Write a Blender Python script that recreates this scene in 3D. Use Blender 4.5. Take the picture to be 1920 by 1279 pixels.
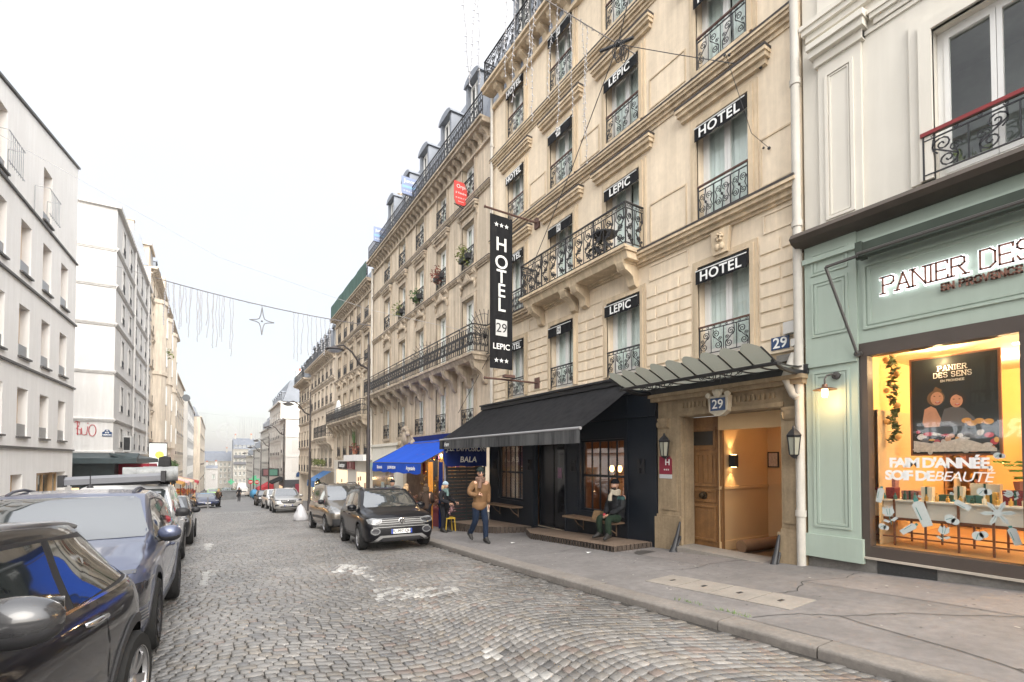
import bpy, bmesh, math, random
import numpy as np
from mathutils import Vector, Matrix
from mathutils.bvhtree import BVHTree

for o in list(bpy.data.objects): bpy.data.objects.remove(o)
SC = bpy.context.scene
COL = SC.collection
R = math.radians
rnd = random.Random(7)
EZ = 1.53            # eye height above the road below the camera
HAZE = 0.0005
W = 8.3              # plane of the facades on the right
WL = -5.55           # plane of the facades on the left

# ------------------------------------------------------------------ camera
cd = bpy.data.cameras.new('camera'); cam = bpy.data.objects.new('camera', cd); COL.objects.link(cam)
cam.location = (0, 0, EZ)
cam.rotation_euler = (R(90 + 1.34), 0, -R(31.95))
cd.sensor_width = 36.0; cd.lens = 36.0 * 890 / 1920
cd.shift_y = (841.2 - 639.5) / 1920
cd.clip_start = 0.05; cd.clip_end = 3000
SC.camera = cam

# ------------------------------------------------------------------ sky, sun, exposure
SUN_EL, SUN_ROT = R(36), R(182)
wd = bpy.data.worlds.new('World'); SC.world = wd; wd.use_nodes = True
nt = wd.node_tree; nt.nodes.clear()
def wn(t, **k):
    n = nt.nodes.new(t)
    for a, b in k.items(): setattr(n, a, b)
    return n
sky = wn('ShaderNodeTexSky', sky_type='NISHITA', sun_disc=False, sun_elevation=SUN_EL, sun_rotation=SUN_ROT, dust_density=3.0, air_density=1.2)
bgs = wn('ShaderNodeBackground'); bgs.inputs[1].default_value = 0.05
tc = wn('ShaderNodeTexCoord'); sep = wn('ShaderNodeSeparateXYZ'); ramp = wn('ShaderNodeValToRGB')
cl = wn('ShaderNodeTexNoise'); cl.inputs['Scale'].default_value = 2.2; cl.inputs['Detail'].default_value = 5
# overcast dome: brightness rises from the horizon to the zenith (CIE overcast sky)
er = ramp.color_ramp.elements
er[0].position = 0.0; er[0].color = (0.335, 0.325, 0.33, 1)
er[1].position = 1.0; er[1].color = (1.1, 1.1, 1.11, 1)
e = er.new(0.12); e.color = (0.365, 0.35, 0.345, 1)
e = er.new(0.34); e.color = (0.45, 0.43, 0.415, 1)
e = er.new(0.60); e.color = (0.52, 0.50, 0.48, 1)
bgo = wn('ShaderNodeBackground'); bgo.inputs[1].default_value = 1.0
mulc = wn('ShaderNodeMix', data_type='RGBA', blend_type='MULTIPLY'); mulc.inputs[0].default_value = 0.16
add = wn('ShaderNodeAddShader'); wo = wn('ShaderNodeOutputWorld')
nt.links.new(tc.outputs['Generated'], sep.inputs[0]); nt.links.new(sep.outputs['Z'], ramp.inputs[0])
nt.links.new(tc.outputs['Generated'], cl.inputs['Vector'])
# bright sky lobe behind the camera, added out of view to light the facades
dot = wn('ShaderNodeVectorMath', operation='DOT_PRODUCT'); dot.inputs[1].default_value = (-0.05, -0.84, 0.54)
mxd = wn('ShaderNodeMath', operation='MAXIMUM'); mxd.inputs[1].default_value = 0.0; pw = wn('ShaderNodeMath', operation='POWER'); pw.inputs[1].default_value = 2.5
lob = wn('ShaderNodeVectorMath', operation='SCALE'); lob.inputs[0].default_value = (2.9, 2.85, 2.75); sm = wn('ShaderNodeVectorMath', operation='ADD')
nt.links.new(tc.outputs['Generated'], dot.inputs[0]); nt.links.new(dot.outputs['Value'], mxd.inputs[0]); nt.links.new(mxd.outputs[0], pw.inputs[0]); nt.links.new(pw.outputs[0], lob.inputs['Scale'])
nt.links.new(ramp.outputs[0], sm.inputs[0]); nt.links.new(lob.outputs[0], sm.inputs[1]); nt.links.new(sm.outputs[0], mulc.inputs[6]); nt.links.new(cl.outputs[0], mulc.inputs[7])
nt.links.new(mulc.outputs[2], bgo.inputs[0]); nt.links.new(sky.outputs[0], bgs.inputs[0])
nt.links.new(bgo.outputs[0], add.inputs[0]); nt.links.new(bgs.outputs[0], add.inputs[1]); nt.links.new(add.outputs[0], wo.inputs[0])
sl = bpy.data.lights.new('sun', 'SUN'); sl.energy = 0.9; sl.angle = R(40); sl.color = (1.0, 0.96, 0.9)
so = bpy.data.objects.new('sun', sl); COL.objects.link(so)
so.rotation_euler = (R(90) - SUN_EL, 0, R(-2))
SC.view_settings.view_transform = 'Standard'; SC.view_settings.look = 'None'
SC.view_settings.exposure = 0.93; SC.view_settings.gamma = 1.0

# ------------------------------------------------------------------ materials
MATS = {}
def mat(name, col, rough=0.7, spec=0.5, metal=0.0, coat=0.0, var=0.0, vscale=3.0, var2=0.0, streak=0.0, bump=0.0, bscale=40.0, emit=None, estr=0.0, alpha=None, grime=None, ior=None):
    """Principled material; var: soft patches, streak: rain streaks, bump: fine relief."""
    if name in MATS: return MATS[name]
    m = bpy.data.materials.new(name); m.use_nodes = True
    t = m.node_tree; b = t.nodes['Principled BSDF']
    col4 = (col[0], col[1], col[2], 1)
    b.inputs['Base Color'].default_value = col4
    b.inputs['Roughness'].default_value = rough; b.inputs['Specular IOR Level'].default_value = spec
    b.inputs['Metallic'].default_value = metal; b.inputs['Coat Weight'].default_value = coat; b.inputs['Coat Roughness'].default_value = 0.04
    if ior: b.inputs['IOR'].default_value = ior
    if emit: b.inputs['Emission Color'].default_value = (*emit, 1); b.inputs['Emission Strength'].default_value = estr
    L = t.links.new
    def N(ty): return t.nodes.new(ty)
    if var or streak or var2 or bump:
        g = N('ShaderNodeNewGeometry')
    cur = None
    def mulnoise(scale, amt, stretch=None, lo=0.35, hi=0.7, tint=None):
        nonlocal cur
        vec = g.outputs['Position']
        if stretch:
            mp = N('ShaderNodeMapping'); mp.inputs['Scale'].default_value = stretch; L(vec, mp.inputs[0]); vec = mp.outputs[0]
        n = N('ShaderNodeTexNoise'); n.inputs['Scale'].default_value = scale; n.inputs['Detail'].default_value = 6; n.inputs['Roughness'].default_value = 0.65
        L(vec, n.inputs['Vector'])
        r = N('ShaderNodeMapRange'); r.inputs[1].default_value = lo; r.inputs[2].default_value = hi; r.inputs[3].default_value = 1.0; r.inputs[4].default_value = 0.0
        L(n.outputs[0], r.inputs[0])
        mx = N('ShaderNodeMix'); mx.data_type = 'RGBA'
        f = N('ShaderNodeMath'); f.operation = 'MULTIPLY'; f.inputs[1].default_value = amt; L(r.outputs[0], f.inputs[0]); L(f.outputs[0], mx.inputs[0])
        d = tint or tuple(c * 0.25 for c in col)
        if cur is None: mx.inputs[6].default_value = col4
        else: L(cur, mx.inputs[6])
        mx.inputs[7].default_value = (*d, 1); cur = mx.outputs[2]
    if var: mulnoise(vscale, var)
    if var2: mulnoise(vscale * 9, var2)
    if streak: mulnoise(1.0, streak, (5, 5, 0.35), 0.45, 0.68, grime)
    if cur is not None: L(cur, b.inputs['Base Color'])
    if bump:
        n = N('ShaderNodeTexNoise'); n.inputs['Scale'].default_value = bscale; n.inputs['Detail'].default_value = 5; L(g.outputs['Position'], n.inputs['Vector'])
        bp = N('ShaderNodeBump'); bp.inputs['Strength'].default_value = bump; bp.inputs['Distance'].default_value = 0.01; L(n.outputs[0], bp.inputs['Height']); L(bp.outputs[0], b.inputs['Normal'])
    MATS[name] = m
    return m

def glassmat(name, tint=(0.94, 0.965, 0.955), refl=1.0, base=0.10):
    """Window glass: see-through with reflections."""
    if name in MATS: return MATS[name]
    m = bpy.data.materials.new(name); m.use_nodes = True; t = m.node_tree; t.nodes.clear()
    o = t.nodes.new('ShaderNodeOutputMaterial'); mx = t.nodes.new('ShaderNodeMixShader'); tr = t.nodes.new('ShaderNodeBsdfTransparent'); gl = t.nodes.new('ShaderNodeBsdfGlossy')
    tr.inputs[0].default_value = (*tint, 1); gl.inputs['Roughness'].default_value = 0.02; gl.inputs[0].default_value = (refl, refl, refl, 1)
    lw = t.nodes.new('ShaderNodeFresnel'); lw.inputs[0].default_value = 1.5
    a = t.nodes.new('ShaderNodeMath'); a.operation = 'ADD'; a.inputs[1].default_value = base; a.use_clamp = True
    g = t.nodes.new('ShaderNodeNewGeometry')
    n = t.nodes.new('ShaderNodeTexNoise'); n.inputs['Scale'].default_value = 1.3; t.links.new(g.outputs['Position'], n.inputs['Vector'])
    bp = t.nodes.new('ShaderNodeBump'); bp.inputs['Strength'].default_value = 0.06; bp.inputs['Distance'].default_value = 0.03; t.links.new(n.outputs[0], bp.inputs['Height']); t.links.new(bp.outputs[0], gl.inputs['Normal'])
    iv = t.nodes.new('ShaderNodeMath'); iv.operation = 'SUBTRACT'; iv.inputs[0].default_value = 1.0; t.links.new(g.outputs['Backfacing'], iv.inputs[1])
    ff = t.nodes.new('ShaderNodeMath'); ff.operation = 'MULTIPLY'; t.links.new(iv.outputs[0], ff.inputs[0]); t.links.new(a.outputs[0], ff.inputs[1])   # the inner face of a pane adds no second reflection
    t.links.new(lw.outputs[0], a.inputs[0]); t.links.new(ff.outputs[0], mx.inputs[0]); t.links.new(tr.outputs[0], mx.inputs[1]); t.links.new(gl.outputs[0], mx.inputs[2]); t.links.new(mx.outputs[0], o.inputs[0])
    MATS[name] = m
    return m

def emat(name, col, s): return mat(name, (0.02, 0.02, 0.02), 0.6, emit=col, estr=s)

# ------------------------------------------------------------------ mesh builder
class Fr:
    """Facade frame: s along the wall, o outwards from it, z up."""
    def __init__(f, o, s, n): f.o, f.s, f.n = Vector(o), Vector(s), Vector(n)
    def __call__(f, p): return f.o + f.s * p[0] + f.n * p[1] + Vector((0, 0, p[2]))
RIGHT = Fr((W, 0, 0), (0, 1, 0), (-1, 0, 0))
LEFT = Fr((WL, 0, 0), (0, -1, 0), (1, 0, 0))     # here s = -y

class MB:
    def __init__(s, fr=None): s.v, s.f, s.m, s.fr, s.cm, s.sm = [], [], [], fr, 0, False
    def add(s, vs, fs, m=None):
        k = len(s.v); m = s.cm if m is None else m
        s.v += [s.fr(p) for p in vs] if s.fr else [Vector(p) for p in vs]
        s.f += [[i + k for i in q] for q in fs]; s.m += [m] * len(fs)
        return s
    def box(s, a0, a1, b0, b1, c0, c1, m=None):
        return s.add([(a0,b0,c0),(a1,b0,c0),(a1,b1,c0),(a0,b1,c0),(a0,b0,c1),(a1,b0,c1),(a1,b1,c1),(a0,b1,c1)],
                     [(0,3,2,1),(4,5,6,7),(0,1,5,4),(1,2,6,5),(2,3,7,6),(3,0,4,7)], m)
    def quad(s, a, b, c, d, m=None): return s.add([a,b,c,d], [(0,1,2,3)], m)
    def poly(s, pts, m=None): return s.add(pts, [tuple(range(len(pts)))], m)
    def prism(s, pts, ext, m=None):
        """closed polygon pts (3D) extruded by vector ext"""
        n = len(pts); e = Vector(ext)
        return s.add([Vector(p) for p in pts] + [Vector(p) + e for p in pts],
                     [tuple(range(n))[::-1], tuple(range(n, 2*n))] + [(i, (i+1) % n, n + (i+1) % n, n + i) for i in range(n)], m)
    def tube(s, pts, r, n=6, m=None, caps=True):
        pts = [Vector(p) for p in pts]; k = len(pts)
        rs = r if isinstance(r, (list, tuple)) else [r] * k
        vs, fs = [], []
        up = None
        for i, p in enumerate(pts):
            t = (pts[min(i+1, k-1)] - pts[max(i-1, 0)])
            t = t.normalized() if t.length > 1e-9 else Vector((0,0,1))
            if up is None: up = Vector((0,0,1)) if abs(t.z) < 0.9 else Vector((1,0,0))
            a = t.cross(up)
            if a.length < 1e-6: a = t.cross(Vector((0.3,1,0.2)))
            a.normalize(); b = t.cross(a).normalized(); up = -b if False else up
            for j in range(n):
                q = 2*math.pi*(j + .5)/n; vs.append(p + (a*math.cos(q) + b*math.sin(q)) * rs[i])
        for i in range(k-1):
            for j in range(n): fs.append((i*n+j, i*n+(j+1) % n, (i+1)*n+(j+1) % n, (i+1)*n+j))
        if caps: fs += [tuple(range(n))[::-1], tuple(range((k-1)*n, k*n))]
        return s.add(vs, fs, m)
    def lathe(s, prof, c, n=16, m=None, axis='z', caps=True):
        """profile [(r, h)] turned about an axis through c"""
        c = Vector(c); vs, fs = [], []; k = len(prof)
        for r, h in prof:
            for j in range(n):
                q = 2*math.pi*j/n; u, v = r*math.cos(q), r*math.sin(q)
                vs.append(c + Vector({'z': (u,v,h), 'y': (u,h,v), 'x': (h,u,v)}[axis]))
        for i in range(k-1):
            for j in range(n): fs.append((i*n+j, i*n+(j+1) % n, (i+1)*n+(j+1) % n, (i+1)*n+j))
        if caps: fs += [tuple(range(n))[::-1], tuple(range((k-1)*n, k*n))]
        return s.add(vs, fs, m)
    def ball(s, c, r, n=10, m=None, sq=(1,1,1)):
        c = Vector(c); k = n//2 + 1; vs = [c + Vector((0,0,-r*sq[2]))]; fs = []
        for i in range(1, k):
            a = -math.pi/2 + math.pi*i/k
            for j in range(n):
                q = 2*math.pi*j/n; vs.append(c + Vector((r*sq[0]*math.cos(a)*math.cos(q), r*sq[1]*math.cos(a)*math.sin(q), r*sq[2]*math.sin(a))))
        vs.append(c + Vector((0,0,r*sq[2]))); t = len(vs)-1
        for j in range(n):
            fs.append((0, 1+(j+1) % n, 1+j)); fs.append((t, 1+(k-2)*n+j, 1+(k-2)*n+(j+1) % n))
        for i in range(k-2):
            for j in range(n): fs.append((1+i*n+j, 1+i*n+(j+1) % n, 1+(i+1)*n+(j+1) % n, 1+(i+1)*n+j))
        return s.add(vs, fs, m)
    def mesh(s, name, mats, smooth=None, fix=True):
        me = bpy.data.meshes.new(name)
        me.from_pydata([tuple(v) for v in s.v], [], s.f)
        mats = mats if isinstance(mats, (list, tuple)) else [mats]
        for m in mats: me.materials.append(m)
        if len(mats) > 1: me.polygons.foreach_set('material_index', s.m)
        if fix:
            b = bmesh.new(); b.from_mesh(me); bmesh.ops.recalc_face_normals(b, faces=b.faces); b.to_mesh(me); b.free()
        if smooth is not None:
            me.shade_smooth() if smooth >= 180 else None
            if smooth < 180:
                b = bmesh.new(); b.from_mesh(me); bmesh.ops.remove_doubles(b, verts=b.verts, dist=1e-5)
                for f in b.faces: f.smooth = True
                a = math.radians(smooth)
                for e in b.edges:
                    if len(e.link_faces) == 2: e.smooth = e.calc_face_angle(0) < a
                b.to_mesh(me); b.free()
        return me
    def build(s, name, mats, parent=None, smooth=None, fix=True):
        o = bpy.data.objects.new(name, s.mesh(name, mats, smooth, fix)); COL.objects.link(o)
        if parent is not None: adopt(o, parent)
        return o

def mw(o):
    """world location of an unrotated chain of parents"""
    return o.matrix_parent_inverse.copy() if False else o.get('_w')
def adopt(o, parent):
    o.parent = parent
    if '_o' in parent: o['_o'] = parent['_o']; o.matrix_parent_inverse = Matrix.Translation(-Vector(parent['_o'])) if parent.type == 'EMPTY' else Matrix()
    return o
def thing(name, label, cat, loc=(0,0,0), group=None, world=True, rz=0.0):
    """An Empty at the base of a thing. world=True: its parts are modelled in world coordinates."""
    o = bpy.data.objects.new(name, None); COL.objects.link(o); o.empty_display_size = 0.2
    o.location = loc; o.rotation_euler = (0, 0, rz); o['label'] = label; o['category'] = cat
    if group: o['group'] = group
    if world: o['_o'] = tuple(loc)
    return o
def tag(o, label, cat, group=None):
    o['label'] = label; o['category'] = cat
    if group: o['group'] = group
    return o
def struct(o): o['kind'] = 'structure'; return o
def inst(me, name, parent, loc=(0,0,0), rot=(0,0,0), sc=None):
    """another use of a mesh as a part"""
    o = bpy.data.objects.new(name, me); COL.objects.link(o); o.location = loc; o.rotation_euler = rot
    if sc: o.scale = sc
    if parent is not None: adopt(o, parent)
    return o
def kids(o): return [c for c in bpy.data.objects if c.parent == o]
def dup(o, parent=None, loc=None, rz=None, label=None, depth=0, cache={}):
    c = o.copy(); COL.objects.link(c)
    if parent is not None: c.parent = parent
    for ch in kids(o): dup(ch, c, depth=depth+1)
    if loc is not None: c.location = loc
    if rz is not None: c.rotation_euler = (0, 0, rz)
    if label: c['label'] = label
    return c

def text_mesh(name, s, size, depth=0.004, bold=0.0, align='CENTER', shear=0.0, spacing=1.0):
    cu = bpy.data.curves.new(name, 'FONT'); cu.body = s; cu.size = size; cu.extrude = depth; cu.offset = bold; cu.align_x = align; cu.align_y = 'CENTER'; cu.shear = shear; cu.space_character = spacing
    cu.resolution_u = 4
    ob = bpy.data.objects.new('tmp', cu); COL.objects.link(ob)
    dg = bpy.context.evaluated_depsgraph_get()
    me = bpy.data.meshes.new_from_object(ob.evaluated_get(dg)); bpy.data.objects.remove(ob); bpy.data.curves.remove(cu)
    me.name = name
    return me
def place_text(s, m, parent, origin, xdir, ydir, size, name='lettering', **k):
    """flat raised lettering: origin is its centre, xdir the reading direction, ydir its up"""
    me = text_mesh(name, s, size, **k); me.materials.clear(); me.materials.append(m)
    x = Vector(xdir).normalized(); y = Vector(ydir).normalized(); z = x.cross(y).normalized()
    M = Matrix.Translation(origin) @ Matrix((x, y, z)).transposed().to_4x4()
    me.transform(M)
    o = bpy.data.objects.new(name, me); COL.objects.link(o)
    if parent is not None: adopt(o, parent)
    return o

def lerp(a, b, t): return a + (b - a) * t
def interp(x, pts):
    if x <= pts[0][0]: return pts[0][1]
    for (a, b), (c, d) in zip(pts, pts[1:]):
        if x <= c: return b + (d - b) * (x - a) / (c - a)
    return pts[-1][1]

# ground profile: the street runs downhill away from the camera
PROF = [(-40,2.4),(0,0),(25,-1.5),(60,-3.25),(100,-5.1),(240,-10.8),(320,-13.5)]
KX = [(-40,4.35),(0,4.38),(2.3,4.5),(5,4.6),(8,4.76),(12,5.05),(30,5.1),(320,5.1)]
def kx(y): return interp(y, KX)
def rz_(x, y):
    z = interp(y, PROF) - .01*x
    d = kx(y) - x
    if d < 0.7: z -= 0.03 * (0.7 - max(d, 0)) / 0.7
    d = x + 2.75
    if d < 0.5: z -= 0.03 * (0.5 - max(d, 0)) / 0.5
    return z
def sw(x, y): return interp(y, PROF) + 0.018 + 0.008*(x - 4.6)       # pavement on the right
def swl(x, y): return interp(y, PROF) + 0.13 - 0.01*(x + 2.75)         # pavement on the left
# ------------------------------------------------------------------ shared materials
STONE_H = mat('stone_hotel', (0.90, 0.757, 0.575), 0.85, 0.25, var=0.20, vscale=0.9, var2=0.12, streak=0.20, bump=0.15, bscale=30, grime=(0.20, 0.15, 0.10))
STONE_HT = mat('stone_hotel_trim', (0.82, 0.66, 0.46), 0.85, 0.25, var=0.25, vscale=1.5, var2=0.12, streak=0.35, bump=0.15, grime=(0.16, 0.12, 0.085))
STONE_B = mat('stone_haussmann', (0.83, 0.705, 0.545), 0.88, 0.2, var=0.28, vscale=0.7, var2=0.15, streak=0.42, bump=0.2, grime=(0.19, 0.15, 0.115))
STONE_BT = mat('stone_haussmann_trim', (0.73, 0.61, 0.465), 0.88, 0.2, var=0.35, vscale=1.2, var2=0.15, streak=0.5, bump=0.2, grime=(0.13, 0.105, 0.085))
STONE_C = mat('stone_far', (0.80, 0.70, 0.57), 0.9, 0.2, var=0.25, vscale=0.5, streak=0.35, grime=(0.22, 0.17, 0.13))
STONE_OLD = mat('stone_portal', (0.50, 0.38, 0.24), 0.85, 0.25, var=0.45, vscale=2.2, var2=0.25, streak=0.4, bump=0.35, bscale=25, grime=(0.13, 0.095, 0.06))
CREAM = mat('cream_paint', (0.72, 0.68, 0.60), 0.75, 0.3, var=0.10, vscale=0.8, streak=0.12, bump=0.06, bscale=25, grime=(0.36, 0.33, 0.28))
WHITE_R = mat('white_render', (0.90, 0.885, 0.86), 0.85, 0.25, var=0.10, vscale=0.5, streak=0.20, bump=0.05, bscale=60, grime=(0.56, 0.53, 0.49))
WHITE_O = mat('old_white_render', (0.66, 0.648, 0.63), 0.85, 0.25, var=0.14, vscale=0.4, streak=0.24, bump=0.06, grime=(0.33, 0.30, 0.27))
ZINC = mat('zinc_roof', (0.23, 0.25, 0.285), 0.5, 0.5, metal=0.3, var=0.25, vscale=0.8)
SLATE = mat('slate_roof', (0.16, 0.18, 0.22), 0.6, 0.5, var=0.3, vscale=1.5, var2=0.3)
IRON = mat('black_iron', (0.022, 0.022, 0.025), 0.45, 0.5, var=0.3)
BROWNRAIL = mat('brown_handrail', (0.10, 0.045, 0.03), 0.4, 0.5)
WFRAME = mat('white_window_frame', (0.78, 0.77, 0.74), 0.45, 0.5, var=0.06, vscale=4)
WOODF = mat('wood_window_frame', (0.62, 0.40, 0.21), 0.5, 0.4, var=0.25, vscale=4)
GLASS = glassmat('window_glass', base=0.04)
SHOPG = glassmat('shop_glass', (0.97, 0.98, 0.97), 0.5, 0.0)
CURTAIN = mat('curtain_cloth', (0.90, 0.93, 0.90), 0.9, 0.1, var=0.1, vscale=6)
DARKIN = mat('dark_interior', (0.42, 0.43, 0.40), 0.9, 0.1, var=0.4, vscale=1.5)
DARKMET = mat('dark_trim_metal', (0.06, 0.055, 0.05), 0.5, 0.5)
GUTTER = mat('painted_drainpipe', (0.66, 0.62, 0.55), 0.6, 0.3, var=0.2, vscale=5, streak=0.25)
ASPH = mat('pavement_asphalt', (0.232, 0.217, 0.209), 0.85, 0.35, var=0.42, vscale=0.9, var2=0.34, bump=0.5, bscale=130)
GRANITE = mat('kerb_granite', (0.25, 0.225, 0.20), 0.75, 0.4, var=0.35, vscale=2.2, var2=0.35, bump=0.4, bscale=70)
CONC = mat('concrete_slab', (0.31, 0.28, 0.245), 0.85, 0.3, var=0.3, vscale=3, var2=0.2, bump=0.3, bscale=60)
STALLR = mat('stall_riser_stone', (0.25, 0.235, 0.215), 0.85, 0.3, var=0.4, vscale=3, var2=0.3, bump=0.3)
TERRA = mat('terracotta', (0.42, 0.16, 0.09), 0.8, 0.3, var=0.2)
LEAF = mat('leaf_green', (0.07, 0.13, 0.035), 0.6, 0.4, var=0.5, vscale=12)
LEAF2 = mat('leaf_pale', (0.17, 0.20, 0.05), 0.6, 0.4, var=0.5, vscale=12)
LEAFRED = mat('leaf_dry_red', (0.28, 0.10, 0.07), 0.7, 0.3, var=0.5, vscale=12)
WHITEP = mat('white_lettering', (0.80, 0.80, 0.78), 0.6, 0.3)
BLACKP = mat('black_plastic', (0.018, 0.018, 0.02), 0.55, 0.4)
BLACKC = mat('black_canvas', (0.014, 0.014, 0.016), 0.9, 0.06, var=0.35, vscale=2.5, streak=0.2, grime=(0.06, 0.06, 0.06))
NAVY = mat('navy_enamel', (0.012, 0.045, 0.13), 0.25, 0.5, coat=0.5)

# ------------------------------------------------------------------ ground sheets
def sheet(name, m, xs, ys, zf, dz=0.0):
    b = MB()
    rows = []
    for y in ys:
        for x in (xs(y) if callable(xs) else xs): b.v.append(Vector((x, y, zf(x, y) + dz)))
    nx = len(xs(ys[0])) if callable(xs) else len(xs)
    for j in range(len(ys)-1):
        for i in range(nx-1): b.f.append([j*nx+i, j*nx+i+1, (j+1)*nx+i+1, (j+1)*nx+i]); b.m.append(0)
    return struct(b.build(name, m, fix=False))
ys_far = [-40,-20,-10,-5,0,2.5,5,8,12,16,20,25,30,36,42,50,60,70,80,100,120,150,180,240,320]

# the land under everything, out to the horizon
def rolling(x, y): return interp(y, PROF) - 0.5
g = MB()
for y in (-400,-40,0,25,60,100,240,320,3000):
    for x in (-1500,-60,60,1500): g.v.append(Vector((x, y, interp(y, PROF)-0.45)))
for j in range(8):
    for i in range(3): g.f.append([j*4+i, j*4+i+1, (j+1)*4+i+1, (j+1)*4+i]); g.m.append(0)
struct(g.build('ground', mat('far_ground', (0.16, 0.15, 0.14), 0.9, 0.2, var=0.3, vscale=0.2), fix=False))

# bed of the road (dark sand between the setts) and the road farther on
bed = mat('sett_joint_sand', (0.055, 0.05, 0.045), 0.95, 0.2, var=0.4, vscale=5)
sheet('road_bed', bed, lambda y: [-2.9,-2.4,-1.5,0,1.5,3,4,4.5,kx(y)-.25,kx(y)+.05], [-8,-4,0,1,2.3,3.5,5,8,10,12,16,20,25,30,36,42], rz_, -0.012)
far = mat('far_setts', (0.21, 0.204, 0.198), 0.5, 0.5, var=0.35, vscale=0.5, var2=0.5, bump=0.5, bscale=14)
sheet('road', far, [-2.9,-2.2,-1,0,2,3.5,4.4,5.15], [40,46,52,60,70,80,100,120,150,180,240,320], rz_, -0.006)

# granite setts laid in segmental arcs: real stones, colour per stone
def setts():
    rs = np.random.RandomState(3)
    RW = 0.106; rows = []
    f = lambda x, y: (.10+.20*np.clip((x+2.5)/6.5, 0, 1))*np.cos(2*np.pi*(x-3.1)/2.9) + .07*np.sin(y*.55+x*.9) + .03*np.sin(y*1.3-x*1.7)
    for k in range(-16, int(43/RW)):
        w = rs.uniform(.088, .148, 76); c = -2.95 - rs.uniform(0, .12) + np.cumsum(w); c = c[c < 5.3]
        rows.append(np.stack([c[:-1], c[1:], np.full(len(c)-1, k*RW)], 1))
    C = np.concatenate(rows); m = len(C); gap = 0.0075
    jx = rs.normal(0, .0035, (m, 8)); wob = rs.normal(0, .004, (m, 8)); cr = []
    for q, (x, r) in enumerate(((C[:,0]+gap*.6, gap*.6), (C[:,1]-gap*.6, gap*.6), (C[:,1]-gap*.6, RW-gap*.6), (C[:,0]+gap*.6, RW-gap*.6))):
        x = x + jx[:,q]; cr.append((x, C[:,2] + r + f(x, C[:,2]+r) + wob[:,q]))
    X = np.stack([c[0] for c in cr], 1); Y = np.stack([c[1] for c in cr], 1)
    mx, my = X.mean(1), Y.mean(1)
    kxs = np.interp(my, [p[0] for p in KX], [p[1] for p in KX])
    keep = (mx < kxs-.06) & (mx > -2.82) & (my > -1.0) & (my < 41.0)
    X, Y, mx, my = X[keep], Y[keep], mx[keep], my[keep]; m = len(mx)
    def zz(x, y):
        z = np.interp(y, [p[0] for p in PROF], [p[1] for p in PROF]) - .01*x
        d = np.interp(y, [p[0] for p in KX], [p[1] for p in KX]) - x
        z = z - .03*np.clip((.7-np.clip(d, 0, 9))/.7, 0, 1)
        d = x + 2.75
        return z - .03*np.clip((.5-np.clip(d, 0, 9))/.5, 0, 1)
    lift = rs.normal(0, .0016, m); tx = rs.normal(0, .012, m); ty = rs.normal(0, .012, m)
    V = np.zeros((m, 12, 3))
    for lvl, (s, dz) in enumerate(((1.0, -.03), (1.0, -.0025), (.89, .0035))):
        x = mx[:,None] + (X-mx[:,None])*s; y = my[:,None] + (Y-my[:,None])*s
        V[:, lvl*4:lvl*4+4, 0] = x; V[:, lvl*4:lvl*4+4, 1] = y
        V[:, lvl*4:lvl*4+4, 2] = zz(x, y) + dz + lift[:,None] + (x-mx[:,None])*tx[:,None] + (y-my[:,None])*ty[:,None]
    F = []
    for a in (0, 4):
        for i in range(4): F.append((a+i, a+(i+1) % 4, a+4+(i+1) % 4, a+4+i))
    F.append((8, 9, 10, 11))
    F = np.array(F)
    faces = (F[None] + (np.arange(m)*12)[:,None,None]).reshape(-1, 4)
    me = bpy.data.meshes.new('setts')
    me.vertices.add(m*12); me.vertices.foreach_set('co', V.reshape(-1))
    nf = len(faces); me.loops.add(nf*4); me.polygons.add(nf)
    me.loops.foreach_set('vertex_index', faces.reshape(-1)); me.polygons.foreach_set('loop_start', np.arange(nf)*4)
    me.update(calc_edges=True)
    # colours of the stones: greys, with warm and reddish ones more common towards the right-hand kerb
    pal = np.array([(.235,.222,.208),(.195,.188,.182),(.275,.262,.245),(.255,.222,.182),(.235,.175,.145),(.150,.148,.150),(.31,.29,.265)])
    warm = np.clip((mx-.8)/3.0, 0, 1)*np.clip(1.25-my/14, 0.25, 1)
    pr = np.stack([.30-.05*warm, .22-.10*warm, .18+0*warm, .10+.08*warm, .03+.07*warm, .06-.01*warm, .12-.01*warm], 1); pr /= pr.sum(1, keepdims=True)
    cum = pr.cumsum(1); idx = (rs.rand(m,1) > cum).sum(1).clip(0, 6)
    col = .76*(pal[idx]*.62 + .38*np.array([.222,.214,.206]))*rs.normal(1, .08, (m,1)).clip(.7, 1.35)
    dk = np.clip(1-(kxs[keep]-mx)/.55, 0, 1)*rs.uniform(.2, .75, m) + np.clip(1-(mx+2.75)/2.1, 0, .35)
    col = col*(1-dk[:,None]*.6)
    # worn white paint that survives on single stones: arrow, bicycle, dashes
    def seg(ax, ay, bx, by, w):
        dx, dy = bx-ax, by-ay; t = (((mx-ax)*dx + (my-ay)*dy)/(dx*dx+dy*dy)).clip(0, 1)
        return np.hypot(mx-ax-t*dx, my-ay-t*dy) < w
    def ell(cx, cy, rx, ry, w): q = np.hypot((mx-cx)/rx, (my-cy)/ry); return np.abs(q-1) < w
    pm = seg(2.30,8.15,2.28,9.6,.085) | seg(2.28,10.15,1.98,9.35,.10) | seg(2.28,10.1,2.5,9.45,.09)
    pm |= ell(2.18,6.75,.22,.20,.42) | ell(2.78,6.62,.26,.22,.42) | seg(2.2,6.8,2.42,7.2,.06) | seg(2.42,7.2,2.7,6.7,.06) | seg(2.1,7.25,2.35,7.3,.08)
    pm |= seg(2.16,3.95,2.18,3.62,.07) | seg(2.2,3.25,2.3,2.65,.12) | seg(2.0,2.3,2.35,2.2,.12)
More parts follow.
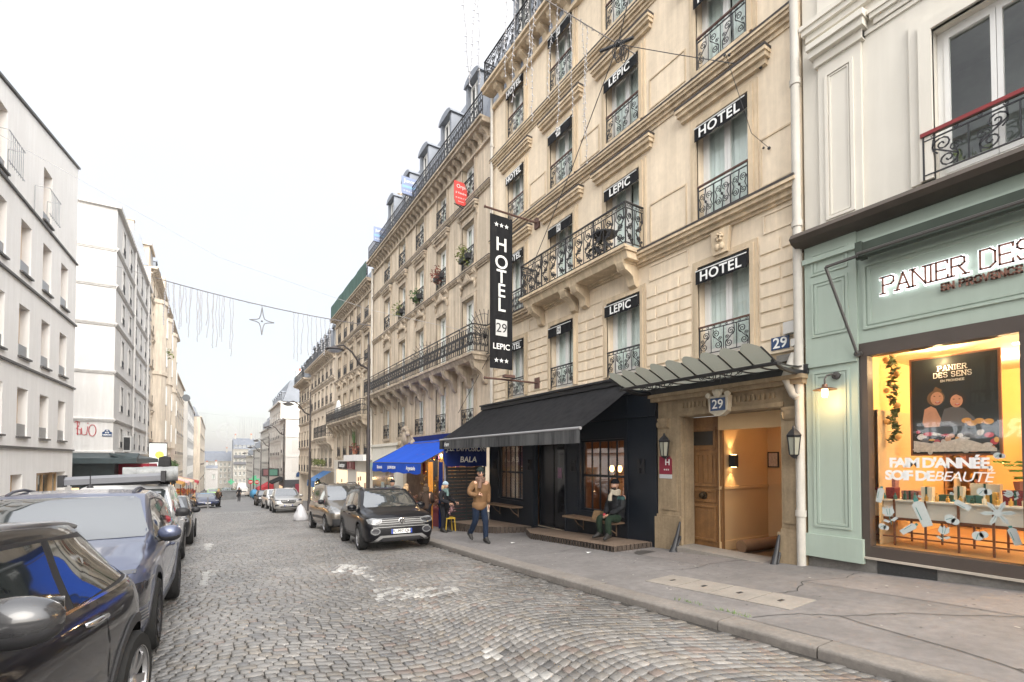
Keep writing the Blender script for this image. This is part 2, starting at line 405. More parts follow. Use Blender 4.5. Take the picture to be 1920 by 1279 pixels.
    for q in (.35,1.05,1.75,2.5): pm |= seg(q,38.9,q+.42,38.9,.28)
    pm |= seg(-.2,15.5,-.15,17.2,.10) | seg(-.15,9.6,-.05,11.2,.09)
    amt = np.where(pm, np.where(rs.rand(m) < .86, rs.uniform(.18, .52, m), .06), 0)
    far_p = (my > 20)
    col = col*(1-amt[:,None]) + np.array([.66,.65,.62])*amt[:,None]
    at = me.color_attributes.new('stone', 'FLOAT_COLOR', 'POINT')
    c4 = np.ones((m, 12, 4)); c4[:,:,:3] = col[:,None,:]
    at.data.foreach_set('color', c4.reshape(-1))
    mt = bpy.data.materials.new('granite_setts'); mt.use_nodes = True; t = mt.node_tree; b = t.nodes['Principled BSDF']
    a = t.nodes.new('ShaderNodeAttribute'); a.attribute_name = 'stone'
    g = t.nodes.new('ShaderNodeNewGeometry'); n = t.nodes.new('ShaderNodeTexNoise'); n.inputs['Scale'].default_value = 55; n.inputs['Detail'].default_value = 5
    n2 = t.nodes.new('ShaderNodeTexNoise'); n2.inputs['Scale'].default_value = .55; n2.inputs['Detail'].default_value = 4
    t.links.new(g.outputs['Position'], n.inputs['Vector']); t.links.new(g.outputs['Position'], n2.inputs['Vector'])
    r = t.nodes.new('ShaderNodeMapRange'); r.inputs[3].default_value = .62; r.inputs[4].default_value = 1.35; t.links.new(n.outputs[0], r.inputs[0])
    r2 = t.nodes.new('ShaderNodeMapRange'); r2.inputs[1].default_value = .35; r2.inputs[2].default_value = .65; r2.inputs[3].default_value = .72; r2.inputs[4].default_value = 1.12; t.links.new(n2.outputs[0], r2.inputs[0])
    mu = t.nodes.new('ShaderNodeMath'); mu.operation = 'MULTIPLY'; t.links.new(r.outputs[0], mu.inputs[0]); t.links.new(r2.outputs[0], mu.inputs[1])
    mx_ = t.nodes.new('ShaderNodeVectorMath'); mx_.operation = 'SCALE'; t.links.new(a.outputs['Color'], mx_.inputs[0]); t.links.new(mu.outputs[0], mx_.inputs['Scale']); t.links.new(mx_.outputs[0], b.inputs['Base Color'])
    rr = t.nodes.new('ShaderNodeMapRange'); rr.inputs[3].default_value = .20; rr.inputs[4].default_value = .50; t.links.new(n2.outputs[0], rr.inputs[0]); t.links.new(rr.outputs[0], b.inputs['Roughness'])
    bp = t.nodes.new('ShaderNodeBump'); bp.inputs['Strength'].default_value = .35; bp.inputs['Distance'].default_value = .006; t.links.new(n.outputs[0], bp.inputs['Height']); t.links.new(bp.outputs[0], b.inputs['Normal'])
    me.materials.append(mt)
    o = bpy.data.objects.new('cobbled_road', me); COL.objects.link(o); struct(o)
setts()

# pavements
ysP = [-40,-20,-8,-4,0,1.5,3,4,5,6,7,8,10,12,14,16,20,25,30,36,45,55,60,66,73,80,100,120,150,180,240,320]
sheet('pavement_right', ASPH, lambda y: [kx(y)+.28, kx(y)+1, 6.5, 7.5, 8.05, 8.6], ysP, sw)
sheet('pavement_left', ASPH, lambda y: [-6.2, -5.4, -4.2, -3.03], ysP, swl)
# patches of newer asphalt, 4 mm proud
p2 = mat('pavement_patch', (0.245, 0.222, 0.21), 0.85, 0.35, var=0.30, vscale=1.2, var2=0.25, bump=0.5, bscale=130)
for k, pts in enumerate([[(6.9,1.2),(8.1,1.25),(8.12,3.2),(7.0,3.5)], [(6.3,-1.5),(8.1,-1.5),(8.1,.95),(6.5,.9)], [(7.1,5.2),(8.0,5.1),(8.0,7.2),(7.2,7.3)]]):
    b = MB(); b.poly([(x, y, sw(x, y)+.004) for x, y in pts]); struct(b.build('pavement_patch', p2))
cr = MB()
def crack(pts, w=.008):
    for (a, b_) in zip(pts, pts[1:]):
        a, b_ = Vector(a), Vector(b_); d = (b_-a).normalized(); n = Vector((-d.y, d.x))*w
        cr.poly([(*(a+n), sw(*(a+n))+.006), (*(b_+n), sw(*(b_+n))+.006), (*(b_-n), sw(*(b_-n))+.006), (*(a-n), sw(*(a-n))+.006)])
for pts in [[(4.9,3.0),(5.35,2.8),(5.6,2.45),(6.2,2.1),(7.0,1.2),(8.1,.95)], [(8.1,3.3),(7.6,3.25),(7.0,3.5),(6.4,3.3),(5.9,3.4)], [(8.0,5.0),(7.3,5.2),(6.7,5.1),(6.2,5.35)], [(5.6,2.45),(5.2,1.2),(4.9,.6)], [(6.5,.9),(6.2,-.5)], [(5.1,8.5),(6.2,8.1),(7.0,8.4)]]:
    q = []
    for a, b_ in zip(pts, pts[1:]):
        for i in range(5): t = i/5; q.append((lerp(a[0],b_[0],t)+rnd.uniform(-.03,.03), lerp(a[1],b_[1],t)+rnd.uniform(-.03,.03)))
    crack(q+[pts[-1]], .006)
sp = MB()
for k in range(260):
    x, y = rnd.uniform(4.95, 8.1), rnd.uniform(-1, 13); r_ = rnd.uniform(.006, .022); z = sw(x, y)+.005
    sp.poly([(x+r_*math.cos(a)*rnd.uniform(.7,1.2), y+r_*math.sin(a)*rnd.uniform(.7,1.2), z) for a in (0,1.05,2.1,3.14,4.2,5.2)], rnd.choice([0,0,1]))
o = sp.build('gum_spots', [mat('old_gum', (.07,.065,.06), .8), mat('pale_gum', (.34,.32,.29), .8)]); o['kind'] = 'stuff'; o['label'] = 'flattened chewing gum spots scattered over the pavement'
struct(cr.build('pavement_cracks', mat('crack_tar', (0.03,0.03,0.03), 0.8)))

# granite kerb stones
def kerb(name, y0, y1, xf, wd_, top, low, joints=None):
    b = MB(); y = y0; ys = []
    while y < y1: ys.append(y); y += 1.15 + rnd.uniform(-.15, .25)
    if joints: ys = sorted([q for q in ys if q < joints[0]-.5] + joints + [q for q in ys if q > joints[-1]+.6])
    for a, c in zip(ys, ys[1:]+[y1]):
        n = 3; jit = rnd.uniform(-.01, .01); tl = rnd.uniform(-.006, .006)
        r = .025
        for i in range(n):
            ya = lerp(a+.006, c-.006, i/n); yb = lerp(a+.006, c-.006, (i+1)/n)
            ring = []
            for yy in (ya, yb):
                x = xf(yy) + jit; s = 1 if wd_ > 0 else -1
                zt = top(x + wd_, yy) + tl; zb = low(x, yy) - .1
                ring.append([(x, yy, zb), (x, yy, zt-r*1.3), (x+.3*r*s, yy, zt-r*.4), (x+1.2*r*s, yy, zt), (x+wd_, yy, zt+.002), (x+wd_, yy, zb)])
            k = len(ring[0]); b.add(ring[0]+ring[1], [(j, j+1, k+j+1, k+j) for j in range(k-1)] + ([tuple(range(k))] if i == 0 else []) + ([tuple(range(k, 2*k))] if i == n-1 else []))
    struct(b.build(name, GRANITE, smooth=50))
kerb('kerb_right', -2.5, 60, kx, .30, sw, rz_, [2.15, 3.15, 5.25, 8.15, 10.3])
kerb('kerb_left', -2.5, 60, lambda y: -2.75, -.30, swl, rz_)
# gutter strip with wet litter of reddish old setts by the right kerb is part of the setts above
# ------------------------------------------------------------------ facade helpers
def wall_grid(b, s0, s1, z0, z1, ops, depth=.25, m=0, mr=None, back=None, room=.9):
    """wall face at o=0 with openings (a, b, c, d); reveals go in by depth; a dark room closes the back"""
    mr = m if mr is None else mr
    S = sorted(set([s0, s1] + [v for o in ops for v in o[:2]])); Z = sorted(set([z0, z1] + [v for o in ops for v in o[2:4]]))
    S = [v for v in S if s0 <= v <= s1]; Z = [v for v in Z if z0 <= v <= z1]
    for a, c in zip(S, S[1:]):
        run = None
        for e, f in zip(Z, Z[1:]):
            ms, mz = (a+c)/2, (e+f)/2
            if any(o[0] < ms < o[1] and o[2] < mz < o[3] for o in ops): 
                if run: b.quad((a,0,run[0]), (c,0,run[0]), (c,0,run[1]), (a,0,run[1]), m); run = None
            else: run = (run[0], f) if run else (e, f)
        if run: b.quad((a,0,run[0]), (c,0,run[0]), (c,0,run[1]), (a,0,run[1]), m)
    for o in ops:
        a, c, e, f = o[:4]; d = -depth
        b.quad((a,0,e), (a,d,e), (a,d,f), (a,0,f), mr); b.quad((c,0,e), (c,d,e), (c,d,f), (c,0,f), mr)
        b.quad((a,0,f), (c,0,f), (c,d,f), (a,d,f), mr); b.quad((a,0,e), (c,0,e), (c,d,e), (a,d,e), mr)
        if back is not None:
            x = -depth-room
            b.quad((a-.15,x,e), (c+.15,x,e), (c+.15,x,f), (a-.15,x,f), back)
            b.quad((a-.15,d,e), (a-.15,x,e), (a-.15,x,f), (a-.15,d,f), back); b.quad((c+.15,d,e), (c+.15,x,e), (c+.15,x,f), (c+.15,d,f), back)
            b.quad((a-.15,d,f), (c+.15,d,f), (c+.15,x,f), (a-.15,x,f), back); b.quad((a-.15,d,e), (c+.15,d,e), (c+.15,x,e), (a-.15,x,e), back)

WINC = {}
def window_meshes(w, h, leaves=2, fw=.055, rail=None, curt=.5):
    """frame, pane and curtain meshes of a casement window in facade-local axes (s, o, z), centred at s=0, sill z=0"""
    key = (round(w,2), round(h,2), leaves, fw, rail, curt)
    if key in WINC: return WINC[key]
    f = MB(); x = w/2
    f.box(-x, -x+fw, 0, .06, 0, h); f.box(x-fw, x, 0, .06, 0, h); f.box(-x+fw, x-fw, 0, .06, 0, fw); f.box(-x+fw, x-fw, 0, .06, h-fw, h)
    iw = (w-2*fw)/leaves
    for i in range(leaves):
        a = -x+fw+i*iw; c = a+iw; t = fw*.8
        f.box(a+.003, a+t, .012, .075, fw+.003, h-fw-.003); f.box(c-t, c-.003, .012, .075, fw+.003, h-fw-.003)
        f.box(a+t, c-t, .012, .072, fw+.003, fw+t*1.8); f.box(a+t, c-t, .012, .072, h-fw-t, h-fw-.003)
        if rail:
            for q in rail: f.box(a+t, c-t, .02, .06, h*q-.014, h*q+.014)
    p = MB(); p.box(-x+fw, x-fw, .028, .034, fw, h-fw)
    c = MB()
    if curt:
        for sg in (-1, 1):
            n = 9; w1 = w*curt/2*1.02
            pts = [(sg*(x-.03 - w1*i/n), -.06 + (.028 if i % 2 else 0)) for i in range(n+1)]
            for (a, o1), (d, o2) in zip(pts, pts[1:]): c.quad((a,o1,.03), (d,o2,.03), (d,o2,h-.03), (a,o1,h-.03))
    r = (f.mesh('frame', [WFRAME]), p.mesh('pane', [GLASS]), c.mesh('curtain', [CURTAIN]) if curt else None, f.mesh('frame_wood', [WOODF]))
    WINC[key] = r
    return r
def frot(fr):
    """rotation that takes facade-local axes to the world"""
    return Matrix((fr.s, fr.n, Vector((0,0,1)))).transposed().to_4x4()
def put(me, name, parent, fr, s, o, z):
    ob = bpy.data.objects.new(name, me); COL.objects.link(ob)
    M = Matrix.Translation(fr((s, o, z))) @ frot(fr)
    if parent is not None:
        adopt(ob, parent)
    ob.matrix_basis = M
    return ob
def sub(me, name, parent):
    ob = bpy.data.objects.new(name, me); COL.objects.link(ob); ob.parent = parent
    return ob
def window(parent, fr, s, w, z0, z1, depth=.22, leaves=2, wood=False, rail=None, curt=.55, pane=True, curtain=True, fw=.055):
    me = window_meshes(w-.004, z1-z0-.004, leaves, fw, rail, curt)
    f = put(me[3] if wood else me[0], 'window', parent, fr, s, -depth-.01, z0+.002)
    if pane: sub(me[1], 'pane', f)
    if curtain and me[2]: sub(me[2], 'curtain', f)
    return f

def spiral(cx, cz, r0, r1, a0, a1, n=12):
    return [(cx + lerp(r0, r1, i/n)*math.cos(lerp(a0, a1, i/n)), cz + lerp(r0, r1, i/n)*math.sin(lerp(a0, a1, i/n))) for i in range(n+1)]
RAILC = {}
def rail_mesh(w, h, kind='scroll', t=.009, brown=False, nu=None):
    """wrought iron window or balcony railing, axes (s, o, z) centred at s=0"""
    key = (round(w,2), round(h,2), kind, t, brown, nu)
    if key in RAILC: return RAILC[key]
    b = MB(); x = w/2
    b.box(-x, x, -.022, .022, h-.03, h, 1 if brown else 0)
    b.box(-x, x, -.010, .010, h*.86-.008, h*.86+.008); b.box(-x, x, -.012, .012, .05, .066)
    b.box(-x, -x+.02, -.012, .012, 0, h-.03); b.box(x-.02, x, -.012, .012, 0, h-.03)
    def rib(pts, r=t, n=4): b.tube([(p[0], 0, p[1]) for p in pts], r, n, caps=False)
    if kind == 'scroll':
        n = nu or max(2, int(round(w/.27))); u = w/n
        for i in range(n):
            c = -x + u*(i+.5); sg = 1 if i % 2 else -1; hh = h*.86-.06; z0 = .06
            R1 = min(u*.30, hh*.24)
            rib([(c+sg*p, q) for p, q in spiral(-R1*.25, z0+hh*.73, .012, R1, 0, 4.2*math.pi*.8, 18)])
            rib([(c+sg*p, q) for p, q in spiral(R1*.25, z0+hh*.27, .012, R1, math.pi, math.pi+4.2*math.pi*.8, 18)])
            rib([(c-sg*R1*1.05, z0+hh*.95), (c-sg*R1*1.15, z0+hh*.7), (c, z0+hh*.5), (c+sg*R1*1.15, z0+hh*.3), (c+sg*R1*1.05, z0+hh*.05)])
            rib(spiral(c+sg*u*.22, z0+hh*.52, .008, u*.15, 0, 3*math.pi, 12), t*.8)
            b.tube([(c+u*.5-.001, 0, .06), (c+u*.5-.001, 0, h*.86)], t*.9, 4, caps=False) if i < n-1 else None
            for q in (-.25, .25): rib(spiral(c+u*q, h*.92, .006, h*.045, 0, 2*math.pi, 8), t*.7)
    elif kind == 'fig':
        n = nu or max(2, int(round(w/.34))); u = w/n
        for i in range(n):
            c = -x + u*(i+.5); hh = h*.86-.06; z0 = .06
            for sg in (-1, 1):
                rib([(c+sg*p, q) for p, q in spiral(u*.22, z0+hh*.72, .01, u*.2, 0, 3.4*math.pi, 14)])
                rib([(c+sg*p, q) for p, q in spiral(u*.22, z0+hh*.28, .01, u*.2, 0, -3.4*math.pi, 14)])
                rib([(c+sg*u*.42, z0+hh*.72), (c+sg*u*.30, z0+hh*.5), (c+sg*u*.42, z0+hh*.28)])
                b.tube([(c+sg*u*.48, 0, .06), (c+sg*u*.48, 0, h*.86)], t*.8, 4, caps=False)
            rib([(c, z0+hh*.98), (c+.03, z0+hh*.6), (c-.03, z0+hh*.4), (c, z0)], t*1.2)
            b.ball((c, 0, z0+hh*.5), .028, 6)
    elif kind == 'balcony':
        n = nu or max(2, int(round(w/.42))); u = w/n
        for i in range(n):
            c = -x + u*(i+.5); z0 = .06; hh = h*.86-.06
            for k, (q, sg) in enumerate(((.8, 1), (.5, -1), (.2, 1))):
                rib([(c+sg*p, v) for p, v in spiral(.02, z0+hh*q, .01, u*.24, 0, 3.6*math.pi, 14)], t*1.15)
                rib([(c-sg*u*.26+p*.8*sg, v) for p, v in spiral(0, z0+hh*(q-.08), .008, u*.13, 0, 3*math.pi, 10)], t)
            rib([(c-u*.3, z0+hh*.98), (c-u*.36, z0+hh*.7), (c-.02, z0+hh*.5), (c+u*.34, z0+hh*.35), (c-u*.2, z0+hh*.02)], t*1.3)
            rib([(c+u*.3, z0+hh*.98), (c+u*.38, z0+hh*.75), (c+u*.1, z0+hh*.6)], t*1.1)
            b.tube([(c+u*.49, 0, .06), (c+u*.49, 0, h*.86)], t*.9, 4, caps=False)
            for q in (-.3, 0, .3): rib(spiral(c+u*q, h*.925, .006, h*.04, 0, 2*math.pi, 8), t*.7)
    else:   # plain bars with a small motif, for rails far off
        n = nu or max(3, int(round(w/.13))); u = w/n
        for i in range(1, n): b.tube([(-x+u*i, 0, .05), (-x+u*i, 0, h*.97)], t*.8, 4, caps=False)
        for i in range(n):
            if i % 2: b.tube([(p, 0, q) for p, q in spiral(-x+u*(i+.5), h*.5, .02, u*.62, 0, 2.6*math.pi, 8)], t*1.1, 4, caps=False)
    me = b.mesh('railing', [IRON, BROWNRAIL], fix=False)
    RAILC[key] = me
    return me
def railing(parent, fr, s, w, h, z, o=.05, kind='scroll', brown=False, t=.009, name='railing'):
    return put(rail_mesh(w, h, kind, t, brown), name, parent, fr, s, o, z)

def hood(b, s0, s1, z, proj=.16, h=.16, m=0, ends=True):
    """moulded window hood or length of cornice"""
    b.box(s0+.06, s1-.06, .002, proj*.45, z-h*.55, z, m); b.box(s0+.02, s1-.02, .002, proj*.8, z, z+h*.45, m); b.box(s0, s1, .002, proj, z+h*.45, z+h*.8, m)
    b.prism([(s0, .002, z+h*.8), (s0, proj, z+h*.8), (s0, .002, z+h)], (s1-s0, 0, 0), m)
def surround(b, s, w, z0, z1, t=.16, o=.035, m=0):
    """flat moulded architrave round an opening"""
    a, c = s-w/2, s+w/2
    for k, (t0, oo) in enumerate(((t, o), (t*.55, o*1.9))):
        b.box(a-t0, a-.001, .001, oo, z0, z1+t0, m); b.box(c+.001, c+t0, .001, oo, z0, z1+t0, m); b.box(a-.001, c+.001, .001, oo, z1+.001, z1+t0, m)
def corbel(b, s, w, z, h, proj, m=0):
    """scrolled bracket under a balcony, its top at z"""
    prof = [(0,0),(proj,0),(proj,-.10*h),(proj*.94,-.22*h),(proj*.8,-.36*h),(proj*.55,-.46*h),(proj*.36,-.58*h),(proj*.30,-.75*h),(proj*.26,-.9*h),(proj*.10,-h),(0,-h)]
    b.prism([(s-w/2, o+.001, z+q) for o, q in prof], (w, 0, 0), m)
    b.prism([(s-w/2-.02, o*1.02+.001, z+q) for o, q in [(0,0),(proj,0),(proj,-.09*h),(0,-.09*h)]], (w+.04, 0, 0), m)
    for sg in (-1, 1): b.lathe([(.09*h+.02, 0), (.09*h+.02, .02)], (s+sg*(w/2+.005), proj*.78, z-.25*h), 8, m, 'x')
    b.box(s-w*.18, s+w*.18, proj*.3, proj*.86, z-.34*h, z-.10*h, m)
def dentils(b, s0, s1, z, h, proj, step, w, m=0):
    n = int((s1-s0)/step)
    for i in range(n):
        s = s0 + step*(i+.5); corbel(b, s, w, z, h, proj, m)
def blocks(b, s0, s1, z0, z1, rows, length, proud=.028, gap=.036, m=0):
    """raised rustication blocks in running bond"""
    if s1-s0 < .08: return
    h = (z1-z0)/rows
    for r in range(rows):
        a = s0; k = 0
        first = length if r % 2 == 0 else length*.5
        while a < s1-.03:
            c = min(s1, a + (first if k == 0 else length)); k += 1
            if s1-c < .12: c = s1
            z = z0+r*h
            if c-a > .06:
                p = [(a+gap/2, z+gap/2), (c-gap/2, z+gap/2), (c-gap/2, z+h-gap/2), (a+gap/2, z+h-gap/2)]
                e = .012
                q = [(p[0][0]+e, p[0][1]+e), (p[1][0]-e, p[1][1]+e), (p[2][0]-e, p[2][1]-e), (p[3][0]+e, p[3][1]-e)]
                b.add([(x, .001, y) for x, y in p] + [(x, proud, y) for x, y in q], [(0,1,5,4),(1,2,6,5),(2,3,7,6),(3,0,4,7),(4,5,6,7)], m)
            a = c
def panelframe(b, s0, s1, z0, z1, t=.03, o=.02, m=0):
    b.box(s0, s1, .001, o, z0, z0+t, m); b.box(s0, s1, .001, o, z1-t, z1, m); b.box(s0, s0+t, .001, o, z0+t, z1-t, m); b.box(s1-t, s1, .001, o, z0+t, z1-t, m)
def pipe(name, label, fr, s, o, z0, z1, r=.055, m=None):
    b = MB(fr); b.tube([(s, o, z0), (s, o, z1)], r, 10)
    z = z0 + .9
    while z < z1: b.tube([(s, o, z-.05), (s, o, z+.05)], r*1.22, 10); b.box(s-.02, s+.02, .0, o, z-.015, z+.015); z += 2.4
    t = b.build(name, m or GUTTER, smooth=40); tag(t, label, 'drainpipe', 'downpipes on the facades'); return t
def leafclump(b, c, r, n, size=.06, m=0, droop=0.0):
    for i in range(n):
        v = Vector((rnd.gauss(0,1), rnd.gauss(0,1), rnd.gauss(0,1))).normalized()*r*rnd.random()**.4
        p = Vector(c) + v; p.z -= droop*rnd.random()
        d = Vector((rnd.gauss(0,1), rnd.gauss(0,1), rnd.gauss(0,.6))).normalized(); e = d.cross(Vector((rnd.gauss(0,1), rnd.gauss(0,1), 1))).normalized(); s = size*rnd.uniform(.6,1.4)
        b.add([p-d*s, p+e*s*.45, p+d*s, p-e*s*.45], [(0,1,2,3)], m)
def chimney(parent, fr, s, o, z0, z1, w=.9, d=.5, pots=3, m=None):
    b = MB(fr); b.box(s-w/2, s+w/2, o-d/2, o+d/2, z0, z1); b.box(s-w/2-.06, s+w/2+.06, o-d/2-.06, o+d/2+.06, z1, z1+.12)
    c = b.build('chimney', m or STONE_C, parent)
    q = MB(fr)
    for i in range(pots): q.lathe([(.13,0),(.11,.4),(.13,.45)], fr((0,0,0))*0 if False else (s-w/2+w*(i+.5)/pots, o, z1+.12), 8)
    q.build('chimney_pots', TERRA, c)
    return c
# ------------------------------------------------------------------ hotel with the beige front (number 29)
HB = thing('hotel_building', 'beige stone hotel with black lettered window valances and a long wrought iron balcony', 'building', (W, 9.4, -.6))
H0, H1 = 4.10, 14.62
BAYS = [(5.56, 1.10), (8.21, 1.10), (10.60, 1.05), (13.02, 1.0)]
ROWS = [(3.58, 5.42), (6.36, 8.34), (9.44, 11.10), (12.34, 14.02)]
ops = [(s-w/2, s+w/2, a, c) for s, w in BAYS for a, c in ROWS]
GO = [(4.45, 6.52, -.5, 2.42), (8.12, 9.72, .18, 2.02), (10.37, 11.88, -.45, 2.0), (12.48, 14.02, .22, 2.0)]
# cut the ground floor separately: the wall above z=3.05, shopfront and portal below
b = MB(RIGHT)
wall_grid(b, H0, H1, 2.42, 14.2, ops, .24, 0, 0, 1, .9)
b.box(H0, H1, -9, -1.3, 14.0, 14.2, 0); b.quad((H0,0,-1.3),(H0,-9,-1.3),(H0,-9,14.2),(H0,0,14.2),0); b.quad((H1,0,-1.3),(H1,-9,-1.3),(H1,-9,14.2),(H1,0,14.2),0)
b.build('wall', [STONE_H, DARKIN], HB)
# trim
t = MB(RIGHT)
for s, w in BAYS:
    for i, (a, c) in enumerate(ROWS):
        surround(t, s, w, a, c, .17 if i else .14, .03)
        if i in (1, 2): hood(t, s-w/2-.42, s+w/2+.42, c+.36, .20, .18)
        if i: t.box(s-w/2-.05, s+w/2+.05, .002, .10, a-.10, a-.001)
for z, pr, h in ((6.12, .24, .16), (9.14, .17, .14), (12.04, .16, .14)):
    hood(t, H0+.01, H1-.01, z, pr, h)
for z0, z1, o in ((5.98, 6.10, .05), (8.98, 9.12, .03), (11.9, 12.02, .03)): t.box(H0+.01, H1-.01, .001, o, z0, z1)
for (s, w), (s2, w2) in zip(BAYS, BAYS[1:]):
    for z0, z1 in ((6.42, 7.32), (9.5, 10.2)):
        if z0 < 7 and s > 7: continue
        panelframe(t, s+w/2+.28, s2-w2/2-.28, z0, z1, .03, .018)
panelframe(t, H0+.08, BAYS[0][0]-.72-.03, 6.42, 7.32, .03, .018)
t.build('stone_trim', STONE_HT, HB)
LEAD = mat('lead_flashing', (.07, .06, .055), .7, .3, var=.4, vscale=3)
fl_ = MB(RIGHT)
for z, pr, h in ((6.12, .24, .16), (9.14, .17, .14), (12.04, .16, .14)): fl_.box(H0+.015, H1-.015, .002, pr+.006, z+h*.8, z+h+.012)
for s, w in BAYS:
    for a, c in ROWS[1:3]: fl_.box(s-w/2-.425, s+w/2+.425, .002, .208, c+.36+.145, c+.36+.195)
fl_.build('lead_flashing', LEAD, HB)
# rusticated storey above the shopfront
edges = [H0+.04] + [v for s, w in BAYS for v in (s-w/2-.16, s+w/2+.16)] + [H1-.12]
for a, c in zip(edges[::2], edges[1::2]): 
    r = MB(RIGHT); blocks(r, a, c, 3.36, 5.44, 8, .62); 
    if c-a > .5: panelframe(r, a+.08, c-.08, 5.56, 5.92, .03, .02)
    else: panelframe(r, a+.04, c-.04, 5.56, 5.92, .03, .02)
    r.build('rusticated_pier', STONE_H, HB)
# carved keystones over the first floor windows
for s, w in (BAYS[0],):
    k = MB(RIGHT)
    k.prism([(s-.15, .03, 5.50), (s+.15, .03, 5.50), (s+.2, .03, 5.97), (s-.2, .03, 5.97)], (0, .09, 0))
    k.lathe([(.075,0),(.06,.03),(.03,.05),(.03,0)], (s, .12, 5.82), 10, 0, 'y')
    for q in range(6):
        a = q*math.pi/3; k.ball((s+.06*math.cos(a), .14, 5.82+.06*math.sin(a)), .03, 6)
    k.ball((s-.05, .13, 5.63), .055, 8, sq=(1,.6,1.3)); k.ball((s+.05, .13, 5.63), .055, 8, sq=(1,.6,1.3))
    k.build('keystone', STONE_HT, HB, smooth=50)
# corniced top with corbels, balcony, mansard
c = MB(RIGHT)
c.box(H0, H1, .001, .42, 14.5, 14.72); c.box(H0, H1-.02, .001, .12, 14.0, 14.12); c.box(H0, H1, .30, .50, 14.60, 14.68)
dentils(c, H0+.2, H1-.1, 14.5, .36, .34, .52, .2)
c.build('cornice', STONE_HT, HB)
for k in range(5): railing(HB, RIGHT, H0+1.05+2.1*k, 2.1, .95, 14.73, .36, 'balcony', t=.011)
put(rail_mesh(.75, .95, 'balcony', .011), 'railing', HB, Fr((0,H1-.06,0),(1,0,0),(0,1,0)), W+.02, 0, 14.73)
rf = MB(RIGHT); rf.prism([(H0, -.3, 14.2), (H0, -1.0, 18.2), (H0, -5, 19.1), (H0, -8.9, 14.2)], (H1-H0, 0, 0))
roof = rf.build('roof', SLATE, HB)
def dormer(parent, fr, s, o, z, w=1.2, h=1.7, d=1.2, m=None):
    x = MB(fr); x.box(s-w/2, s-w/2+.14, o-d, o, z, z+h); x.box(s+w/2-.14, s+w/2, o-d, o, z, z+h)
    pts = [(s-w/2-.08, o-d, z+h), (s+w/2+.08, o-d, z+h)] + [(s+(w/2+.08)*math.cos(q), o-d, z+h+.3*math.sin(q)) for q in [math.pi*k/8 for k in range(9)]]
    x.prism(pts, (0, d+.08, 0)); x.box(s-w/2+.14, s+w/2-.14, o-.3, o-.28, z, z+h, 1)
    dm = x.build('dormer', [m or ZINC, DARKIN], parent)
    me = window_meshes(w-.3, h-.1, 2, .05, None, .4)
    for k, nm in ((0, 'dormer_window'), (1, 'dormer_window')):
        if k == 0:
            f = bpy.data.objects.new(nm, me[0]); COL.objects.link(f); f.parent = dm; f.matrix_basis = Matrix.Translation(fr((s, o-.2, z+.05))) @ frot(fr)
    return dm
for s, w in BAYS: dormer(HB, RIGHT, s, -.25, 15.2, 1.2, 2.3)

# windows, railings and lettered valances
def valance(parent, s, w, z, txt, h=.36, proj=.13, tile=False):
    v = MB(RIGHT)
    v.quad((s-w/2+.01,.03,z), (s+w/2-.01,.03,z), (s+w/2-.01,proj,z-.10), (s-w/2+.01,proj,z-.10))
    n = 8
    for k in range(n):
        a, c_ = lerp(s-w/2+.01, s+w/2-.01, k/n), lerp(s-w/2+.01, s+w/2-.01, (k+1)/n)
        z1 = z-h + .012*math.sin(k*1.7); z2 = z-h + .012*math.sin((k+1)*1.7)
        v.box(a, c_, proj-.006, proj, min(z1,z2), z-.10)
    v.poly([(s-w/2+.01,.03,z), (s-w/2+.01,proj,z-.10), (s-w/2+.01,proj,z-h), (s-w/2+.01,.03,z-h*.75)]); v.poly([(s+w/2-.01,.03,z), (s+w/2-.01,proj,z-.10), (s+w/2-.01,proj,z-h), (s+w/2-.01,.03,z-h*.75)])
    o = v.build('window_valance', [BLACKC], parent)
    rl = MB(RIGHT); rl.tube([(s-w/2+.01, proj, z-.10), (s+w/2-.01, proj, z-.10)], .012, 6); rl.build('valance_bar', WHITEP, o)
    if tile:
        q = MB(RIGHT); q.box(s-.085, s+.085, proj+.002, proj+.010, z-h*.92, z-.13); q.build('number_tile', mat('pale_tile', (.62,.62,.6), .6), o)
        place_text('29', BLACKP, o, RIGHT((s, proj+.012, z-h*.92+.10)), (0,-1,0), (0,0,1), .15, depth=.002)
    else:
        place_text(txt, WHITEP, o, RIGHT((s, proj+.006, z-h*.5-.06)), (0,-1,0), (0,0,1), .27, depth=.004, bold=.004, spacing=1.08)
    return o
WORDS = ['HOTEL', 'LEPIC', None, 'HOTEL']
for bi, (s, w) in enumerate(BAYS):
    for i, (a, c_) in enumerate(ROWS):
        f = window(HB, RIGHT, s, w, a, c_, .22, curt=[.9, .97, .8, .97][(bi+i) % 4], fw=.075)
        valance(HB, s, w, c_-.005, WORDS[bi], tile=WORDS[bi] is None)
        if i != 1 or bi in (0, 3): railing(HB, RIGHT, s, w-.02, .72 if i else .62, a, .03, 'scroll' if i != 1 else 'fig', brown=bi == 0 or i > 1)
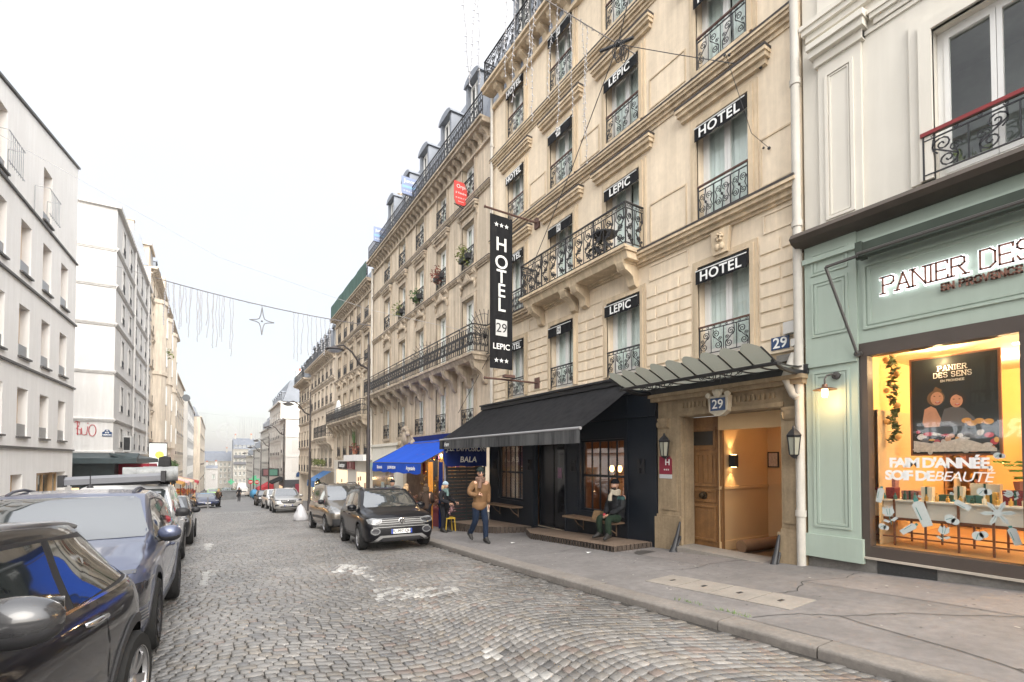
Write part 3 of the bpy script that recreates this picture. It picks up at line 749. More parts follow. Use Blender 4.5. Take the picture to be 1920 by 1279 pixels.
# long balcony of the second floor
bl = MB(RIGHT)
B0, B1 = 7.55, 11.85
bl.box(B0, B1, .002, .62, 6.24, 6.34); bl.prism([(B0+.04, .002, 6.08), (B0+.04, .50, 6.08), (B0+.04, .56, 6.24), (B0+.04, .002, 6.24)], (B1-B0-.08, 0, 0)); bl.box(B0-.02, B1+.02, .58, .66, 6.28, 6.345)
BAL = bl.build('balcony', STONE_HT, HB)
for s in (7.85, 9.55, 10.0, 11.55): br = MB(RIGHT); corbel(br, s, .22, 6.08, .55, .50); br.build('balcony_bracket', STONE_HT, BAL, smooth=40)
for k in range(4): railing(HB, RIGHT, B0+(B1-B0)*(k+.5)/4, (B1-B0)/4, .98, 6.345, .60, 'balcony', t=.011)
for s in (B0+.015, B1-.015): put(rail_mesh(.58, .98, 'balcony', .011), 'railing', HB, Fr((0,s,0),(-1,0,0),(0,-1,0)), -(W-.31), 0, 6.345)
# furniture on the balcony: folded black parasol and table
tb = thing('balcony_table', 'dark round table with a covered plant standing behind the hotel balcony railing', 'table', (W-.35, 8.5, 6.345))
q = MB(RIGHT); q.lathe([(.3,0),(.3,.03)], (8.5,.34,6.98), 16); q.tube([(8.5,.34,6.35),(8.5,.34,6.98)], .025); q.lathe([(.22,0),(.2,.03)], (8.5,.34,6.345), 12); q.build('tabletop', IRON, tb)
q = MB(RIGHT); leafclump(q, (8.75,.33,6.75), .22, 90, .07); q.build('dark_foliage', mat('withered_leaf',(.03,.03,.025),.8), tb)

# carved portal
po = MB(RIGHT)
for a, c_ in ((6.52, 7.12), (4.06, 4.45)):
    po.box(a, c_, -.3, .10, -.9, 2.42); po.box(a-.05 if a > 5 else a, c_+.05, .10, .16, -.9, .30); po.box(a, c_, .10, .15, .30, .36)
    m_ = (a+c_)/2; ww = (c_-a)*.36
    po.box(m_-ww, m_+ww, .10, .125, .46, 1.75)
    corbel(po, m_+(.12 if a > 5 else 0), .24, 2.42, .55, .16)
po.box(4.06, 7.12, -.3, .08, 2.42, 2.9); po.box(4.40, 6.56, .08, .12, 2.44, 2.52); po.box(4.02, 7.2, .08, .24, 2.78, 2.86); po.box(4.0, 7.22, .08, .30, 2.86, 2.93)
for k in range(22): 
    if abs(k-10.5) > 2.2: po.box(4.55+.09*k, 4.55+.09*k+.045, .08, .11, 2.60, 2.70)
portal = po.build('portal', STONE_OLD, HB)
w2 = MB(RIGHT); w2.box(4.06, 7.12, .0, .004, 2.93, 3.4); w2.build('wall_above_portal', STONE_OLD, HB)
# cartouche with the house number
cz = MB(RIGHT); cz.prism([(5.55-.21,.1,2.74),(5.55+.21,.1,2.74),(5.55+.19,.1,2.45),(5.55+.06,.1,2.36),(5.55-.06,.1,2.36),(5.55-.19,.1,2.45)], (0,.14,0)); cz.lathe([(.09,0),(.07,.05),(.02,.07)], (5.55,.24,2.79), 12, 0, 'y')
for sg in (-1,1): cz.lathe([(.06,0),(.05,.04),(.015,.05)], (5.55+sg*.2,.23,2.76), 10, 0, 'y'); cz.ball((5.55+sg*.08,.24,2.83), .04, 8)
cart = cz.build('cartouche', mat('pale_stone_carving', (.62,.56,.45), .8, .3, var=.3, vscale=8), HB, smooth=40)
q = MB(RIGHT); q.box(5.55-.155, 5.55+.155, .242, .252, 2.46, 2.70); q.build('number_plate', NAVY, cart)
place_text('29', WHITEP, cart, RIGHT((5.55, .255, 2.575)), (0,-1,0), (0,0,1), .24, depth=.002, bold=.002)
pl = thing('house_number_sign', 'blue enamel 29 plate beside the junction boxes above the glass canopy', 'sign', (W-.05, 4.45, 3.44))
q = MB(RIGHT); q.box(4.32, 4.63, .03, .045, 3.44, 3.66); q.build('enamel_plate', NAVY, pl)
place_text('29', WHITEP, pl, RIGHT((4.475, .048, 3.545)), (0,-1,0), (0,0,1), .25, depth=.002, bold=.004)
# passage behind the portal
pm = MB(); X0, X1 = W+.3, 10.35; PZ = -.30
pm.quad((W-.05,4.45,PZ),(X1,3.2,PZ),(X1,5.92,PZ),(W-.05,6.52,PZ), 1)
pm.quad((X0,5.92,PZ),(X1,5.92,PZ),(X1,5.92,2.3),(X0,5.92,2.3), 0); pm.quad((X1,5.92,PZ),(X1,3.2,PZ),(X1,3.2,2.3),(X1,5.92,2.3), 0); pm.quad((X0,3.2,PZ),(X1,3.2,PZ),(X1,3.2,2.3),(X0,3.2,2.3), 0)
pm.quad((X0,3.2,2.3),(X1,3.2,2.3),(X1,5.92,2.3),(X0,5.92,2.3), 0)
pm.box(W, X0, 6.50, 6.52, PZ, 2.42, 3); pm.box(W-.0, X0, 4.44, 4.46, PZ, 2.42, 3)
pm.box(X0-.06, X0-.02, 4.46, 5.88, 2.12, 2.42, 0)
pm.box(X0, X1, 5.885, 5.92, .93, .99, 0); pm.box(X1-.035, X1, 3.2, 5.88, .93, .99, 0); pm.box(X0, X1, 5.895, 5.92, PZ, -.12, 0); pm.box(X1-.025, X1, 3.2, 5.89, PZ, -.12, 0)
pass_floor = mat('mosaic_floor', (.20,.12,.06), .35, .5, var=.5, vscale=9, var2=.5)
pm.build('entrance_hall', [mat('warm_hall_paint', (.62,.42,.22), .7, .3, var=.06), pass_floor, STONE_OLD, STONE_OLD], HB)
th = MB(RIGHT); th.box(4.40, 6.60, -.25, .34, -.6, -.235); th.build('threshold', CONC, HB)
WOOD = mat('oak_door', (.40,.20,.07), .5, .4, var=.5, vscale=3, var2=.4, streak=.5, grime=(.11,.05,.02))
d = MB(RIGHT); DO = -.34
d.box(5.86, 6.78, DO-.06, DO, -.27, 2.42)
for a, c_, z0, z1 in ((5.98, 6.62, 1.78, 2.22), (5.98, 6.62, .95, 1.70), (5.98, 6.62, .62, .88), (5.98, 6.62, -.12, .55)): panelframe(d, a, c_, z0, z1, .05, DO+.03)
def dpan(s0, s1, z0, z1, t=.05, o=.03):
    d.box(s0, s1, DO, DO+o, z0, z0+t); d.box(s0, s1, DO, DO+o, z1-t, z1); d.box(s0, s0+t, DO, DO+o, z0+t, z1-t); d.box(s1-t, s1, DO, DO+o, z0+t, z1-t)
d = MB(RIGHT); d.box(5.86, 6.78, DO-.06, DO, -.27, 2.42)
for z0, z1 in ((1.74, 2.2), (.98, 1.68), (.66, .92), (-.14, .60)): dpan(6.0, 6.6, z0, z1)
for k in range(4): d.box(6.08+.115*k, 6.08+.115*k+.09, DO, DO+.012, 1.05, 1.62)
door = d.build('door', WOOD, HB)
q = MB(RIGHT); q.box(6.07, 6.53, DO, DO+.008, 1.83, 2.12); q.build('door_glass', mat('dark_door_glass', (.03,.025,.02), .15), door)
q = MB(RIGHT); q.lathe([(.085,0),(.08,.02),(.04,.03),(.035,.06),(.055,.09),(.03,.11)], (6.28, DO+.03, .79), 14, 0, 'y'); q.build('door_knob', mat('dark_bronze', (.06,.04,.02), .35, metal=.7), door, smooth=60)
d2 = MB(); d2.box(X0+.02, X0+.95, 4.40, 4.46, -.27, 2.12); d2.build('door', mat('dark_oak_door', (.09,.04,.02), .5), HB)
# hall sconce: lit up and down
sc = thing('wall_sconce', 'black box sconce lighting the entrance hall wall up and down', 'lamp', (8.98, 5.9, 1.5), world=True)
q = MB(); q.box(8.92, 9.05, 5.78, 5.905, 1.38, 1.63); q.build('lamp_body', BLACKP, sc)
q = MB(); q.box(8.95, 9.02, 5.80, 5.88, 1.631, 1.635); q.box(8.95, 9.02, 5.80, 5.88, 1.375, 1.379); q.build('lamp_glow', emat('sconce_glow', (1.0,.72,.36), 14), sc)
def spot(name, loc, aim, e, col=(1.0,.66,.32), size=70, blend=.6, r=.03):
    l = bpy.data.lights.new(name, 'SPOT'); l.energy = e; l.color = col; l.spot_size = R(size); l.spot_blend = blend; l.shadow_soft_size = r
    o = bpy.data.objects.new(name, l); COL.objects.link(o); o.location = loc
    o.rotation_euler = (Vector(aim)-Vector(loc)).to_track_quat('-Z', 'Y').to_euler(); return o
def lamp(name, loc, e, col=(1.0,.72,.42), r=.05):
    l = bpy.data.lights.new(name, 'POINT'); l.energy = e; l.color = col; l.shadow_soft_size = r
    o = bpy.data.objects.new(name, l); COL.objects.link(o); o.location = loc; return o
spot('sconce_up', (8.985, 5.82, 1.65), (8.985, 5.86, 2.4), 10, size=80); spot('sconce_down', (8.985, 5.82, 1.36), (8.985, 5.86, .3), 10, size=80)
lamp('hall_ceiling_light', (9.5, 4.6, 2.15), 8, (1.0,.62,.30), .12)
fr_ = thing('framed_notice', 'black framed notice hanging on the back wall of the entrance hall', 'picture', (X1-.02, 5.78, 1.39))
q = MB(); q.box(X1-.03, X1-.002, 5.66, 5.90, 1.36, 1.70); q.build('picture_frame', BLACKP, fr_)
q = MB(); q.box(X1-.034, X1-.030, 5.685, 5.875, 1.385, 1.675); q.build('notice_paper', mat('notice_paper', (.6,.5,.42), .8, var=.5, vscale=30), fr_)
cp = MB(); cp.tube([(X0+.15, 5.55, PZ+.13), (X1-.1, 5.45, PZ+.13)], .12, 12); tag(cp.build('rolled_carpet', mat('rolled_carpet', (.22,.12,.06), .95, var=.3), smooth=50), 'rolled brown carpet lying along the entrance hall wall', 'carpet')
for s, px_, lab in ((6.80, 0, 'black lantern on the left portal pilaster above the red star plaque'), (4.15, 0, 'black lantern on the right portal pilaster beside the drainpipe')):
    ln = thing('wall_lantern', lab, 'lantern', (W-.22, s, 1.6), group='lanterns beside the portal')
    q = MB(RIGHT); q.lathe([(.02,0),(.05,.02),(.075,.05)], (s,.27,1.56), 6); q.lathe([(.11,0),(.125,.03),(.09,.08),(.03,.14),(.015,.19)], (s,.27,1.90), 6)
    for k in range(6):
        a = k*math.pi/3; q.tube([(s+.072*math.cos(a), .27+.072*math.sin(a), 1.61), (s+.105*math.cos(a), .27+.105*math.sin(a), 1.90)], .008, 4)
    q.tube([(s,.1,1.62),(s,.2,1.56),(s,.27,1.56)], .012); q.box(s-.03, s+.03, .10, .12, 1.5, 1.75); q.build('lantern_frame', IRON, ln)
    q = MB(RIGHT); q.lathe([(.068,0),(.10,.28)], (s,.27,1.615), 6); q.build('lantern_glass', mat('lantern_glass', (.30,.30,.24), .2), ln)
hp = thing('hotel_star_plaque', 'dark red plaque with white H and stars on the left portal pilaster', 'sign', (W-.12, 6.88, 1.1))
q = MB(RIGHT); q.prism([(6.72,.125,1.22),(7.05,.125,1.22),(7.05,.125,1.60),(6.78,.125,1.60),(6.72,.125,1.54)], (0,.012,0)); q.build('plaque', mat('dark_red_enamel', (.22,.015,.035), .3), hp)
q = MB(RIGHT); q.box(6.72, 7.05, .125, .139, 1.13, 1.215); q.build('plaque_foot', mat('grey_plate', (.5,.5,.5), .5), hp)
place_text('H', WHITEP, hp, RIGHT((6.83, .140, 1.47)), (0,-1,0), (0,0,1), .18, depth=.002, bold=.003)
for k in range(3): place_text('*', WHITEP, hp, RIGHT((6.88-.05*k+.03, .140, 1.30)), (0,-1,0), (0,0,1), .09, depth=.002)
for s, nm, lab in ((7.02, 'iron_guard', 'wrought black hub guard at the foot of the left portal jamb'), (4.50, 'iron_guard', 'wrought black hub guard at the foot of the right portal jamb')):
    q = MB(RIGHT); s_ = 6.50 if s > 6 else 4.47
    q.tube([(s_,.16,.25),(s_,.24,.0),(s_,.34,-.25),(s_+.02,.42,-.42)], [.02,.04,.06,.08], 8); q.tube([(s_,.16,-.05),(s_-.03,.28,-.2),(s_-.02,.30,-.38)], .03, 6); q.ball((s_,.36,-.36), .09, 8)
    tag(q.build(nm, IRON, smooth=60), lab, 'guard')

# ---------------- glass canopy
CN = thing('glass_canopy', 'scalloped frosted glass canopy with black scrolled ironwork over the hotel entrance', 'canopy', (W-.7, 5.7, 3.1))
cg = MB(RIGHT); ci = MB(RIGHT)
C0, C1 = 4.06, 7.32; NP = 9
def cz_(o): return 3.10 - .16*math.sin(min(o/1.02, 1)*math.pi*.9)*.35 + (.0 if o < .95 else (o-.95)*.42)
for k in range(NP):
    a = lerp(C0, C1, k/NP); c_ = lerp(C0, C1, (k+1)/NP); g_ = .012
    os_ = [.06,.3,.55,.8,.95,1.15,1.32]
    for o0, o1 in zip(os_, os_[1:]): cg.quad((a+g_,o0,cz_(o0)), (c_-g_,o0,cz_(o0)), (c_-g_,o1,cz_(o1)), (a+g_,o1,cz_(o1)))
    tip = [(lerp(a+g_, c_-g_, j/8), 1.32 + .16*math.sin(math.pi*j/8), cz_(1.32 + .16*math.sin(math.pi*j/8))) for j in range(9)]
    cg.poly(tip)
for k in range(NP+1):
    s = lerp(C0, C1, k/NP); ci.tube([(s,o,cz_(o)-.012) for o in (.05,.3,.55,.8,.95,1.15,1.34)], .014, 4)
ci.tube([(lerp(C0-.05, C1+.05, j/12), .97, cz_(.95)-.05+.0*j) for j in range(13)], .032, 6)
ci.box(C0-.08, C1+.05, .05, .16, 2.94, 3.09); 
for s in (C0+.02, C1-.02): ci.tube([(s,.05,2.98),(s,.4,2.95),(s,.75,2.98),(s,1.0,cz_(1.0)-.03)], [.05,.04,.035,.03], 6)
for s in (5.0, 6.4):
    for sg in (-1,1): 
        ci.tube([(s+sg*p, .97, q) for p, q in spiral(.16, 2.98, .01, .09, 0, 3.6*math.pi, 16)], .009, 4); ci.tube([(s+sg*p, .97, q) for p, q in spiral(.36, 2.99, .008, .06, math.pi, 4.4*math.pi, 14)], .008, 4)
    ci.tube([(s,.97,2.86),(s,.97,3.02)], .01, 4); ci.tube([(s-.45,.97,3.02),(s-.2,.97,2.9),(s,.97,2.95),(s+.2,.97,2.9),(s+.45,.97,3.02)], .008, 4)
cm_ = bpy.data.materials.new('frosted_wired_glass'); cm_.use_nodes = True
_b = cm_.node_tree.nodes['Principled BSDF']; _b.inputs['Base Color'].default_value = (.24,.25,.21,1); _b.inputs['Roughness'].default_value = .3
_t = cm_.node_tree.nodes.new('ShaderNodeBsdfTranslucent'); _t.inputs[0].default_value = (.30,.31,.27,1); _m = cm_.node_tree.nodes.new('ShaderNodeMixShader'); _m.inputs[0].default_value = .5
cm_.node_tree.links.new(_b.outputs[0], _m.inputs[1]); cm_.node_tree.links.new(_t.outputs[0], _m.inputs[2]); cm_.node_tree.links.new(_m.outputs[0], cm_.node_tree.nodes['Material Output'].inputs[0])
cg.build('glass_panels', cm_, CN, fix=False); ci.build('iron_frame', IRON, CN)

# ---------------- navy restaurant front
RF = thing('restaurant_front', 'dark navy timber restaurant front with sash windows under the black awning', 'shopfront', (W-.1, 10.9, -.6))
NV = mat('navy_paint', (.010,.014,.021), .45, .35, var=.25, vscale=2.0, coat=.08)
ro = [(8.12, 9.72, .20, 2.04), (10.37, 11.88, -.47, 2.02), (12.48, 14.02, .22, 2.02)]
f = MB(Fr((W-.12,0,0),(0,1,0),(-1,0,0))); wall_grid(f, 7.13, H1, -1.2, 3.22, ro, .16, 0, 0, None)
f.quad((7.13,0,-1.2),(7.13,-.12,-1.2),(7.13,-.12,3.22),(7.13,0,3.22)); f.quad((7.13,0,3.22),(H1,0,3.22),(H1,-.12,3.22),(7.13,-.12,3.22))
f.box(7.13, 7.36, .001, .03, -1.0, 3.2); f.box(7.98, 8.06, .001, .025, -1.0, 3.1); f.box(9.80, 9.86, .001, .02, -1.0, 2.4); f.box(10.28, 10.35, .001, .02, -1.0, 2.3); f.box(11.9, 11.97, .001, .02, -1.0, 2.3)
f.box(7.13, H1, .001, .05, 2.5, 2.6); f.box(7.13, H1, .001, .09, 3.05, 3.22)
f.build('panelling', NV, RF)
din = MB(); din.quad((W+1.0,7.3,-.6),(W+1.0,14.5,-.6),(W+1.0,14.5,2.4),(W+1.0,7.3,2.4), 0); din.quad((W+.05,7.3,-.45),(W+1.0,7.3,-.45),(W+1.0,14.5,-.45),(W+.05,14.5,-.45), 1); din.quad((W+.05,7.3,2.35),(W+1.0,7.3,2.35),(W+1.0,14.5,2.35),(W+.05,14.5,2.35), 0)
for y in (10.2, 12.1): din.quad((W+.05,y,-.45),(W+1.0,y,-.45),(W+1.0,y,2.35),(W+.05,y,2.35), 0)
din.build('dining_room', [mat('dining_room_wall', (.40,.20,.09), .8, var=.4, vscale=1.2), mat('dining_room_floor', (.10,.06,.035), .6)], RF)
for s0, s1, z0, z1 in (ro[0], ro[2]):
    w_ = MB(Fr((W+.02,0,0),(0,1,0),(-1,0,0))); tt = .04
    w_.box(s0, s1, -.02, .05, z0, z0+.06); w_.box(s0, s1, -.02, .05, z1-.05, z1); w_.box(s0, s0+.05, -.02, .05, z0+.06, z1-.05); w_.box(s1-.05, s1, -.02, .05, z0+.06, z1-.05)
    zm = z0+(z1-z0)*.5; w_.box(s0+.05, s1-.05, -.01, .045, zm-.03, zm+.03)
    for k in range(1, 5): s = lerp(s0+.05, s1-.05, k/5); w_.box(s-.011, s+.011, -.005, .035, z0+.06, zm-.03); w_.box(s-.011, s+.011, -.005, .035, zm+.03, z1-.05)
    wo_ = w_.build('window', NV, RF)
    p = MB(Fr((W+.02,0,0),(0,1,0),(-1,0,0))); p.box(s0+.05, s1-.05, .008, .012, z0+.06, z1-.05); p.build('pane', glassmat('restaurant_glass', (.8,.8,.8), 1.0, .26), wo_)
    bn = MB(RIGHT); sl_ = s0-.02; bn.box(sl_, s1+.25, .13, .52, .02, .065)
    for s in (s0+.25, s1-.15): bn.tube([(s,.13,-.25),(s,.3,-.15),(s,.45,.02)], .015, 5); bn.box(s-.015, s+.015, .125, .14, -.3, .02)
    tag(bn.build('bench', mat('bench_wood', (.20,.13,.08), .6, var=.4, vscale=6), None), 'wooden shelf bench under the %s restaurant window' % ('nearer' if s0 < 10 else 'farther'), 'bench', 'benches under the restaurant windows')
    for s in ((s0+s1)/2+.14, (s0+s1)/2-.14) if s0 < 10 else ((s0+.3),):
        bu = thing('pendant_bulb', 'glowing pendant bulb behind the %s restaurant window, cord at %s' % ('nearer' if s0 < 10 else 'farther', 'left' if s > (s0+s1)/2 else 'right'), 'lamp', (W+.4, s, 1.2), group='bulbs in the restaurant windows')
        q = MB(); q.tube([(W+.4,s,1.4),(W+.4,s,2.3)], .006, 4); q.lathe([(.02,0),(.02,.06)], (W+.4,s,1.36), 8); q.build('cord', BLACKP, bu)
        q = MB(); q.ball((W+.4,s,1.30), .06, 10, sq=(1,1,1.5)); q.build('bulb', emat('bulb_glow', (1.0,.55,.18), 9), bu); lamp('bulb_light', (W+.4,s-.1,1.05), 4, (1.0,.55,.2))
dd = MB(Fr((W+.12,0,0),(0,1,0),(-1,0,0))); dd.box(10.37, 11.1, -.03, .03, -.47, 2.02); dd.box(11.15, 11.88, -.03, .03, -.47, 2.02); dr = dd.build('door', mat('black_gloss_door', (.008,.009,.012), .25), RF)
q = MB(Fr((W+.12,0,0),(0,1,0),(-1,0,0))); q.box(10.5, 10.95, .031, .04, .0, 1.9); q.build('door_glass', mat('smoked_glass', (.01,.01,.012), .06), dr)
q = MB(Fr((W+.12,0,0),(0,1,0),(-1,0,0))); q.box(10.75, 10.93, .041, .045, 1.0, 1.3); q.build('door_notice', mat('mauve_paper', (.30,.18,.25), .8), dr)
for s in (7.56, 9.98, 12.06, 14.2):
    q = MB(Fr((W-.12,0,0),(0,1,0),(-1,0,0)))
    q.box(s-.10, s-.035, .001, .05, 1.22, 1.54); q.box(s+.035, s+.10, .001, .05, 1.22, 1.54); q.box(s-.035, s+.035, .001, .045, 1.34, 1.42)
    q.build('letter_h', BLACKP, RF)
# black awning
AW = thing('black_awning', 'wide black canvas awning sloping out over the restaurant and its decks', 'awning', (W-1, 11.4, 2.2))
A0, A1, F0, F1, FX, FZ = 7.62, 15.05, 7.72, 15.12, W-6.52, 2.20
a = MB(RIGHT); n = 16
for k in range(n):
    u0, u1 = k/n, (k+1)/n
    for j in range(4):
        v0, v1 = j/4, (j+1)/4
        def P(u, v): return (lerp(lerp(A0, A1, u), lerp(F0, F1, u), v), lerp(.14, FX, v), lerp(3.33, FZ, v) - .035*math.sin(math.pi*v) + .012*math.sin(u*40)*math.sin(math.pi*v))
        a.quad(P(u0,v0), P(u1,v0), P(u1,v1), P(u0,v1))
a.quad((F0,FX,FZ),(F0,FX-.02,FZ),(F1,FX-.02,FZ),(F1,FX,FZ))
a.build('canvas', BLACKC, AW, smooth=180)
v = MB(RIGHT); n = 60
for k in range(n):
    s0, s1 = lerp(F0, F1, k/n), lerp(F0, F1, (k+1)/n); q = .012*math.sin(k*1.3); q2 = .012*math.sin((k+1)*1.3)
    v.quad((s0,FX+.02+q*.4,FZ-.03),(s1,FX+.02+q2*.4,FZ-.03),(s1,FX+.02+q2,FZ-.32),(s0,FX+.02+q,FZ-.32))
vl = v.build('valance', mat('weathered_black_canvas', (.018,.018,.02), .9, .06, streak=.9, grime=(.10,.10,.10)), AW)
place_text('fram', WHITEP, vl, RIGHT((F1-.62, FX+.045, FZ-.17)), (0,-1,0), (0,0,1), .20, depth=.002, shear=.4)
q = MB(RIGHT); q.tube([(F0,FX,FZ),(F1,FX,FZ)], .035, 8); q.build('front_bar', mat('grey_bar', (.30,.30,.31), .5, metal=.3), AW, smooth=60)
q = MB(RIGHT); q.box(A0-.02, A1, .13, .24, 3.30, 3.42); q.box(A0-.02, A1, .06, .30, 3.42, 3.47); q.build('cassette', BLACKP, AW)
q = MB(RIGHT)
for s in (8.6, 13.9): q.tube([(s,.15,2.9),(s+.5,FX*.5,2.62),(s,FX-.05,FZ)], .025, 6)
q.build('folding_arm', BLACKP, AW)
# wooden decks
DECK = mat('deck_boards', (.26,.19,.14), .75, .3, var=.35, vscale=2.5, var2=.35, bump=.3)
DSIDE = mat('deck_side_boards', (.13,.10,.08), .8, .3, var=.4, vscale=4, streak=.5)
def deck(label, pts, z0, z1):
    """pts: corner (x, y); boards run along y"""
    b = MB(); zt = lambda y: lerp(z0[1], z1[1], (y-z0[0])/(z1[0]-z0[0]))
    top = [(x, y, zt(y)) for x, y in pts]
    b.poly(top, 0)
    for (p, q) in zip(top, top[1:]+top[:1]):
        n = max(1, int((Vector(q)-Vector(p)).length/.11))
        for k in range(n):
            u = Vector(p).lerp(Vector(q), k/n + .006); v_ = Vector(p).lerp(Vector(q), (k+1)/n - .006); dp = .003*(k % 3)
            b.add([u, v_, (v_.x, v_.y, sw(v_.x, v_.y)-.05), (u.x, u.y, sw(u.x, u.y)-.05)], [(0,1,2,3)], 1)
    for k in range(1, 9):
        x = lerp(7.05, 8.25, k/9)
        ys = [y for _, y in pts]; b.box(x-.004, x+.004, min(ys)+.02, max(ys)-.02, -9, -9.01) if False else None
    o = b.build('wooden_deck', [DECK, DSIDE]); tag(o, label, 'deck', 'decks in front of the restaurant')
deck('long wooden ramp deck under the nearer restaurant window where the man sits', [(7.06,7.32),(8.22,7.25),(8.22,11.6),(7.75,11.65),(7.2,10.62)], (7.3,-.28), (10.6,-.44))
deck('wooden deck before the farther restaurant window beside the black slatted screen', [(7.25,12.5),(8.2,11.95),(8.2,14.9),(6.7,14.9),(6.95,13.4)], (12,-.50), (16,-.60))
# slatted screen beside the stall
ss = MB(); 
for k in range(17): z = -.72+.118*k; ss.box(6.66, 8.15, 14.86, 14.885, z, z+.10)
for x in (6.66, 7.4, 8.11): ss.box(x, x+.05, 14.89, 14.93, -.75, 1.32)
tag(ss.build('slatted_screen', mat('black_slats', (.016,.018,.02), .5, var=.3)), 'black horizontal slat screen between the restaurant deck and the blue stall', 'screen')
# downpipe, vertical banner
pipe('drainpipe', 'cream drainpipe running between the hotel and the older stone block', RIGHT, 14.50, .10, 2.2, 14.4)
BN = thing('hotel_banner', 'tall black vertical HOTEL banner hung between two iron bars', 'banner', (W-1.3, 11.8, 4.1))
q = MB(); n = 24
for k in range(n):
    z0, z1 = lerp(4.16, 8.64, k/n), lerp(4.16, 8.64, (k+1)/n)
    for j in range(8):
        x0, x1 = lerp(6.61, 7.37, j/8), lerp(6.61, 7.37, (j+1)/8); r0 = .006*math.sin(j*2.1); r1 = .006*math.sin((j+1)*2.1)
        q.quad((x0,11.8+r0,z0),(x1,11.8+r1,z0),(x1,11.8+r1,z1),(x0,11.8+r0,z1))
bc = q.build('banner_cloth', BLACKC, BN, smooth=180)
for ch, z in zip('HOTEL', (7.76, 7.24, 6.82, 6.41, 5.99)): place_text(ch, WHITEP, bc, (6.99, 11.785, z+.02), (1,0,0), (0,0,1), .55 if ch != 'O' else .55, depth=.003, bold=.006)
q = MB(); q.box(6.80, 7.18, 11.782, 11.79, 5.12, 5.58); q.build('number_panel', mat('pale_panel', (.55,.55,.54), .7), bc)
place_text('29', BLACKP, bc, (6.99, 11.778, 5.34), (1,0,0), (0,0,1), .38, depth=.002)
place_text('LEPIC', WHITEP, bc, (6.99, 11.785, 4.80), (1,0,0), (0,0,1), .235, depth=.003, bold=.003)
def star(b, x, y, z, r):
    pts = [(x+(r if k % 2 == 0 else r*.42)*math.sin(k*math.pi/5), y, z+(r if k % 2 == 0 else r*.42)*math.cos(k*math.pi/5)) for k in range(10)]
    b.prism(pts, (0,.003,0))
q = MB()
for z in (8.36, 4.40):
    for k in range(3): star(q, 6.82+.17*k, 11.782, z, .075)
q.build('stars', WHITEP, bc)
q = MB(); 
for z in (8.78, 3.86): q.tube([(6.46,11.8,z),(W,11.8,z+.0)], .03, 8); q.lathe([(.02,0),(.05,.02),(.02,.07)], (6.42,11.8,z), 8, 0, 'x'); q.box(W-.06, W, 11.68, 11.92, z-.16, z+.16)
for x in (6.66, 7.32): q.tube([(x,11.8,4.16),(x,11.8,3.88)], .006, 4); q.tube([(x,11.8,8.64),(x,11.8,8.78)], .006, 4)
q.box(7.0, 7.35, 11.6, 11.75, 3.9, 3.98); q.build('bar', mat('rusty_bar', (.12,.06,.045), .7, var=.4, vscale=9), BN)
# ------------------------------------------------------------------ cream building with the green shop (nearest on the right)
CB = thing('cream_building', 'cream painted building with a large red railed window above the sage green shop', 'building', (W, 1, -.3))
U0, U1, UZ = -3.0, 4.06, 5.02
uo = [(1.18, 2.36, 5.36, 7.42), (-1.6, -.4, 5.36, 7.42), (1.18, 2.36, 8.9, 10.9), (-1.6, -.4, 8.9, 10.9), (1.18, 2.36, 12.2, 14), (-1.6, -.4, 12.2, 14)]
b = MB(RIGHT); wall_grid(b, U0, U1, UZ, 15, uo, .22, 0, 0, 1, 1.0)
b.quad((U1,0,-.6),(U1,-9,-.6),(U1,-9,15),(U1,0,15)); b.quad((U0,0,15),(U1,0,15),(U1,-9,15),(U0,-9,15)); b.quad((U0,0,-.6),(U0,-9,-.6),(U0,-9,15),(U0,0,15))
b.build('wall', [CREAM, DARKIN], CB)
t = MB(RIGHT)
for s in (1.77, -1.0):
    for z0, z1 in ((5.36, 7.42), (8.9, 10.9), (12.2, 14)): 
        surround(t, s, 1.18, z0, z1, .26, .05)
t.box(3.20, 3.80, .001, .06, UZ, 7.95); panelframe(t, 3.30, 3.70, 5.35, 7.72, .045, .085); panelframe(t, 3.36, 3.64, 5.41, 7.66, .02, .075)
hood(t, 3.10, 3.90, 8.05, .24, .26); t.box(3.16, 3.84, .001, .09, 7.93, 8.04)
hood(t, U0, 3.09, 8.12, .12, .16); t.box(U0, 3.19, .001, .03, 7.96, 8.02); hood(t, U0, U1-.02, 8.55, .16, .2)
t.box(3.20, 3.80, .001, .06, 8.8, 11.4)
t.box(U0, U1, .001, .02, UZ, 5.26); hood(t, U0, U1, 11.5, .2, .2)
t.build('stucco_mouldings', CREAM, CB)
for s in (1.77, -1.0):
    for i, (z0, z1) in enumerate(((5.36, 7.42), (8.9, 10.9), (12.2, 14))):
        window(CB, RIGHT, s, 1.18, z0, z1, .18, curt=0 if i == 0 else .5, fw=.07)
        if i == 0: put(rail_mesh(1.4, .62, 'scroll', .012, True, 3), 'railing', CB, RIGHT, s, .09, z0)
bpy.data.materials['brown_handrail']
rr = MB(RIGHT); rr.box(1.05, 2.49, .06, .12, 5.96, 6.01); rr.build('red_handrail', mat('red_handrail', (.22,.02,.02), .4), CB)
pp = thing('window_plant', 'spiky green plant standing inside the window above the green shop', 'plant', (W+.3, 2.1, 5.4))
q = MB(RIGHT)
for k in range(14):
    a = rnd.uniform(0, 6.3); l = rnd.uniform(.3,.55); dx, dy = math.cos(a)*l*.6, math.sin(a)*l*.3
    q.poly([(2.1-.015,-.42,5.4),(2.1+.015,-.42,5.4),(2.1+dx*.6,-.42+dy*.5,5.4+l*.8),(2.1+dx,-.42+dy,5.4+l*.75)])
q.build('leaves', LEAF2, pp)
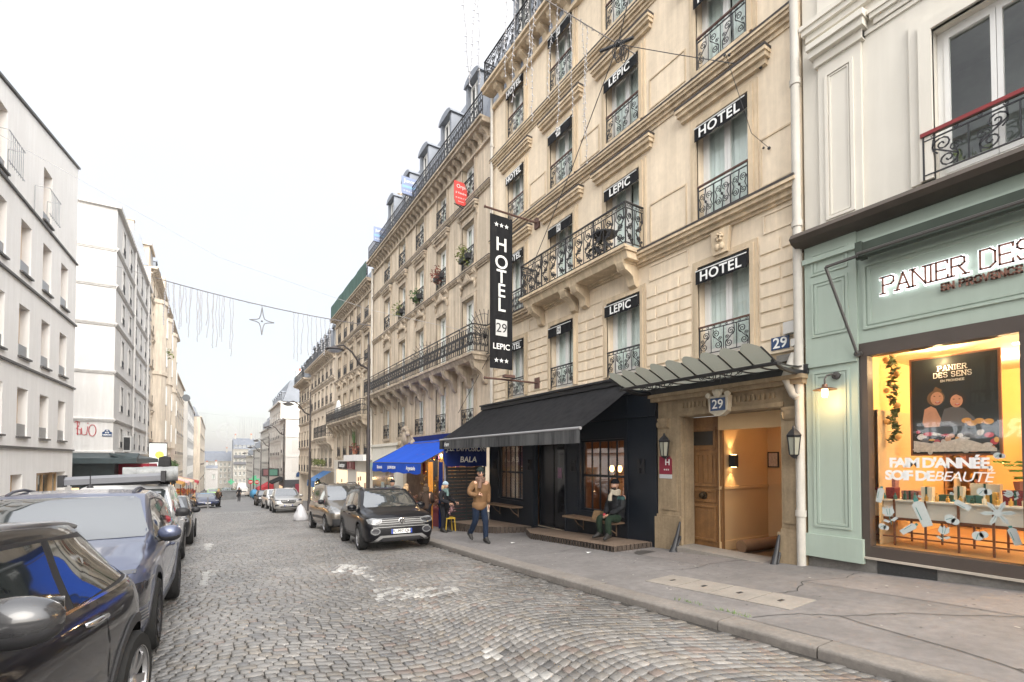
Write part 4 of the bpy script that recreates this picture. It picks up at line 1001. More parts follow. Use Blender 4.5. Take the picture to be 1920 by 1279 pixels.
# shop front
SF = thing('green_shopfront', 'sage green timber shopfront with backlit copper lettering and a big display window', 'shopfront', (W-.2, 1, -.2))
GREEN = mat('sage_green_paint', (.39,.462,.395), .45, .4, var=.07, vscale=1.5, streak=.10, grime=(.16,.20,.15))
BRZ = mat('bronze_frame', (.075,.058,.048), .45, .5, var=.2)
S0 = -3.0
f = MB(RIGHT); f.box(3.29, 4.03, .0, .10, .12, 5.0); f.box(S0, 3.29, .0, .06, 3.28, 5.0)
f.box(3.25, 4.05, .0, .14, -.02, .34)
f.box(S0, 4.04, .06, .16, 4.72, 4.80)
for z0, z1 in ((4.50, 4.86), (3.50, 4.40), (.46, 2.94)):
    for k, (g_, o) in enumerate(((0, .118), (.05, .112))): panelframe(f, 3.40+g_, 3.93-g_, z0+g_, z1-g_, .035, o)
for g_, o in ((0, .085), (.06, .075)): panelframe(f, -2.6+g_, 3.22-g_, 3.48+g_, 4.46-g_, .04, o)
f.box(3.29, 4.03, .10, .13, 3.02, 3.08)
f.build('green_woodwork', GREEN, SF)
h = MB(RIGHT); h.prism([(S0,.0,5.20),(S0,.34,5.20),(S0,.40,5.12),(S0,.34,5.05),(S0,.16,5.00),(S0,.0,5.00)], (4.12-S0,0,0)); h.build('hood_moulding', mat('dark_brown_hood', (.075,.058,.045), .6, var=.35, vscale=3), SF)
br = MB(RIGHT); w0, w1, wz0, wz1 = -3, 3.28, .09, 3.18
br.box(w0, w1, -.12, .07, wz0, wz0+.16); br.box(w0, w1, -.12, .07, wz1-.10, wz1+.10); br.box(w1-.10, w1, -.12, .07, wz0+.16, wz1-.10)
br.box(1.50, 1.60, -.12, .065, wz0+.16, wz1-.10)
br.build('window_frame', BRZ, SF)
gl = MB(RIGHT); gl.box(1.60, w1-.10, -.04, -.032, wz0+.16, wz1-.10); gl.box(w0, 1.5, -.04, -.032, wz0+.16, wz1-.10); pane = gl.build('display_pane', SHOPG, SF)
st = MB(RIGHT); st.box(S0, 3.0, .0, .05, -.9, .06); st.box(3.0, 4.05, .0, .05, -.9, .06); st.build('stall_riser', STALLR, SF)
sl_ = MB(RIGHT); sl_.box(S0, 4.04, .0, .10, .06, .09); sl_.build('sill_strip', mat('stone_strip', (.48,.42,.35), .8, var=.2), SF)
gr = MB(RIGHT); gr.box(2.42, 3.10, .05, .06, -.25, .055)
for k in range(12):
    for j in range(4): gr.lathe([(.012,.0),(.012,.004)], (2.46+.055*k, .06, -.22+.07*j), 6, 0, 'y')
gr.build('air_grille', mat('black_grille', (.03,.03,.03), .6), SF)
# backlit slab-serif lettering drawn as strokes
def slab(txt, h, w=.62, t=.11, gap=.16, serif=True):
    """strokes in units of the letter height; returns (list of boxes as quads), width"""
    G = {'P':[((0,0),(0,1)),((0,1),(.42,1)),((.42,1),(.55,.9)),((.55,.9),(.55,.62)),((.55,.62),(.42,.5)),((.42,.5),(0,.5))],
         'A':[((0,0),(.3,1)),((.3,1),(.6,0)),((.12,.34),(.48,.34))], 'N':[((0,0),(0,1)),((0,1),(.6,0)),((.6,0),(.6,1))], 'I':[((.08,0),(.08,1))],
         'E':[((0,0),(0,1)),((0,1),(.5,1)),((0,.5),(.4,.5)),((0,0),(.5,0)),((.5,0),(.5,.16)),((.5,1),(.5,.84))],
         'R':[((0,0),(0,1)),((0,1),(.42,1)),((.42,1),(.55,.9)),((.55,.9),(.55,.64)),((.55,.64),(.42,.52)),((.42,.52),(0,.52)),((.3,.52),(.6,0))],
         'D':[((0,0),(0,1)),((0,1),(.38,1)),((.38,1),(.58,.8)),((.58,.8),(.58,.2)),((.58,.2),(.38,0)),((.38,0),(0,0))],
         'S':[((.52,.82),(.42,1)),((.42,1),(.12,1)),((.12,1),(0,.86)),((0,.86),(0,.66)),((0,.66),(.12,.54)),((.12,.54),(.42,.47)),((.42,.47),(.54,.34)),((.54,.34),(.54,.14)),((.54,.14),(.42,0)),((.42,0),(.1,0)),((.1,0),(0,.2))],
         'O':[((.15,0),(0,.18)),((0,.18),(0,.82)),((0,.82),(.15,1)),((.15,1),(.47,1)),((.47,1),(.62,.82)),((.62,.82),(.62,.18)),((.62,.18),(.47,0)),((.47,0),(.15,0))],
         'V':[((0,1),(.3,0)),((.3,0),(.6,1))], 'C':[((.56,.8),(.44,1)),((.44,1),(.14,1)),((.14,1),(0,.82)),((0,.82),(0,.18)),((0,.18),(.14,0)),((.14,0),(.44,0)),((.44,0),(.56,.2))]}
    SERF = {'P':[(0,0),(0,1)],'A':[(0,0),(.6,0)],'N':[(0,0),(0,1),(.6,1)],'I':[(.08,0),(.08,1)],'R':[(0,0),(.6,0)],'V':[(0,1),(.6,1)]}
    WD = {'I':.16,'E':.5,'P':.55,'R':.6,'S':.54,'D':.58,'C':.56}
    x = 0; S = []
    for ch in txt:
        if ch == ' ': x += .42; continue
        for (a, c) in G[ch]: S.append((x+a[0], a[1], x+c[0], c[1]))
        if serif:
            for (u, v) in SERF.get(ch, []): S.append((x+u-.12, v, x+u+.12, v))
        x += WD.get(ch, .6) + gap
    return S, x-gap
def slab_build(b, txt, fr, s_left, o, z, h, t, depth, sgn=-1, **k):
    S, wd_ = slab(txt, h, **k)
    for (a, c, d, e) in S:
        p, q = Vector((a*h, c*h)), Vector((d*h, e*h)); dr = (q-p).normalized(); n = Vector((-dr.y, dr.x))*t/2; p = p-dr*t*.5; q = q+dr*t*.5
        pts = [p+n, q+n, q-n, p-n]; b.prism([(s_left+sgn*v.x, o, z+v.y) for v in pts], (0, depth, 0))
    return wd_*h
COPPER = mat('copper_letters', (.28,.14,.10), .4, .5, metal=.4)
q = MB(RIGHT); LW = slab_build(q, 'PANIER DES SENS', RIGHT, 2.94, .13, 3.93, .235, .023, .022)
q.build('lettering', COPPER, SF)
q = MB(RIGHT); slab_build(q, 'PANIER DES SENS', RIGHT, 2.94, .105, 3.93, .235, .050, .012); q.build('letter_glow', emat('letter_backlight', (.95,.97,1.0), 2.0), SF)
q = MB(RIGHT); slab_build(q, 'EN PROVENCE', RIGHT, 2.30, .085, 3.79, .085, .022, .015, serif=False, gap=.3); q.build('small_lettering', COPPER, SF)
# folded shop awning with its arm
aw = thing('folded_awning', 'rolled up dark green shop awning with a slanted support arm above the copper lettering', 'awning', (W-.4, 2, 4.5))
q = MB(RIGHT); q.box(S0, 3.12, .17, .33, 4.56, 4.70); q.tube([(S0,.30,4.52),(3.2,.30,4.52)], .05, 8); q.box(3.12, 3.2, .14, .36, 4.50, 4.72); q.build('rolled_canvas', mat('dark_green_canvas', (.045,.06,.045), .85, var=.3), aw)
q = MB(RIGHT); q.tube([(3.15,.40,4.50),(3.55,.46,4.46)], .025, 6); q.tube([(3.55,.46,4.46),(3.27,.16,3.12)], .022, 6); q.lathe([(.05,0),(.05,.06)], (3.27,.1,3.12), 8, 0, 'y'); q.tube([(3.15,.42,4.52),(S0,.42,4.52)], .025, 6); q.build('support_arm', DARKMET, aw)
# gooseneck lamp
gl_ = thing('shop_wall_lamp', 'lit copper wall lamp with a flat shade on the green pilaster', 'lamp', (W-.3, 3.66, 2.6))
q = MB(RIGHT); q.lathe([(.06,0),(.06,.03),(.03,.04)], (3.58,.10,2.84), 12, 0, 'y'); q.tube([(3.58,.13,2.84),(3.60,.2,2.86),(3.64,.27,2.84),(3.66,.30,2.78),(3.66,.30,2.70)], .014, 6); q.build('lamp_arm', DARKMET, gl_, smooth=50)
q = MB(RIGHT); q.lathe([(.035,.06),(.04,.02),(.16,-.02),(.165,-.028),(.03,.0)], (3.66,.30,2.64), 18); q.build('lamp_shade', mat('copper_shade', (.20,.11,.075), .4, metal=.6), gl_, smooth=40)
q = MB(RIGHT); q.lathe([(.042,0),(.045,-.05),(.04,-.12),(.02,-.135)], (3.66,.30,2.625), 12); q.build('lamp_bulb', emat('wall_lamp_glow', (1.0,.60,.18), 9), gl_, smooth=60)
lamp('shop_wall_light', (W-.36, 3.66, 2.42), 5, (1.0,.62,.28), .05)
# ---- shop interior
IN = MB(); IX = 12.4
ic = [mat('shop_wall_warm', (.76,.50,.20), .8, .2, var=.06), mat('shop_floor_warm', (.50,.29,.12), .5, .4, var=.2), mat('shop_ceiling', (.75,.62,.42), .8)]
IN.quad((W+.13,-3,.24),(IX,-3,.24),(IX,3.6,.24),(W+.13,3.6,.24),1); IN.quad((W+.1,-3,3.2),(IX,-3,3.2),(IX,3.6,3.2),(W+.1,3.6,3.2),2)
IN.quad((IX,-3,.2),(IX,3.6,.2),(IX,3.6,3.2),(IX,-3,3.2),0); IN.quad((W+.12,3.4,.2),(IX,3.4,.2),(IX,3.4,3.2),(W+.12,3.4,3.2),0); IN.quad((W+.12,-3,.2),(IX,-3,.2),(IX,-3,3.2),(W+.12,-3,3.2),0)
IN.build('shop_interior', ic, SF)
for k, (x, y, e) in enumerate(((9.2,2.6,80),(9.1,1.0,80),(10.8,2.2,85),(11.0,.2,85))): lamp('shop_ceiling_light', (x,y,3.0), e, (1.0,.66,.34), .08)
for x, y in ((8.75,2.85),(8.9,2.35),(9.7,1.9),(9.3,1.2),(8.8,1.75),(10.6,2.6),(11.2,2.1)):
    q = MB(); q.lathe([(.05,0),(.045,-.012)], (x,y,3.195), 12); tag(q.build('ceiling_spot', emat('spot_glow', (1.0,.85,.6), 20)), 'small lit round spotlight in the ceiling of the green shop', 'lamp', 'spotlights in the shop ceiling')
po_ = thing('window_poster', 'large framed dark poster of two smiling women at a dinner table', 'poster', (9.2, 2.45, 1.6))
px0, px1, py0, py1 = 2.96, 2.0, 1.62, 3.06
q = MB(); q.box(9.2, 9.24, px1-.03, px0+.03, py0-.03, py1+.03); q.build('poster_frame', mat('poster_frame_wood', (.22,.09,.04), .5), po_)
PF = Fr((9.2,0,0),(0,1,0),(-1,0,0))
q = MB(PF); q.box(px1, px0, .001, .012, py0, py1); sheet_ = q.build('poster_sheet', mat('poster_dark', (.008,.011,.010), .4, var=.4, vscale=8), po_)
def ps(u, v): return px0+(px1-px0)*u, py0+(py1-py0)*v
def disc(b, u, v, r, rv=None, o=.014, n=16, m=0):
    s, z = ps(u, v); rv = rv or r; b.poly([(s-r*math.cos(2*math.pi*k/n), o, z+rv*math.sin(2*math.pi*k/n)) for k in range(n)], m)
skin = mat('poster_skin', (.60,.33,.22), .6, var=.25, vscale=14); hairb = mat('poster_hair', (.025,.014,.01), .6); hairl = mat('poster_hair_light', (.15,.085,.04), .6); red = mat('poster_red', (.45,.04,.06), .5); white = mat('poster_white', (.75,.72,.68), .6, var=.5, vscale=25, var2=.3); orange = mat('poster_orange', (.65,.33,.08), .6); teal = mat('poster_dress', (.10,.10,.11), .6)
q = MB(PF)
disc(q,.30,.58,.105,.115,.013,m=4); disc(q,.55,.545,.10,.11,.013,m=3)
sx = [(.13,.33),(.16,.47),(.24,.50),(.30,.47),(.36,.36),(.34,.28),(.16,.28)]; q.poly([(ps(u,v)[0],.015,ps(u,v)[1]) for u,v in sx], 0)
sx = [(.34,.30),(.40,.46),(.50,.48),(.62,.46),(.74,.36),(.78,.28),(.4,.28)]; q.poly([(ps(u,v)[0],.015,ps(u,v)[1]) for u,v in sx], 5)
disc(q,.315,.575,.075,.10,.016); disc(q,.545,.535,.07,.095,.016)
q.poly([(ps(u,v)[0],.017,ps(u,v)[1]) for u,v in [(.27,.66),(.30,.70),(.38,.66),(.36,.635),(.30,.65)]], 4); q.poly([(ps(u,v)[0],.017,ps(u,v)[1]) for u,v in [(.47,.60),(.52,.65),(.60,.62),(.61,.57),(.55,.60)]], 3)
for u, v, s_ in ((.325,.535,.03),(.555,.50,.028)):
    disc(q,u,v,s_,.016,.018,m=1); disc(q,u,v+.004,s_*.7,.008,.019,m=2)
for u, v in ((.285,.60),(.35,.598),(.515,.555),(.58,.553)): disc(q,u,v,.012,.006,.018,m=3)
for k in range(46):
    u, v = rnd.uniform(.02,.98), rnd.uniform(.01,.25); disc(q,u,v,rnd.uniform(.02,.07),rnd.uniform(.015,.05),.016+.0004*k,10,m=rnd.choice([2,2,2,6,0,1,5]))
q.poly([(ps(u,v)[0],.036,ps(u,v)[1]) for u,v in [(.02,.02),(.98,.02),(.98,.05),(.6,.16),(.3,.10),(.02,.14)]], 2)
for u, v in ((.72,.30),(.80,.32),(.90,.31),(.66,.33)): disc(q,u,v,.055,.04,.037,12,m=6)
q.build('poster_picture', [skin, red, white, hairb, hairl, teal, orange], sheet_)
for s_, v, h_ in (('PANIER',.86,.07),('DES SENS',.79,.07),('EN PROVENCE',.742,.03)):
    q = MB(PF); S_, wd_ = slab(s_, 1, gap=.30, serif=h_ > .05); s0_, z_ = ps(.5+.5*wd_*h_/(px0-px1)*-1, v); slab_build(q, s_, PF, s0_, .014, z_, h_, .009 if h_ > .05 else .005, .002, serif=h_ > .05, gap=.30); q.build('poster_lettering', WHITEP, sheet_)
# display table with boxes
tb = thing('display_table', 'pale display counter on thin copper legs inside the green shop window', 'table', (9.0, 2.4, .24))
q = MB(); q.box(8.75, 9.35, 1.62, 3.42, .62, .66); q.box(8.76, 9.34, 1.63, 3.41, .66, .90, 1); q.box(8.72, 9.38, 1.6, 3.44, .90, .925, 1)
q.build('counter', [mat('copper_bar', (.20,.08,.04), .4, metal=.3), mat('pale_counter', (.66,.62,.55), .5)], tb)
for y in (3.42, 3.05, 2.68, 2.32, 1.97, 1.62):
    for x in (8.72, 9.36): q = MB(); q.box(x-.012, x+.012, y-.012, y+.012, .24, .93); q.build('leg', MATS['copper_bar'], tb)
q = MB(); q.box(8.71,8.73,1.62,3.42,.36,.38); q.box(9.35,9.37,1.62,3.42,.36,.38); q.build('stretcher', MATS['copper_bar'], tb)
goods = [mat('gift_red', (.28,.035,.04), .6, var=.9, vscale=45), mat('gift_floral', (.45,.20,.18), .6, var=.8, vscale=60), mat('gift_green', (.02,.07,.05), .5), mat('gift_cream', (.62,.55,.42), .6), mat('gift_teal', (.05,.16,.15), .4), mat('gift_gold', (.5,.28,.06), .4)]
gi = 0
for y, x, sy, sx_, sz, mi, lb in ((3.22,8.95,.26,.2,.17,0,'red patterned gift box at the left end of the display counter'),(2.92,9.0,.20,.18,.13,1,'pink floral gift box beside the red patterned one'),(2.70,8.9,.12,.12,.20,3,'tall cream carton next to the pink floral box'),(2.52,9.05,.16,.14,.09,2,'low dark green box tied with ribbon on the counter'),(2.36,8.95,.10,.10,.22,3,'cream soap carton in the middle of the counter'),(2.20,9.0,.18,.14,.10,4,'teal gift box behind the glass decals'),(2.02,8.9,.11,.10,.16,5,'gold carton near the plant on the counter'),(1.80,9.0,.24,.18,.19,0,'red patterned gift box at the window mullion end'),(3.25,9.15,.18,.14,.30,1,'floral gift box stacked at the back of the counter'),(2.15,9.22,.3,.12,.26,3,'wide cream box behind the teal gift box')):
    q = MB(); q.box(x-sx_/2, x+sx_/2, y-sy/2, y+sy/2, .926, .926+sz); q.box(x-sx_/2-.004, x+sx_/2+.004, y-sy/2-.004, y+sy/2+.004, .926+sz*.72, .93+sz); q.box(x-sx_/2-.006, x+sx_/2+.006, y-.012, y+.012, .926, .934+sz, 1)
    tag(q.build('gift_box', [goods[mi], goods[2]]), lb, 'box', 'gift boxes on the counter')
for k in range(14):
    y = 1.7+.125*k; q = MB(); h_ = rnd.uniform(.08,.14); q.lathe([(.022,0),(.024,h_*.6),(.010,h_*.7),(.012,h_)], (8.80+.02*(k % 3), y, .926), 8)
    tag(q.build('bottle', [goods[rnd.choice([3,4,5,2])]], smooth=50), 'small cosmetic bottle along the front edge of the display counter', 'bottle', 'bottles on the counter')
pt = thing('potted_fern', 'small bright green potted palm on the counter by the window mullion', 'plant', (9.1, 1.78, 1.12))
q = MB()
for k in range(16):
    a = k*2.4; l = rnd.uniform(.25,.38)
    for j in range(6):
        t0 = j/6; p = Vector((9.1+math.cos(a)*l*t0, 1.78+math.sin(a)*l*t0, 1.18+.32*math.sin(t0*2.0))); d_ = Vector((-math.sin(a), math.cos(a), -.3))*.07*(1-t0*.5)
        q.poly([p+d_, p+Vector((0,0,.02)), p-d_, p-Vector((math.cos(a)*.03, math.sin(a)*.03, .01))])
q.build('fronds', mat('fern_green', (.16,.28,.04), .5, var=.3), pt); q = MB(); q.lathe([(.06,0),(.08,.12)], (9.1,1.78,1.116), 10); q.build('pot', TERRA, pt)
ga = thing('hanging_garland', 'leafy garland with oranges hanging at the left of the shop window', 'garland', (8.85, 3.08, 3.1))
q = MB(); 
for k in range(40): leafclump(q, (8.85, 3.08+.03*math.sin(k*.7), 3.12-.033*k), .06, 7, .05)
q.build('garland_leaves', mat('garland_leaf', (.16,.19,.05), .6, var=.5, vscale=20), ga)
q = MB()
for k in range(6): q.ball((8.80, 3.08+.07*(-1)**k, 3.08-.24*k), .045, 8)
q.build('garland_oranges', orange, ga, smooth=180)
# shelves at the back
for y0, y1 in ((2.9,3.35),(1.0,1.8),(.0,.8)):
    lb = 'wooden shelf rack of small cartons at the back of the shop, %s' % {2.9:'behind the garland',1.0:'behind the mullion',.0:'farthest from the hotel'}[y0]
    sh = thing('shelf_rack', lb, 'shelf', (12.1, y0, .24)); q = MB(); 
    for z in (.5,.95,1.4,1.85,2.3): q.box(12.0, 12.38, y0, y1, z, z+.03)
    q.box(12.0,12.38,y0-.03,y0,.24,2.5); q.box(12.0,12.38,y1,y1+.03,.24,2.5); q.build('rack', mat('shelf_wood', (.35,.18,.08), .6), sh)
    for mi in (1,3,5):
        q = MB()
        for z in (.53,.98,1.43,1.88):
            y = y0+.02
            while y < y1-.06:
                w__ = rnd.uniform(.04,.08)
                if rnd.random() < .3: q.box(12.05, 12.25, y, y+w__, z, z+rnd.uniform(.12,.3))
                y += w__+.01
        q.build('cartons', goods[mi], sh)
# white lettering and drawings stuck on the glass (parts of the shop front)
GF = Fr((W+.028,0,0),(0,1,0),(-1,0,0))
def gtext(s_, s, z, size, **k): place_text(s_, WHITEP, pane, GF((s, .006, z)), (0,-1,0), (0,0,1), size, name='glass_lettering', depth=.001, **k)
gtext("FAIM D'ANNÉE,", 2.42, 1.48, .185, bold=.008, spacing=.84); gtext("SOIF DE", 2.73, 1.30, .185, bold=.008, spacing=.84); gtext("BEAUTÉ", 2.17, 1.30, .185, shear=.25, spacing=.86)
DEC = mat('decal_white', (.50,.54,.52), .6, var=.12, vscale=40); DL = mat('decal_line', (.06,.22,.20), .6)
def decal(kind, s, z, r, a):
    q = MB(GF); ca, sa = math.cos(a), math.sin(a)
    def T(u, v, o=.006): return (s-(u*ca-v*sa)*r, o, z+(u*sa+v*ca)*r)
    if kind == 'tube':
        q.poly([T(-.3,-1),T(.3,-1),T(.36,.6),T(.14,.75),T(.14,1),T(-.14,1),T(-.14,.75),T(-.36,.6)], 0); q.poly([T(-.14,.78,.008),T(.14,.78,.008),T(.14,1,.008),T(-.14,1,.008)], 1); q.poly([T(-.2,-.5,.008),T(-.14,-.5,.008),T(-.16,.4,.008),T(-.2,.4,.008)], 1)
    elif kind == 'flower':
        q.poly([T(-.5,.1),T(-.35,.75),T(-.1,.5),T(0,.85),T(.15,.5),T(.45,.75),T(.5,.1),T(.2,-.2),T(-.2,-.2)], 0); q.poly([T(-.03,-.2),T(.03,-.2),T(.06,-1),T(0,-1)], 1); q.poly([T(0,-.6),T(.5,-.3),T(.7,-.45),T(.3,-.75)], 0); q.poly([T(0,-.7),T(-.4,-.45),T(-.6,-.6),T(-.2,-.85)], 0)
        q.poly([T(-.1,.5,.008),T(-.06,.5,.008),T(-.05,-.1,.008),T(-.09,-.1,.008)], 1); q.poly([T(.15,.5,.008),T(.19,.5,.008),T(.12,-.1,.008),T(.08,-.1,.008)], 1)
    elif kind == 'star':
        for k in range(6):
            t = k*math.pi/3; q.poly([T(.2*math.cos(t-.5),.2*math.sin(t-.5)),T(.7*math.cos(t-.22),.7*math.sin(t-.22)),T(math.cos(t),math.sin(t)),T(.7*math.cos(t+.22),.7*math.sin(t+.22)),T(.2*math.cos(t+.5),.2*math.sin(t+.5))], 0)
            q.poly([T(.25*math.cos(t-.05),.25*math.sin(t-.05),.008),T(.9*math.cos(t),.9*math.sin(t),.008),T(.25*math.cos(t+.05),.25*math.sin(t+.05),.008)], 1)
        q.poly([T(.28*math.cos(k),.28*math.sin(k),.009) for k in range(6)], 0)
    else:
        for (u, v, rr_) in ((0,0,.6),(.55,-.3,.45)): q.poly([T(u+rr_*math.cos(k*.6), v+rr_*math.sin(k*.6)) for k in range(10)], 0)
        q.poly([T(-.4,-.1,.008),T(.3,.2,.008),T(.3,.12,.008),T(-.4,-.18,.008)], 1)
    q.build('glass_decal', [DEC, DL], pane)
for d_ in (('tube',2.60,.80,.20,.35),('flower',2.98,.74,.15,.2),('tube',3.08,1.02,.12,-.2),('star',1.84,.86,.17,.1),('drop',2.30,.74,.10,0),('tube',2.74,.56,.12,-.9),('flower',2.37,.55,.12,-.1),('drop',2.03,.55,.10,.9),('tube',1.70,.60,.12,.3),('drop',3.06,.55,.08,.2),('drop',1.98,1.12,.09,.5),('tube',2.18,.94,.10,1.0),('drop',1.83,1.58,.07,.4),('flower',1.72,1.1,.09,1.2),('drop',2.62,1.02,.03,0),('drop',2.28,1.08,.03,0)): decal(*d_)
# white drainpipe with its boxes and cables
DP = pipe('drainpipe', 'thick white painted drainpipe between the hotel and the cream building', RIGHT, 4.12, .14, -.25, 15, .068)
jb = thing('junction_boxes', 'grey utility boxes and loose white cable beside the blue 29 plate', 'utility box', (W-.1, 4.3, 3.4))
q = MB(RIGHT); q.box(4.17, 4.36, .03, .16, 3.66, 3.86); q.build('box', mat('grey_box', (.5,.48,.45), .7, var=.2), jb)
q = MB(RIGHT); q.box(4.12, 4.22, .1, .2, 3.42, 3.54); q.build('box', mat('grey_box', (.5,.48,.45), .7), jb); q = MB(RIGHT); q.box(4.2, 4.5, .04, .12, 3.20, 3.32); q.build('ledge', STALLR, jb)
q = MB(RIGHT); q.tube([(4.2,.1,3.66),(4.14,.18,3.4),(4.16,.16,3.1),(4.24,.14,2.85),(4.3,.1,2.8)], .01, 5); q.tube([(4.20,.1,3.3),(4.3,.22,2.9),(4.2,.16,2.62),(4.12,.16,2.55)], .07, 8); q.build('cable_and_elbow', GUTTER, jb, smooth=60)
# ------------------------------------------------------------------ further buildings on the right
def railpanels(parent, fr, s0, s1, o, z, h, step, kind, t=.011):
    n = max(1, round((s1-s0)/step))
    for k in range(n): railing(parent, fr, s0+(s1-s0)*(k+.5)/n, (s1-s0)/n, h, z, o, kind, t=t)
def haussmann(name, label, s0, s1, bays, w, rows, base, top, mw, mt, balc=None, topbalc=True, roof='mansard', railkind='bars', fr=RIGHT, hoods=(2,), corn=.42, rail_h=.62, pots=True, extra=None, shop=True, dorm=True, carved=False, depth_b=9, far=False, curt=.8, rfh=3.5):
    B = thing(name, label, 'building', fr(((s0+s1)/2, 0, base)))
    ops = [(s-w/2, s+w/2, a, c) for s in bays for a, c in rows]
    b = MB(fr); wall_grid(b, s0, s1, base+3.1 if shop else base-1.5, top, ops, .24, 0, 0, 1, .8)
    for s in (s0, s1): b.quad((s,0,base-1.5),(s,-depth_b,base-1.5),(s,-depth_b,top),(s,0,top))
    b.quad((s0,0,top),(s1,0,top),(s1,-depth_b,top),(s0,-depth_b,top)); b.build('wall', [mw, DARKIN], B)
    t = MB(fr)
    for s in bays:
        for i, (a, c) in enumerate(rows):
            surround(t, s, w, a, c, .15, .03); t.box(s-w/2-.12, s+w/2+.12, .002, .11, a-.12, a-.001)
            if i in hoods:
                hood(t, s-w/2-.3, s+w/2+.3, c+.42, .2, .2); 
                for q in (-1, 1): corbel(t, s+q*(w/2+.16), .12, c+.42, .34, .14) if not far else None
            if carved and i == 2:
                t.prism([(s-w/2-.2,.03,a-.26),(s+w/2+.2,.03,a-.26),(s,.03,a+.0)], (0,.09,0)) if False else None
                t.prism([(s-.42,.03,a-.62),(s+.42,.03,a-.62),(s,.03,a-.22)], (0,.1,0)); t.prism([(s-.3,.13,a-.58),(s+.3,.13,a-.58),(s,.13,a-.34)], (0,.02,0))
                for q in (-1, 1):
                    t.ball((s+q*.5,.08,a-.62), .1, 8); t.ball((s+q*.62,.06,a-.8), .09, 8, sq=(.8,.6,1.6)); corbel(t, s+q*(w/2+.1), .14, a-.2, .4, .14)
    zs = [r[0]-.22 for r in rows[1:]]
    for z in zs: hood(t, s0+.01, s1-.01, z, .13, .12)
    for (x, y) in zip(bays, bays[1:]):
        if far: break
        for i, (a, c) in enumerate(rows[1:]): 
            m_ = (x+y)/2; t.box(m_-.012, m_+.012, .0005, .012, a, c+.3)
    t.build('stone_trim', mt, B)
    t = MB(fr)
    for z in zs: t.box(s0+.02, s1-.02, .002, .136, z+.094, z+.13)
    for s in bays:
        for i, (a, c) in enumerate(rows):
            if i in hoods: t.box(s-w/2-.305, s+w/2+.305, .002, .206, c+.58, c+.63)
    t.build('lead_flashing', LEAD, B)
    c = MB(fr); c.box(s0, s1, .001, corn, top-.12, top+.08); c.box(s0+.02, s1-.02, .001, .10, top-.62, top-.52); c.box(s0-.01, s1+.01, corn*.6, corn+.08, top+.0, top+.07)
    if corn > .3: dentils(c, s0+.1, s1-.1, top-.12, .38, corn-.1, .46 if not far else .7, .2)
    c.build('cornice', mt, B)
    if topbalc: railpanels(B, fr, s0+.05, s1-.05, corn-.06, top+.08, .95, 1.6, 'fig' if not far else 'bars', .012)
    if balc:
        zf, pr, k0, k1 = balc
        x = MB(fr); x.box(k0, k1, .002, pr, zf-.09, zf); x.prism([(k0+.04,.002,zf-.26),(k0+.04,pr*.8,zf-.26),(k0+.04,pr*.93,zf-.09),(k0+.04,.002,zf-.09)], (k1-k0-.08,0,0))
        x_ = x.build('balcony', mt, B)
        bal = x_; n = max(2, round((k1-k0)/1.35))
        for k in range(n+1): x = MB(fr); corbel(x, lerp(k0+.25, k1-.25, k/n), .24, zf-.26, .82, pr*.82); x.build('balcony_bracket', mt, bal, smooth=40)
        railpanels(B, fr, k0, k1, pr-.03, zf, 1.0, 1.05 if not far else 1.6, 'fig' if not far else 'bars', .014)
        f2 = Fr(fr((k0+.02,0,0)), fr.n, -fr.s); me = rail_mesh(pr-.05, 1.0, 'fig', .014); 
        ob = bpy.data.objects.new('railing', me); COL.objects.link(ob); adopt(ob, B); ob.matrix_basis = Matrix.Translation(fr((k0+.02, pr/2, zf))) @ Matrix((fr.n, -fr.s, Vector((0,0,1)))).transposed().to_4x4()
    for bi, s in enumerate(bays):
        for i, (a, c_) in enumerate(rows):
            window(B, fr, s, w, a, c_, .22, curt=[curt, .8, .35, .6][(bi*3+i) % 4], fw=.07, rail=(.62,) if (bi+i) % 2 else None)
            if not (balc and abs(a-balc[0]) < .25): railing(B, fr, s, w-.02, rail_h+.15, a, .05, railkind, t=.011)
    if roof == 'mansard':
        r = MB(fr); r.prism([(s0,-.2,top+.05),(s0,-.9,top+rfh),(s0,-4.2,top+rfh+.7),(s0,-depth_b,top+.05)], (s1-s0,0,0)); r.build('roof', ZINC, B)
        if dorm:
            for s in bays: dormer(B, fr, s, -.15, top+rfh*.25, 1.15, rfh*.56, 1.3)
        chimney(B, fr, s1-.4, -2.5, top+1, top+rfh+1.2, .5, 2.2, 2); 
    return B
# building B: five bays, long second floor balcony
bB = [16.5+2.58*k for k in range(5)]
B2 = haussmann('apartment_building', 'tall pale stone apartment block with a long iron balcony on scrolled brackets beside the hotel', 14.66, 29.75, bB, 1.05,
    [(2.72, 4.62), (5.42, 7.80), (9.0, 10.78), (11.75, 13.15)], -.95, 13.75, STONE_B, STONE_BT, balc=(5.36, .72, 14.85, 29.3), railkind='scroll', carved=True, hoods=(2,))
pipe('drainpipe', 'pale drainpipe between the two tall stone apartment blocks', RIGHT, 29.7, .1, 1.5, 13.5, .07)
